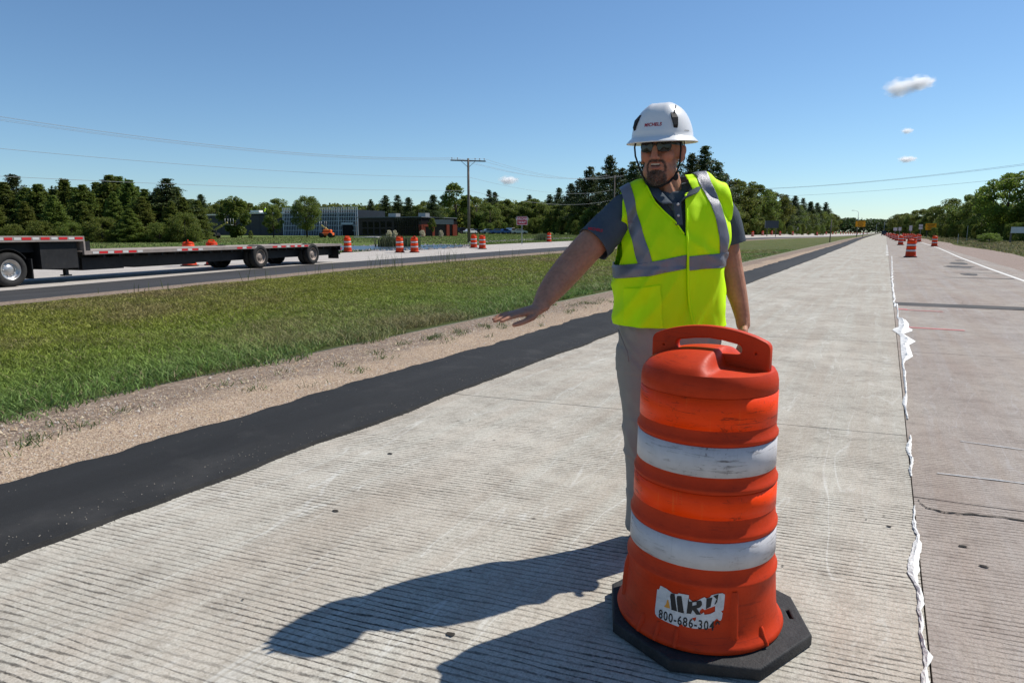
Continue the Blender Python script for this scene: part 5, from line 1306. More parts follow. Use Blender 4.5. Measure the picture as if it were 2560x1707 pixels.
# trousers
M_tr = simple('khaki_trousers', (.30, .28, .25), .9, .15, var=.07, scale=10, bump=.3, bscale=350)
tr = MB()
rings(tr, [(1.04, 0, .005, .205, .140), (.98, 0, .005, .215, .146), (.90, 0, .008, .214, .142), (.84, 0, .01, .205, .125), (.80, 0, .01, .195, .110)][::-1], 30)
tr.tube([(-.112, .0, .90), (-.112, .0, .78), (-.104, -.004, .64), (-.098, -.008, .50), (-.092, .004, .34), (-.086, .018, .18), (-.083, .022, .065)], [.112, .106, .092, .080, .075, .072, .074], 20)
tr.tube([(.115, .0, .90), (.118, .0, .78), (.125, .0, .64), (.130, .0, .50), (.134, .012, .34), (.138, .03, .18), (.140, .035, .065)], [.110, .106, .092, .080, .075, .072, .074], 20)
me = blob(tr, .008, 4, .5, 'trousers'); V, Nn = get_np(me)
fold = np.array([mnoise.noise(Vector((v[0] * 7, v[1] * 7, v[2] * 5))) * .008 + (1 - abs(mnoise.noise(Vector((v[0] * 9 + 3, v[1] * 9, v[2] * 16 + v[0] * 20))))) ** 2 * .009 * (1 if v[2] < .25 or .42 < v[2] < .6 or v[2] > .8 else .45) for v in V])
set_np(me, V + Nn * fold[:, None]); TR = link_mesh('trousers', me, M_tr, MAN)
mb = MB(); mb.tube([(-.225, -.04, .985), (-.215, -.085, .95), (-.196, -.112, .90), (-.19, -.12, .86)], .0022, 6); mb.build('pocket_seam', simple('seam', (.22, .2, .18), .9), TR)
# boots
M_boot = simple('brown_boots', (.09, .06, .04), .6, .3, var=.2)
for fx, fy, a_ in ((-.085, .01, -8), (.140, .03, 12)):
    bt = MB(); bt.tube([(0, .03, .13), (0, .03, .08), (0, .01, .055), (0, -.06, .05), (0, -.15, .038), (0, -.19, .034)], [.05, .052, .052, .048, .046, .036], 16, flat=[1, 1, 1, .85, .75, .7], side=(1, 0, 0), dome=True)
    bt.xform(Matrix.Translation((fx, fy, 0)) @ Matrix.Rotation(R_(a_), 4, 'Z')); me = blob(bt, .008, 2, .5, 'boot')
    V, _ = get_np(me); V[:, 2] = np.maximum(V[:, 2], .018); set_np(me, V); B = link_mesh('boot', me, M_boot, MAN)
    mb = MB(); pts = [(.040, .075), (.046, .0), (.042, -.06), (.050, -.13), (.044, -.19), (.022, -.222), (-.022, -.222), (-.044, -.19), (-.050, -.13), (-.042, -.06), (-.046, 0), (-.040, .075), (0, .09)]
    q = len(pts); mb.add([(x, y, 0) for x, y in pts] + [(x, y, .022) for x, y in pts], [tuple(range(q - 1, -1, -1)), tuple(range(q, 2 * q))] + [(i, (i + 1) % q, q + (i + 1) % q, q + i) for i in range(q)])
    mb.xform(Matrix.Translation((fx, fy, 0)) @ Matrix.Rotation(R_(a_), 4, 'Z')); mb.build('sole', M_rub, B)

# safety vest -------------------------------------------------------
def vest_mat(name, c, tr_):
    t = NT(name); co = t.coord('Object')
    mesh_ = t.n('ShaderNodeTexVoronoi'); mesh_.inputs['Scale'].default_value = 330; t.l(co, mesh_.inputs['Vector'])
    hole = t.math('SUBTRACT', 1, t.smooth(mesh_.outputs['Distance'], .12, .4))
    cc = t.mix(t.math('MULTIPLY', hole, .34 if 'mesh' in name else .1), c, tuple(v * .55 for v in c))
    d = t.n('ShaderNodeBsdfPrincipled'); t.l(cc, d.inputs['Base Color']); d.inputs['Roughness'].default_value = .7; d.inputs['Specular IOR Level'].default_value = .25
    t.l(t.bump(mesh_.outputs['Distance'], .15, .003), d.inputs['Normal'])
    x = t.n('ShaderNodeBsdfTranslucent'); t.l(cc, x.inputs[0])
    m = t.n('ShaderNodeMixShader'); m.inputs[0].default_value = tr_; t.l(d.outputs[0], m.inputs[1]); t.l(x.outputs[0], m.inputs[2]); return t.done(m.outputs[0])
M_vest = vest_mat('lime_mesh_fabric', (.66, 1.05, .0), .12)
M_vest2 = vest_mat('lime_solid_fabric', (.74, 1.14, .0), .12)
M_sil = simple('silver_tape', (.20, .20, .225), .42, .45, .3, var=.10, scale=14, bump=.25, bscale=600)
vb = MB()
rings(vb, [(.985, -.004, -.002, .232, .158), (1.03, -.006, -.002, .230, .158), (1.10, -.012, -.002, .224, .157), (1.2, -.016, -.002, .220, .156), (1.28, -.016, 0, .220, .154), (1.36, -.010, 0, .223, .147), (1.44, -.004, .0, .218, .136), (1.50, .0, .005, .20, .122), (1.55, .0, .01, .14, .105), (1.60, .0, .012, .09, .09)], 36)
vb.tube([(-.03, .01, 1.53), (-.13, .0, 1.525), (-.200, -.005, 1.495), (-.255, -.03, 1.44)], [.080, .087, .088, .086], 20)
vb.tube([(.03, .015, 1.54), (.120, .015, 1.552), (.178, .018, 1.520), (.212, .022, 1.46)], [.080, .081, .080, .077], 20)
vm = blob(vb, .0075, 6, .5, 'vest')
bm = bmesh.new(); bm.from_mesh(vm)
V, Nn = get_np(vm)
def fld(v):
    x, y, z = v
    front = 1 if y < .05 else .6
    f = .011 * mnoise.noise(Vector((x * 5, y * 5, z * 3.2)))
    f += .0175 * (1 - abs(mnoise.noise(Vector((x * 10 - z * 4.5, y * 6, z * 3 + 2)))) * 2.0) * (1 if z < 1.25 else .55)     # hanging folds
    f += .015 * (1 - abs(mnoise.noise(Vector((x * 4 + z * 3, y * 4, z * 11 + x * 7)))) * 2.2) * math.exp(-((z - 1.33) / .09) ** 2)
    f += .007 * mnoise.noise(Vector((x * 24, y * 14, z * 10)))
    f += .010 * max(0, (1.10 - z) / .1) * mnoise.noise(Vector((x * 11, y * 11, 2)))
    return f * front
VV = V + Nn * np.array([fld(v) for v in V])[:, None]
set_np(vm, VV); bm.free()
Vn0 = get_np(vm)
def pip(x, z, poly):
    c = False; n = len(poly)
    for i in range(n):
        x1, z1 = poly[i]; x2, z2 = poly[(i + 1) % n]
        if (z1 > z) != (z2 > z) and x < (x2 - x1) * (z - z1) / (z2 - z1) + x1: c = not c
    return c
def cut_by(bm, poly, ax=0, cond=None):
    "split faces along the outline poly given in (ax, z)"
    n = len(poly)
    for i in range(n):
        a, b = poly[i], poly[(i + 1) % n]
        dx, dz = b[0] - a[0], b[1] - a[1]; L_ = math.hypot(dx, dz)
        if L_ < 1e-6: continue
        no = Vector((dz, 0, -dx)) if ax == 0 else Vector((0, dz, -dx))
        co_ = Vector((a[0], 0, a[1])) if ax == 0 else Vector((0, a[0], a[1]))
        sel = []
        for f in bm.faces:
            c = f.calc_center_median(); u = ((c[ax] - a[0]) * dx + (c.z - a[1]) * dz) / L_; w = abs((c[ax] - a[0]) * dz - (c.z - a[1]) * dx) / L_
            if -.008 < u < L_ + .008 and w < .02 and (cond is None or cond(c)): sel.append(f)
        g = set(sel)
        for f in sel: g.update(f.edges); g.update(f.verts)
        if g: bmesh.ops.bisect_plane(bm, geom=list(g), dist=1e-5, plane_co=co_, plane_no=no.normalized())
def piece(base, poly, off, keep=True, cond=None, ax=0, name='piece', mat=None, parent=None, thick=.0015):
    v, n = get_np(base); me = base.copy(); set_np(me, v + n * off)
    bm = bmesh.new(); bm.from_mesh(me); cut_by(bm, poly, ax, cond)
    dl = [f for f in bm.faces if not (pip(f.calc_center_median()[ax], f.calc_center_median().z, poly) and (cond is None or cond(f.calc_center_median())))]
    bmesh.ops.delete(bm, geom=dl, context='FACES'); bm.to_mesh(me); bm.free(); me.name = name
    o = link_mesh(name, me, mat, parent, True); md = o.modifiers.new('t', 'SOLIDIFY'); md.thickness = thick; md.offset = -1; return o
front = lambda c: c.y < -.015
# main body of the vest: remove neck opening and armholes, trim the hem
NECK = [(-.150, 1.70), (-.132, 1.585), (-.100, 1.515), (-.062, 1.475), (-.020, 1.432), (.022, 1.375), (.3, 1.375), (.3, 1.70)]
me = vm.copy(); bm = bmesh.new(); bm.from_mesh(me)
cut_by(bm, NECK, 0, front)
ARML = [(-.4, 1.60), (-.205, 1.60), (-.228, 1.52), (-.234, 1.44), (-.226, 1.36), (-.222, 1.30), (-.235, 1.255), (-.4, 1.25)]
ARMR = [(.4, 1.66), (.205, 1.66), (.232, 1.55), (.236, 1.48), (.232, 1.42), (.226, 1.36), (.24, 1.32), (.4, 1.315)]
cut_by(bm, ARML, 0); cut_by(bm, ARMR, 0)
HEM = [(-.4, .2), (-.4, 1.008), (.4, 1.008), (.4, .2)]
cut_by(bm, HEM, 0)
dl = []
for f in bm.faces:
    c = f.calc_center_median()
    if (c.y < -.015 and pip(c.x, c.z, NECK)) or pip(c.x, c.z, ARML) or pip(c.x, c.z, ARMR) or c.z < 1.008: dl.append(f)
    elif c.y >= -.03 and c.z > 1.5 and ((c.x + .02) / .105) ** 2 + ((c.y - .02) / .09) ** 2 < 1: dl.append(f)
bmesh.ops.delete(bm, geom=dl, context='FACES'); bm.to_mesh(me); bm.free()
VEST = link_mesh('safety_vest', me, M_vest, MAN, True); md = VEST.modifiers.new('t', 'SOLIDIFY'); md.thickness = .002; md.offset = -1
PANEL = [(.022, 1.552), (.022, 1.38), (.029, 1.25), (.040, 1.14), (.056, 1.045), (.066, 1.018), (.082, 1.004), (.15, .998), (.24, 1.012), (.24, 1.33), (.225, 1.40), (.231, 1.50), (.20, 1.66), (.045, 1.66), (.040, 1.60), (.055, 1.562)]
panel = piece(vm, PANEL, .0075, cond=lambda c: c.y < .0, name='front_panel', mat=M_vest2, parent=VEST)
# reflective tapes
piece(vm, [(-.250, 1.66), (-.196, 1.66), (-.190, 1.585), (-.176, 1.50), (-.152, 1.40), (-.110, 1.262), (-.166, 1.262), (-.196, 1.38), (-.215, 1.48), (-.228, 1.55)], .0035, cond=front, name='tape', mat=M_sil, parent=VEST)
piece(vm, [(-.4, 1.205), (-.257, 1.205), (-.12, 1.222), (.022, 1.252), (.022, 1.306), (-.12, 1.277), (-.257, 1.258), (-.4, 1.258)], .0045, cond=lambda c: c.y < .0, name='tape', mat=M_sil, parent=VEST)
piece(vm, [(-.4, 1.205), (.4, 1.255), (.4, 1.310), (-.4, 1.258)], .0045, cond=lambda c: c.y >= .0, name='tape', mat=M_sil, parent=VEST)
piece(vm, [(.033, 1.243), (.24, 1.258), (.24, 1.316), (.030, 1.300)], .0115, cond=lambda c: c.y < .0, name='tape', mat=M_sil, parent=VEST)
piece(vm, [(.070, 1.68), (.124, 1.68), (.135, 1.60), (.160, 1.54), (.188, 1.46), (.206, 1.38), (.212, 1.31), (.168, 1.308), (.160, 1.38), (.140, 1.46), (.112, 1.54), (.082, 1.60)], .0105, cond=lambda c: c.y < .02, name='tape', mat=M_sil, parent=VEST)
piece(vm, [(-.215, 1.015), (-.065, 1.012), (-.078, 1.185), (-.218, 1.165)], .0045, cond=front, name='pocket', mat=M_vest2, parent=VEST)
# bound edges
def edge_tube(pts, r, name='binding'):
    "follow the vest surface along a polyline given in (x, z)"
    v, n_ = get_np(vm); fr = v[:, 1] < -.01; vv = v[fr]; nn = n_[fr]; out = []
    for a, b in zip(pts[:-1], pts[1:]):
        m = max(2, int(math.hypot(b[0] - a[0], b[1] - a[1]) / .012))
        for k in range(m):
            x = a[0] + (b[0] - a[0]) * k / m; z = a[1] + (b[1] - a[1]) * k / m
            d = (vv[:, 0] - x) ** 2 + (vv[:, 2] - z) ** 2; i = np.argsort(d)[:4]; w = 1 / (d[i] + 1e-6); y = float((vv[i, 1] * w).sum() / w.sum())
            out.append((x, y - .0095, z))
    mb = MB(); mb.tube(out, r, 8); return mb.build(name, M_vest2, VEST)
edge_tube([(.022, 1.545), (.022, 1.38), (.029, 1.25), (.040, 1.14), (.056, 1.045), (.066, 1.018), (.082, 1.006)], .0048)
edge_tube([(-.132, 1.585), (-.100, 1.515), (-.062, 1.475), (-.020, 1.432), (.018, 1.378)], .0028)
# ------------------------------------------------------------------ flatbed trailer and its tractor
M_blackm = simple('black_chassis', (.012, .012, .013), .6, .3, var=.4, scale=3, dirt=.3, dirtcol=(.05, .045, .04))
M_tyre = simple('tyre_rubber', (.028, .027, .026), .85, .2, var=.25, scale=12)
M_alu = simple('polished_rim', (.5, .48, .46), .35, .5, .7, var=.1)
M_steelrim = simple('dusty_rim', (.30, .24, .2), .6, .4, .3, var=.3)
M_rail = simple('aluminium_rail', (.30, .25, .22), .5, .4, .2, var=.15, scale=4, dirt=.4, dirtcol=(.2, .17, .15))
M_plank = simple('deck_planks', (.36, .30, .26), .8, .2, var=.25, scale=3)
M_redt = simple('red_tape', (.55, .015, .02), .35, .5, var=.05); M_whitet = simple('white_tape', (.55, .53, .51), .35, .5, var=.05)
ud = Vector((-.18374, .98297, 0)); nd = Vector((-.98297, -.18374, 0)); A0_ = Vector((-22.47, 24.6, 0))
TM_rot = math.atan2(-ud.y, -ud.x)     # local +x runs forward (towards the left of the picture)
TRL = empty('flatbed_trailer', (A0_.x, A0_.y, 0), TM_rot, 'long step deck flatbed trailer with red and white tape, empty, on the far carriageway', 'trailer')
# local: x forward, y to the driver side; the near side is y = 0 and the load bed spans y in (-W, 0) or (0, W)
c_, s_ = math.cos(TM_rot), math.sin(TM_rot)
near_sign = -1 if (Vector((-s_, c_, 0)).dot(Vector((0, 0, 0)) - A0_) > 0) else 1
W = 2.24 * near_sign
def tx(px):
    "distance forward of the tail for a bearing that meets the near side"
    d = vray(px, 560); n2 = Vector((nd.x, nd.y)); cc = n2.dot(Vector((A0_.x, A0_.y)))
    t_ = cc / (n2.x * d.x + n2.y * d.y); P = Vector((d.x * t_, d.y * t_)) - Vector((A0_.x, A0_.y))
    return -(P.x * ud.x + P.y * ud.y)
def yb(a, b): return (min(a * near_sign, b * near_sign), max(a * near_sign, b * near_sign))
def tbox(mb, x0, x1, a, b, z0, z1): y0, y1 = yb(a, b); return mb.box((x0, y0, z0), (x1, y1, z1))
XS = tx(192)
nP = 8
for k in range(nP):
    w = (2.24 - .16) / nP; m = MB(); tbox(m, .05, XS - .02, .08 + k * w + .008, .08 + (k + 1) * w - .008, .825, .855 + .003 * (k % 2)); m.build('plank', M_plank, TRL)
for k in range(nP):
    w = (2.24 - .16) / nP; m = MB(); tbox(m, XS + .02, XS + 3.2, .08 + k * w + .008, .08 + (k + 1) * w - .008, 1.25, 1.28 + .003 * (k % 2)); m.build('plank', M_plank, TRL)
for nm, a, b in (('side_rail', 0, .075), ('side_rail', 2.165, 2.24)):
    m = MB(); tbox(m, 0, XS, a + (.0 if a else 0), b, .76, .862); o1 = m.build(nm, M_rail, TRL)
    m = MB(); tbox(m, XS - .04, XS + 3.2, a, b, 1.14, 1.285); o2 = m.build('upper_rail', M_rail, TRL)
m = MB(); tbox(m, XS - .05, XS, .0, 2.24, .862, 1.14); m.build('step_plate', M_rail, TRL)
m = MB(); tbox(m, 0.0, .05, .078, 2.162, .55, .85); m.build('tail_plate', M_blackm, TRL)
m = MB(); tbox(m, .06, XS - .1, .42, .56, .34, .815); tbox(m, .06, XS - .1, 1.68, 1.82, .34, .815); m.build('main_beams', M_blackm, TRL)['kind'] = 'stuff'
m = MB(); tbox(m, XS - .5, XS + 3.2, .35, 1.9, .86, 1.13); m.build('gooseneck', M_blackm, TRL)
m = MB()
for k in range(24): tbox(m, .3 + k * (XS - .5) / 24, .36 + k * (XS - .5) / 24, .08, 2.16, .66, .82)
m.build('cross_members', M_blackm, TRL)['kind'] = 'stuff'
m = MB(); tbox(m, tx(183), tx(98), .12, 2.1, .40, 1.13); m.build('tool_bulkhead', M_blackm, TRL)
m = MB(); tbox(m, tx(300), tx(205), .35, 1.9, .30, .66); m.build('tool_box', M_blackm, TRL)
m = MB(); tbox(m, tx(470), tx(330), .45, 1.8, .30, .60); m.build('tyre_carrier', M_blackm, TRL)
for a in (.32, 1.92):
    m = MB(); y0, y1 = yb(a - .05, a + .05); m.box((tx(168), y0, .22), (tx(168) + .1, y1, .75)); m.box((tx(168) - .06, y0 - .04, .18), (tx(168) + .16, y1 + .04, .22)); m.build('landing_leg', M_blackm, TRL)
for a in (.10, 1.55):
    m = MB(); tbox(m, .16, .185, a, a + .55, .17, .60); m.build('mudflap', M_blackm, TRL)
m = MB(); tbox(m, .02, .10, .1, 2.14, .36, .43); m.build('rear_bumper', M_blackm, TRL)
def wheel(parent, X, yc, r, w, rimm, face, hub=True):
    "tyre and rim; face = direction (in y) the outer side looks"
    ty = MB(); h = w / 2
    ty.lathe([(r * .60, -h * .92), (r * .80, -h), (r * .95, -h * .92), (r, -h * .6), (r * 1.0, h * .6), (r * .95, h * .92), (r * .80, h), (r * .60, h * .92), (r * .58, 0), (r * .60, -h * .92)], 36, axis='y', c=(X, yc, r))
    o = ty.build('wheel', M_tyre, parent)
    rm = MB(); f = face * h
    rm.lathe([(r * .60, f * .90), (r * .56, f * .92), (r * .54, f * .55), (r * .50, f * .35), (r * .30, f * .30), (r * .24, f * .55), (r * .12, f * .62), (0.001, f * .62)], 30, axis='y', c=(X, yc, r))
    if hub:
        for k in range(10):
            th = k * .6283; rm.tube([(X + r * .36 * math.cos(th), yc + f * .3, r + r * .36 * math.sin(th)), (X + r * .36 * math.cos(th), yc + f * .5, r + r * .36 * math.sin(th))], .014, 6)
    rm.build('rim', rimm, o)
    return o
for X in (tx(718), tx(597)):
    for a, fc in ((.10, -1), (.39, -1), (1.85, 1), (2.14, 1)):
        wheel(TRL, X, a * near_sign, .45, .25, M_steelrim, fc * near_sign)
    m = MB(); tbox(m, X - .06, X + .06, .2, 2.0, .38, .50); m.build('axle', M_blackm, TRL)
    m = MB(); tbox(m, X - .5, X + .5, .44, .60, .42, .62); tbox(m, X - .5, X + .5, 1.6, 1.76, .42, .62); m.build('hanger', M_blackm, TRL)['kind'] = 'stuff'
def tape(px, z, hw, mat, upper=False):
    X = tx(px); m = MB(); y0, y1 = yb(-.006, .001); m.box((X - hw, y0, z - .032), (X + hw, y1, z + .032)); m.build('reflective_tape', mat, TRL)
for px in (20, 62, 105, 146, 182): tape(px, 1.225, .125 if px > 30 else .1, M_redt)
for px in (0, 41, 83, 126, 165): tape(px, 1.225, .09, M_whitet)
for px in (236, 270, 303, 424, 447, 550, 572, 631, 651, 672, 687, 703): tape(px, .812, .14, M_redt)
for px in (218, 253, 287, 320, 411, 435, 460, 561, 590, 641, 661, 680, 695, 715): tape(px, .812, .10, M_whitet)
m = MB(); tbox(m, .02, .0 + .12, -.004, .0, .60, .68); m.build('side_lamp', M_redt, TRL)
# tractor
TRC = empty('truck_tractor', (A0_.x, A0_.y, 0), TM_rot, 'rear of a black truck tractor pulling the flatbed, cut by the left edge', 'truck')
Xd = tx(22)
for X in (Xd, Xd + 1.15):
    for a, fc in ((.17, -1), (.45, -1), (1.79, 1), (2.07, 1)): wheel(TRC, X, a * near_sign, .44, .25, M_alu, fc * near_sign)
wheel(TRC, Xd + 5.0, .2 * near_sign, .44, .26, M_alu, -near_sign); wheel(TRC, Xd + 5.0, 2.04 * near_sign, .44, .26, M_alu, near_sign)
m = MB(); tbox(m, Xd - .95, Xd + 5.6, .66, .76, .55, .82); tbox(m, Xd - .95, Xd + 5.6, 1.46, 1.56, .55, .82); m.build('frame_rails', M_blackm, TRC)['kind'] = 'stuff'
m = MB(); tbox(m, Xd - .3, Xd + .9, .65, 1.6, .83, .95); m.build('fifth_wheel', M_blackm, TRC)
for a in (.1, 1.6):
    m = MB(); tbox(m, Xd - .62, Xd - .59, a, a + .55, .17, .70); m.build('mudflap', M_blackm, TRC)
    m = MB(); 
    for k in range(9):
        t0, t1 = R_(150 - k * 11), R_(139 - k * 11)
        y0, y1 = yb(a, a + .55); r = .52
        m.add([(Xd + r * math.cos(t0), y0, .44 + r * math.sin(t0)), (Xd + r * math.cos(t0), y1, .44 + r * math.sin(t0)), (Xd + r * math.cos(t1), y1, .44 + r * math.sin(t1)), (Xd + r * math.cos(t1), y0, .44 + r * math.sin(t1))], [(0, 1, 2, 3)])
    o = m.build('fender', M_blackm, TRC); o.modifiers.new('t', 'SOLIDIFY').thickness = .015
m = MB(); m.box((Xd + 2.2, min(.15 * near_sign, 2.09 * near_sign), .6), (Xd + 4.4, max(.15 * near_sign, 2.09 * near_sign), 3.0), bevel=.12); cab = m.build('cab', simple('cab_paint', (.03, .035, .05), .3, .5), TRC)
m = MB(); m.box((Xd + 4.3, min(.3 * near_sign, 1.94 * near_sign), .6), (Xd + 5.7, max(.3 * near_sign, 1.94 * near_sign), 1.75), bevel=.15); m.build('bonnet', bpy.data.materials['cab_paint'], TRC)
m = MB(); tbox(m, Xd + 3.4, Xd + 4.1, .14, .15, 1.9, 2.6); m.build('side_window', simple('tinted_glass', (.02, .025, .03), .08, .8), cab)
m = MB(); tbox(m, Xd + 1.9, Xd + 2.9, .1, .6, .35, .62); m.build('fuel_tank', M_alu, TRC)

# ------------------------------------------------------------------ utility poles and wires
M_pole = simple('weathered_pole', (.16, .13, .11), .9, .2, var=.3, scale=8, bump=.3, bscale=40)
M_wire = simple('wire', (.34, .36, .38), .6, .3, var=.1)
def upole(p, H, ax, label, s=1.0):
    o = empty('utility_pole', (p.x, p.y, p.z), 0, label, 'utility pole')
    m = MB(); m.tube([(0, 0, -.3), (0, 0, H)], [.17 * s, .11 * s], 12); m.build('post', M_pole, o)
    a = Vector(ax).normalized(); m = MB(); m.bar(a * -1.9 * s + Vector((0, 0, H - .25)), a * 1.9 * s + Vector((0, 0, H - .25)), .11, .13); ca = m.build('crossarm', M_pole, o)
    for t_ in (-1.75, -1.15, .75, 1.25, 1.75) :
        m = MB(); q = a * t_ * s; m.tube([(q.x, q.y, H - .19), (q.x, q.y, H - .08)], [.025, .02], 6); m.ball((q.x, q.y, H - .02), (.06, .06, .075), 8, 6); m.build('insulator', simple('insulator', (.35, .30, .27), .3), ca)
    for t_ in (-.75, .75):
        m = MB(); m.bar((0, 0, H - .95), a * t_ + Vector((0, 0, H - .31)), .04, .04); m.build('brace', M_pole, o)
    return o
pb = dp(1077, 533, 74.2); pb.z = land(pb.x, pb.y); Hp = dp(1077, 364, 74.2).z - pb.z
axp = Vector((1, -.35, 0))
upole(pb, Hp, (Ru * .96 + Fu * .28), 'tall wooden utility pole with a crossarm beside two drums, centre left')
p2 = dp(1409, 533, 133); p2.z = land(p2.x, p2.y); H2 = dp(1409, 403, 133).z - p2.z
upole(p2, H2, (Ru * .96 + Fu * .28), 'thin far utility pole against the dark pines left of the worker', 1.0)
WIRES = empty('power_lines', (0, 0, 0), 0, 'thin power lines sagging across the sky over the left half and the right edge', 'power lines')
def wire(a, b, sag, r=.012, n=26):
    pts = []
    for k in range(n + 1):
        t_ = k / n; p = Vector(a).lerp(Vector(b), t_); p.z -= sag * 4 * t_ * (1 - t_); pts.append(p)
    m = MB(); m.tube(pts, r, 5, cap=False); return m.build('wire', M_wire, WIRES)
P0 = dp(-500, 190, 34)
axv = (Ru * .96 + Fu * .28)
topz = Vector((pb.x, pb.y, pb.z + Hp))
for t_, dz in ((-1.75, 0), (-1.15, 0), (.75, 0), (1.75, 0)):
    a = topz + axv * t_; wire(P0 + axv * t_ * .9 + Vector((0, 0, -.22 * t_)), a, 1.15, .008)
    wire(a, Vector((p2.x, p2.y, p2.z + H2)) + axv * t_, 1.3, .012)
for yt, y0, s_g in ((407, 290, .62), (438, 378, .35)):
    zt = dp(1077, yt, 74.2); wire(dp(-500, y0, 34), zt, s_g); wire(zt, dp(1409, 533 - (533 - yt) * .74 - 4, 133), 1.2)
for yA, yB, sg in ((426, 312, 3.2), (428, 318, 3.0), (446, 355, 2.6)):
    wire(dp(1480, yA, 230), dp(2800, yB, 80), sg, .02)

# ------------------------------------------------------------------ signs and lamp posts
M_galv = simple('galvanised', (.34, .35, .36), .5, .4, .5, var=.12)
M_signback = simple('sign_back', (.05, .06, .075), .5)
def plate(parent, nm, c, w, h, mat, t_=.01):
    m = MB(); m.box((c[0] - w / 2, c[1] - t_ / 2, c[2] - h / 2), (c[0] + w / 2, c[1] + t_ / 2, c[2] + h / 2)); return m.build(nm, mat, parent)
def txt_on(parent, nm, s, size, c, mat, bold=0.0):
    me = text_mesh(s, size, .001, 'CENTER', bold)
    me.transform(Matrix.Translation(c) @ Matrix.Rotation(R_(90), 4, 'X')); return link_mesh(nm, me, mat, parent)
ww = dp(1199, 533, 66); ww.z = land(ww.x, ww.y)
S = empty('wrong_way_sign', ww, YAW + R_(6), 'dark red WRONG WAY sign on a single grey post beside the far carriageway', 'road sign')
zt, zb = dp(1199, 497.5, 66).z - ww.z, dp(1199, 517, 66).z - ww.z
m = MB(); m.box((-.035, .012, -.2), (.035, .05, zt - .05)); m.build('post', M_galv, S)
M_wred = simple('sign_red', (.30, .012, .03), .5, .4, var=.05); M_wwh = simple('sign_white', (.62, .55, .58), .5, .4, var=.04)
cz = (zt + zb) / 2; hh = zt - zb
plate(S, 'border', (0, .004, cz), 1.02, hh, M_wwh); plate(S, 'panel', (0, -.004, cz), .93, hh - .07, M_wred)
txt_on(S, 'lettering', 'WRONG', .31, (0, -.012, cz + hh * .2), M_wwh, .006); txt_on(S, 'lettering', 'WAY', .31, (0, -.012, cz - hh * .2), M_wwh, .006)
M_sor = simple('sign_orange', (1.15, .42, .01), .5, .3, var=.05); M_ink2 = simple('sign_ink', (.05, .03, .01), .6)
for px, D, x0, x1, y0, y1, lb in ((1975, 190, 1965.5, 1985.5, 508, 521, 'orange sign on posts left of the road vanishing point, under the lamp post'), (2137, 170, 2126, 2147.5, 513.5, 528.5, 'orange sign on two posts right of the distant drums')):
    b = dp(px, 533, D); b.z = land(b.x, b.y); S = empty('orange_sign', b, YAW - R_(20) if px < 2000 else YAW - R_(24), lb, 'road sign')
    za, zc = dp(px, y0, D).z - b.z, dp(px, y1, D).z - b.z; w = (x1 - x0) / 1562 * D; pl = plate(S, 'panel', (0, 0, (za + zc) / 2), w, za - zc, M_sor, .03)
    for sx in (-.32, .32): m = MB(); m.box((sx * w - .06, .02, -.2), (sx * w + .06, .14, zc + .4)); m.build('post', M_pole, S)
    mb = MB()
    for r_ in range(4):
        wl_ = w * (.66, .5, .6, .4)[r_]; z_ = za - (r_ + .9) * (za - zc) / 4.6; rr_ = random.Random(px + r_); x = -wl_ / 2
        while x < wl_ / 2:
            q = rr_.uniform(.10, .2); mb.box((x, -.022, z_ - .09), (x + q, -.016, z_ + .09)); x += q + .06
    mb.build('faded_wording', M_ink2, S)['kind'] = 'stuff'
b = dp(1772, 533, 150); b.z = land(b.x, b.y); S = empty('guide_sign', b, YAW - R_(10), 'wide dark sign seen against the trees behind the far carriageway drums', 'road sign')
za, zc = dp(1772, 507, 150).z - b.z, dp(1772, 524, 150).z - b.z; plate(S, 'panel', (0, 0, (za + zc) / 2), 2.8, za - zc, M_signback, .03)
m = MB(); m.box((-1.45, -.03, zc), (-1.38, .03, za)); m.build('frame_bar', M_galv, S)
for sx in (-.9, .9): m = MB(); m.box((sx - .07, .03, -.2), (sx + .07, .16, za - .1)); m.build('post', M_pole, S)
for px, D, y0, y1, w, lb, n in ((2056, 175, 523, 530, .9, 'small white sign above the far left drums of the closed lane', 1), (2066.5, 165, 522, 530, .62, 'narrow white sign left of centre over the drum cluster', 1), (2091, 150, 518, 530, .6, 'white sign tilted over the middle drums', 1), (2114, 140, 515.5, 527, .72, 'pair of stacked white route plates left of the orange sign', 2), (1830, 220, 520, 530, .8, 'small grey sign in front of the trees far right of the worker', 1)):
    b = dp(px, 533, D); b.z = land(b.x, b.y); S = empty('small_sign', b, YAW - R_(15), lb, 'road sign'); za, zc = dp(px, y0, D).z - b.z, dp(px, y1, D).z - b.z
    if n == 1: plate(S, 'panel', (0, 0, (za + zc) / 2), w, za - zc, M_wwh, .02)
    else:
        q = (za - zc) / 2; plate(S, 'panel', (0, 0, za - q * .5 + .02), w, q - .05, M_wwh, .02); plate(S, 'panel', (0, 0, zc + q * .5 - .02), w, q - .05, M_wwh, .02)
    m = MB(); m.box((-.035, .012, -.1), (.035, .06, za)); m.build('post', M_galv, S)
b = dp(1907.5, 533, 95); b.z = land(b.x, b.y); m = MB(); m.tube([(0, 0, 0), (.03, 0, dp(1907, 505, 95).z - b.z)], [.07, .06], 8); o = m.build('dark_post', M_pole); o.location = b; tag(o, 'lone dark wooden post standing on the median grass far ahead', 'post')
b = dp(1968.5, 533, 230); b.z = 0; S = empty('street_lamp', b, YAW, 'tall thin street lamp with one arm behind the left orange sign', 'street lamp'); Hl = dp(1968, 487, 230).z
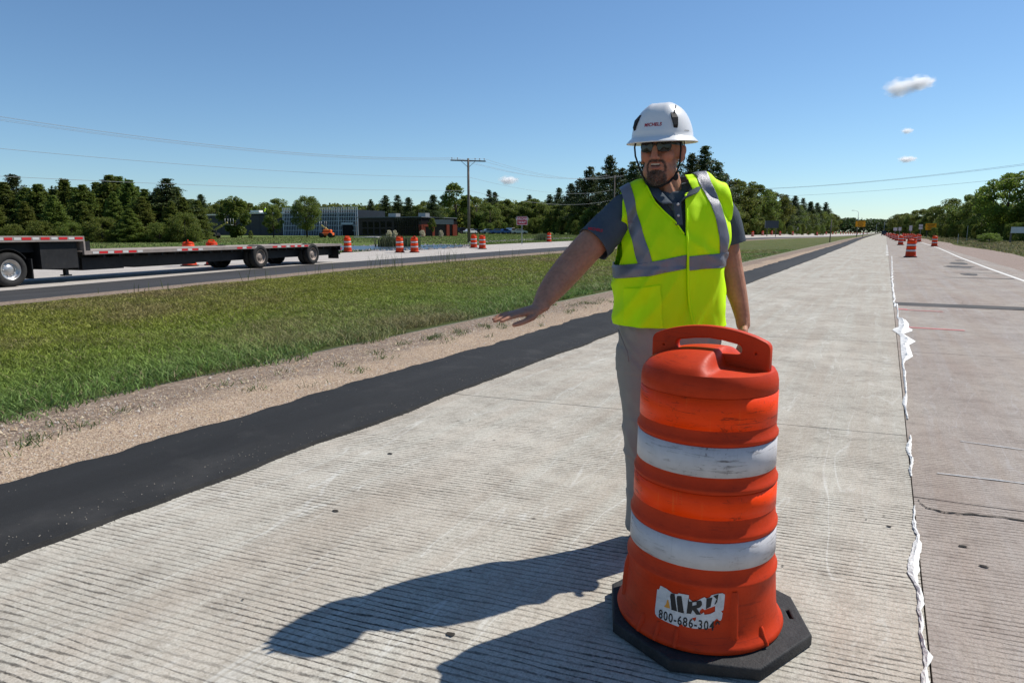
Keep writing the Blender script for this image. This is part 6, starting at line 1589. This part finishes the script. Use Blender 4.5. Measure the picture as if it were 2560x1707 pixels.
m = MB(); m.tube([(0, 0, 0), (0, 0, Hl)], [.12, .07], 8); m.build('pole', M_galv, S); m = MB(); m.tube([(0, 0, Hl - .1), (-.7, 0, Hl + .35), (-1.8, 0, Hl + .55)], .05, 6); ar = m.build('arm', M_galv, S); m = MB(); m.ball((-2.0, 0, Hl + .5), (.35, .15, .1), 10, 6); m.build('lamp_head', M_galv, ar)
for px, D, yt in ((2030, 420, 510), (2012, 520, 515)):
    b = dp(px, 533, D); S = empty('street_lamp', (b.x, b.y, 0), YAW, 'faint distant street lamp over the end of the road, ' + ('right one' if px > 2020 else 'left one'), 'street lamp'); Hl = dp(px, yt, D).z
    m = MB(); m.tube([(0, 0, 0), (0, 0, Hl)], [.14, .09], 6); m.build('pole', M_galv, S); m = MB(); m.tube([(0, 0, Hl), (2.2, 0, Hl + .6)], .07, 5); m.build('arm', M_galv, S)
b = dp(2352, 533, 86); S = empty('blank_board', (b.x, b.y, 0), YAW - R_(8), 'wide pale grey board on dark posts at the right edge behind the round bush', 'sign board')
za, zc = dp(2350, 521.5, 86).z, dp(2350, 535.5, 86).z; plate(S, 'panel', (.6, 0, (za + zc) / 2), 4.2, za - zc, simple('board_grey', (.62, .62, .63), .6), .08)
for sx in (-1.4, 2.0): m = MB(); m.box((sx - .08, .05, -.1), (sx + .08, .2, zc + .2)); m.build('post', M_pole, S)
for i_, (px, D) in enumerate(((2202, 84), (2222, 112))):
    b = dp(px, 533, D); m = MB(); m.box((-.03, -.02, 0), (.03, .02, 1.15 if px == 2202 else 2.4)); o = m.build('marker_post', M_galv); o.location = (b.x, b.y, 0); tag(o, ('short thin marker post' if px == 2202 else 'taller thin marker post') + ' in the dry grass right of the lone drum', 'post')

# ------------------------------------------------------------------ buildings beyond the lawn
def bframe(pxa, Da, pxb, Db):
    a = dp(pxa, 533, Da); b = dp(pxb, 533, Db); a.z = b.z = 0; d = b - a; return a, math.atan2(d.y, d.x), d.length
M_gwall = simple('dark_cladding', (.035, .036, .04), .6, .3, var=.12, scale=.6); M_roofedge = simple('pale_roof_edge', (.85, .72, .58), .7)
a, rz, L_ = bframe(436, 168, 705, 152); zb_ = land(a.x, a.y) - .4
B = empty('grey_building', (a.x, a.y, zb_), rz, 'long low dark grey building with a pale roof edge behind the street trees', 'building')
m = MB(); m.box((0, 0, 0), (L_, 16, 5.0)); wl_ = m.build('wall', M_gwall, B)
m = MB(); m.box((-.3, -.35, 5.0), (L_ * .52, 16.3, 5.32)); m.build('roof_edge', M_roofedge, B)
m = MB(); m.box((L_ * .52 + .01, -.35, 5.25), (L_, 16.3, 5.5)); m.build('roof_edge', simple('white_roof_edge', (.8, .8, .8), .6), B)
for k in range(12): m = MB(); m.box((L_ * (k + .5) / 12 - .04, -.03, .1), (L_ * (k + .5) / 12 + .04, -.003, 4.95)); m.build('panel_joint', simple('joint', (.03, .03, .035), .7), wl_)
m = MB(); m.box((L_ * .57, -.6, 5.55), (L_ * .57 + 2.6, .6, 6.0)); m.build('insulation_stack', bpy.data.materials['white_roof_edge'], B)
a, rz, L_ = bframe(652, 152, 822, 146); zb_ = land(a.x, a.y) - .4; Hs = 6.35
B = empty('steel_frame_building', (a.x, a.y, zb_), rz, 'building under construction showing a grid of pale steel studs', 'building')
M_blu = simple('blue_sheathing', (.014, .018, .028), .5, .4, var=.3, scale=.5); M_stud = simple('steel_stud', (.42, .46, .52), .5, .4, .3, var=.1)
m = MB(); m.box((.1, .35, 0), (L_ - .1, 12, Hs - .5)); m.build('inner_wall', M_blu, B)
ns = 44
for k in range(ns + 1):
    X = L_ * k / ns
    if 36.5 < k < 40.5: z1 = 2.9
    else: z1 = 0
    m = MB(); w = .045 if k % 11 else .11; m.box((X - w, -.05, z1), (X + w, .05, Hs)); m.build('stud', M_stud, B)
for k, z in enumerate((.35, 1.5, 2.55, 3.5, 4.35, 5.1, 5.75, Hs)):
    m = MB(); m.box((-.1, -.085, z - .05), (L_ + .1, -.052, z + .05)); m.build('girt', M_stud, B)
m = MB(); m.box((L_ * .80, -.1, 0), (L_ * .935, .3, 2.7)); m.build('door_opening', simple('dark_opening', (.006, .006, .007), .9), B)
m = MB(); m.box((L_ * .79, -.15, 2.72), (L_ * .945, .25, 3.15)); m.build('door_header', M_stud, B)
a, rz, L_ = bframe(824, 140, 968, 134); zb_ = land(a.x, a.y) - .45
B = empty('dark_building', (a.x, a.y, zb_), rz, 'low near black building with glass front and two rooftop units', 'building')
M_brn = simple('brown_black_cladding', (.028, .017, .014), .5, .3, var=.4, scale=.3); M_glz = simple('dark_glass', (.008, .008, .01), .08, .7, var=.2, scale=.5); M_trim = simple('dark_trim', (.13, .14, .15), .5)
m = MB(); m.box((0, .1, 0), (L_ * .58, 14, 4.0)); wl_ = m.build('wall', M_brn, B)
for k in range(5):
    for j in range(2): m = MB(); m.box((L_ * (.06 + k * .1), .06, .8 + j * 1.4), (L_ * (.13 + k * .1), .098, 1.9 + j * 1.4)); m.build('window', M_glz, wl_)
m = MB(); m.box((L_ * .58 + .01, 0, 0), (L_, 14, 4.05)); w2 = m.build('glass_front', M_glz, B)
for k in range(13): X = L_ * (.58 + .42 * k / 12); m = MB(); m.box((X - .03, -.05, 0), (X + .03, -.003, 4.0)); m.build('mullion', M_brn, w2)
for z in (1.2, 1.75, 2.2): m = MB(); m.box((L_ * .58, -.08, z - .03), (L_ * .99, -.052, z + .03)); m.build('rail', M_brn, w2)
m = MB(); m.box((-.2, -.25, 4.06), (L_ + .2, 14.2, 4.22)); m.build('roof_edge', M_trim, B)
for f_, s_ in ((.46, 1.0), (.93, .9)): m = MB(); m.box((L_ * f_ - .9 * s_, 2, 4.23), (L_ * f_ + .9 * s_, 3.6, 4.95)); m.build('rooftop_unit', M_galv, B)
a, rz, L_ = bframe(969, 133, 1050, 137); zb_ = land(a.x, a.y) - .45
B = empty('red_wing', (a.x, a.y, zb_), rz, 'low red orange wall with dark openings beside the dark building', 'building')
M_redw = simple('red_cladding', (.42, .07, .035), .6, .3, var=.12)
for x0, x1 in ((0, .10), (.30, .36), (.70, .78), (.88, 1.0)): m = MB(); m.box((L_ * x0, 0, 0), (L_ * x1, 6, 2.7)); m.build('wall', M_redw, B)
m = MB(); m.box((L_ * .06, -.02, 2.3), (L_ * .36, .3, 2.72)); m.build('lintel', M_redw, B); m = MB(); m.box((0, .32, 0), (L_, 6, 3.4)); m.build('inner_wall', M_brn, B)
m = MB(); m.box((L_ * .36, .02, 2.75), (L_ * .9, 6, 3.7)); m.build('upper_wall', M_trim, B)
# small works on the lawn
for px, D, s_ in ((640, 120, 1), (648, 119, 1)): pass
mb = MB(); rr = random.Random(2)
for k in range(9):
    b = dp(rr.choice([832, 846, 858, 884, 893]) + rr.uniform(-5, 5), 533, rr.uniform(104, 112)); z = land(b.x, b.y); q = Matrix.Translation((b.x, b.y, z + .1)) @ Matrix.Rotation(rr.uniform(0, 3), 4, 'Z')
    mb.box((-1.0, -.35, 0), (1.0, .35, .12), mat=q)
tag(mb.build('loose_boards', M_wwh), 'scattered pale boards lying on the lawn before the dark building', 'boards', kind='stuff')
M_hyd = leaf_mat('pale_flowers', (.62, .60, .48), trans=.2)
for i_, (px, D, lb) in enumerate(((894, 116, 'left of the two white flowering bushes before the glass front'), (907, 115, 'right of the two white flowering bushes before the glass front'), (970, 118, 'white flowering bush at the corner of the red wall'), (1013, 118, 'white flowering bush at the right end of the red wall'))):
    tree_at('shrub', px, D, 533 + 4, .75, mat=M_hyd, label=lb, cat='bush', name='flowering_bush')
def reeds(px, D, w, h, lb):
    b = dp(px, 533, D); n = 500; r = np.random.default_rng(int(px)); P = np.stack([b.x + r.normal(size=n) * w * .45, b.y + r.normal(size=n) * .5], 1)
    o = blades(P, r.uniform(.6, 1.1, n) * h, np.full(n, .05), .18, np.tile([[.12, .14, .07]], (n, 1)) * r.uniform(.5, 1.3, (n, 1)), 'reeds', lb, M_grass, np.full(n, land(b.x, b.y))); o['category'] = 'reeds'; del o['kind']
reeds(897, 57, 1.1, 1.0, 'clump of grey green reeds at the pond behind the left pond drum'); reeds(936, 58, .9, .85, 'clump of reeds showing between and behind the pair of pond drums'); reeds(1247, 86, .9, .9, 'small clump of reeds left of the lone drum near the raised arm')
# pond
t = NT('pond_water'); co = t.coord('World'); nn_ = t.noise(co, 3.5, 4, .6)
M_water = t.done(t.princ((.04, .055, .075), .3, .6, 0, t.bump(nn_, .25, .02)))
PE = [dp(x, 533, D) for x, D in ((560, 47), (700, 47.5), (780, 47.6), (860, 48), (960, 49.5), (1030, 53), (1072, 57), (1068, 62), (1020, 63), (930, 61), (840, 59), (740, 58), (600, 58))]
V = []; F = []; nE = len(PE); cx_ = sum(p.x for p in PE) / nE; cy_ = sum(p.y for p in PE) / nE
for k in range(9):
    for i in range(nE): f_ = k / 8; x = cx_ + (PE[i].x - cx_) * f_; y = cy_ + (PE[i].y - cy_) * f_; V.append((x, y, land(x, y) + .035))
F = [(k * nE + i, k * nE + (i + 1) % nE, (k + 1) * nE + (i + 1) % nE, (k + 1) * nE + i) for k in range(8) for i in range(nE)]
me = bpy.data.meshes.new('pond'); me.from_pydata(V, [], F); me.update(); o = link_mesh('pond', me, M_water, None, True); o['kind'] = 'structure'
M_rock = simple('edge_rock', (.24, .22, .21), .9, .2, var=.35, scale=3)
mb = MB(); rr = random.Random(9)
def rock(p, s_):
    vs = [(p.x + s_ * rr.uniform(.6, 1.2) * math.cos(a_), p.y + s_ * rr.uniform(.6, 1.2) * math.sin(a_), p.z) for a_ in (0, 1.2, 2.5, 3.7, 5)] + [(p.x + rr.uniform(-.2, .2) * s_, p.y + rr.uniform(-.2, .2) * s_, p.z + s_ * rr.uniform(.5, .9))]
    mb.add(vs, [(i, (i + 1) % 5, 5) for i in range(5)])
for i in range(nE):
    a_, b_ = PE[i], PE[(i + 1) % nE]
    for k in range(22):
        p = a_.lerp(b_, k / 22); p = Vector((p.x + rr.uniform(-.3, .3), p.y + rr.uniform(-.3, .3), 0)); p.z = land(p.x, p.y) + .0; rock(p, rr.uniform(.09, .24))
for k in range(160):
    p = dp(1075 + k * 1.5, 533, 70 + k * .22 + rr.uniform(-1, 1)); p.z = land(p.x, p.y) - .02; rock(p, rr.uniform(.1, .26))
tag(mb.build('edge_rocks', M_rock), 'rough grey rocks lining the pond and the far roadside ditch', 'rocks', kind='stuff')

# boom lifts
M_yel = simple('lift_yellow', (.62, .50, .12), .5, .4, var=.1); M_lor = simple('lift_orange', (.75, .13, .02), .5, .4, var=.1)
def lift(px, D, tip, lb, chassis=M_lor):
    b = dp(px, 533, D); b.z = land(b.x, b.y); o = empty('boom_lift', b, YAW, lb, 'boom lift')
    m = MB(); m.box((-1.0, -.8, .35), (1.0, .8, .8), bevel=.06); m.build('chassis', chassis, o)
    for sx in (-.7, .7):
        for sy in (-.8, .8): m = MB(); m.lathe([(.05, -.13), (.36, -.13), (.40, -.07), (.40, .07), (.36, .13), (.05, .13)], 16, axis='y', c=(sx, sy, .40), close=True); m.build('wheel', M_tyre, o)
    m = MB(); m.box((-.55, -.5, .82), (.75, .5, 1.3), bevel=.08); m.build('turret', chassis, o)
    t_ = dp(tip[0], tip[1], D) - b; t_ = Vector((t_.dot(Ru), 0, t_.z))
    m = MB(); m.bar((.3, 0, 1.1), Vector((.3, 0, 1.1)).lerp(t_, .62), .24, .26); bm_ = m.build('boom', M_yel, o)
    m = MB(); m.bar(Vector((.3, 0, 1.1)).lerp(t_, .6), t_, .16, .18); m.build('inner_boom', M_yel, bm_)
    m = MB(); m.box((t_.x - .1, -.5, t_.z - .4), (t_.x + .7, .5, t_.z - .32)); 
    for q in ((-.1, -.5), (.7, -.5), (.7, .5), (-.1, .5)): m.tube([(t_.x + q[0], q[1], t_.z - .4), (t_.x + q[0], q[1], t_.z + .55)], .03, 5)
    m.build('basket', M_galv, o)['kind'] = 'stuff'
lift(484, 103, (522, 511), 'boom lift with a long raised yellow arm half hidden by scrub, far left', M_blackm)
lift(751, 112, (738, 517), 'orange boom lift with its yellow arm folded up beside the round tree')
# roof workers
for px, lb, dz in ((611, 'left of two tiny roof workers in yellow on the grey building', 0), (623, 'right of two tiny roof workers in yellow on the grey building', .1)):
    b = dp(px, 533, 158); b.z = land(b.x, b.y) - .4 + 5.5
    o = empty('person', b, 0, lb, 'person'); bd = MB()
    bd.tube([(.1, .1, .05), (0, 0, .35), (-.05, 0, .4)], [.1, .12, .13], 8, dome=True); bd.tube([(-.1, -.1, .05), (0, 0, .38)], [.1, .12], 8, dome=True); bd.tube([(0, 0, .38), (.05, 0, .62), (.12, 0, .85)], [.15, .18, .14], 10, dome=True); bd.ball((.18, 0, 1.06), (.11, .11, .13), 10, 8)
    bd.tube([(.1, .15, .82), (.25, .2, .6), (.35, .2, .4)], [.06, .05, .04], 8, dome=True); bd.tube([(.1, -.15, .82), (.25, -.2, .6), (.35, -.2, .4)], [.06, .05, .04], 8, dome=True)
    me = blob(bd, .03, 1, .5, 'body') ; link_mesh('body', me, simple('work_clothes', (.08, .07, .07), .9), o)
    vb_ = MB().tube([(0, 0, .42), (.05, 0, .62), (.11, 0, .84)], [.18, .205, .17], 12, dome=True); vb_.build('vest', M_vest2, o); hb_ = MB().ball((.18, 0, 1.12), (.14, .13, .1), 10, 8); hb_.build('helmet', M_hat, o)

# parked cars
def make_car(paint, suv, lb, g='cars parked along the edge of the wood'):
    o = empty('parked_car', (0, 0, 0), 0, lb, 'car', g); h = 1.75 if suv else 1.42
    pr = [(-2.25, .35), (-2.3, .75), (-2.1, .95), (-1.3 if not suv else -2.1, 1.0 if not suv else 1.1), (-.85 if not suv else -1.9, h), (.35 if not suv else .4, h), (1.15, 1.0), (2.1, .85), (2.3, .6), (2.25, .35)]
    m = MB(); n = len(pr); W_ = .88
    def ring(y, sc, dz=0): return [(x, y, z if z < 1.05 else 1.0 + (z - 1.0) * sc) for x, z in pr]
    vs = ring(-W_, .96) + ring(-W_ * .80, 1) + ring(W_ * .80, 1) + ring(W_, .96)
    fs = [(r * n + i, r * n + (i + 1) % n, (r + 1) * n + (i + 1) % n, (r + 1) * n + i) for r in range(3) for i in range(n)] + [tuple(range(n - 1, -1, -1)), tuple(range(3 * n, 4 * n))]
    m.add(vs, fs); m.build('body', paint, o)
    for sy in (-1, 1):
        m = MB(); x0, x1 = (-1.05, .85) if not suv else (-1.95, .9); m.add([(x0 - .1, sy * .887, 1.02), (x1 + .1, sy * .887, 1.02), (x1 - .45, sy * .884, h - .1), (x0 + .3 if not suv else x0 + .1, sy * .884, h - .1)], [(0, 1, 2, 3)]); m.build('side_window', M_glz, o)
    for sx in (-1.4, 1.4):
        for sy in (-.8, .8): m = MB(); m.lathe([(.02, -.1), (.28, -.1), (.32, -.06), (.32, .06), (.28, .1), (.02, .1)], 16, axis='y', c=(sx, sy, .32)); m.build('wheel', M_tyre, o)
    return o
PC = {k: simple('car_' + k, c, .25, .6, .2, var=.04) for k, c in (('white', (.7, .7, .72)), ('blue', (.03, .10, .32)), ('dark', (.02, .022, .03)), ('silver', (.4, .42, .45)))}
for px, D, cc, suv, rz, lb in ((1050, 205, 'dark', 0, .2, 'dark car at the left end of the parked row, left of the utility pole'), (1062, 203, 'dark', 1, .9, 'dark upright car just left of the utility pole'), (1080, 200, 'white', 0, 1.0, 'white car directly behind the utility pole and drums'), (1098, 203, 'dark', 0, .8, 'dark car between the white car and the drum'), (1122, 200, 'silver', 0, .4, 'silver car left of the bright blue car'),
                               (1143, 197, 'blue', 0, .15, 'bright blue car in the middle of the parked row'), (1160, 200, 'blue', 0, .5, 'darker blue car half behind the bright blue one'), (1175, 205, 'white', 1, 1.2, 'white high vehicle right of the blue cars'), (1193, 195, 'silver', 0, .1, 'pale silver car low behind the WRONG WAY post')):
    b = dp(px, 533, D); o = make_car(PC[cc], suv, lb); o.location = (b.x, b.y, land(b.x, b.y) + .1); o.rotation_euler.z = YAW + rz
o = make_car(PC['dark'], 1, 'dark car far ahead on the main road', None); o.name = 'distant_car'; b = dp(2035, 533, 300); o.location = (-.6, 300, .01); o.rotation_euler.z = R_(90)
# ------------------------------------------------------------------ clouds
def cloud_mat(dens, seed):
    t = NT('cloud_vapour'); co = t.coord('Object')
    n = t.noise(co, 2.3, 8, .68); v = t.n('ShaderNodeVectorMath'); v.operation = 'LENGTH'; t.l(co, v.inputs[0])
    e = t.math('SUBTRACT', 1.0, v.outputs['Value'])
    f = t.math('MULTIPLY', t.smooth(t.math('ADD', n, t.math('MULTIPLY', e, .5)), .55, 1.0), dens)
    p = t.n('ShaderNodeVolumePrincipled'); p.inputs['Color'].default_value = (1, 1, 1, 1); p.inputs['Anisotropy'].default_value = .3; t.l(f, p.inputs['Density']); t.l(p.outputs[0], t.out.inputs['Volume']); return t.m
def cloud(px, py, w, h, D, dens, lb):
    c = dp(px, py, D); k = D / 1562; m = MB().ball((0, 0, 0), 1.0, 24, 14); o = m.build('cloud', cloud_mat(dens / (w * k), px)); o.location = c; o.scale = (w * k, w * k * .8, h * k); o.rotation_euler.z = YAW
    tag(o, lb, 'cloud')
cloud(2112, 191, 38, 19, 2600, 7, 'brightest small white puff high above the road on the right')
cloud(2068, 202, 42, 24, 2600, 5, 'ragged thinner puff just left of the brightest one')
cloud(1168, 414, 28, 12, 2600, 6, 'small flat white cloud above the trees left of the worker')
cloud(2084, 366, 24, 9, 2600, 6, 'low faint cloud streak right of the worker, over the road')
cloud(2084, 301, 16, 8, 2600, 4, 'very faint tiny puff between the other right hand clouds')
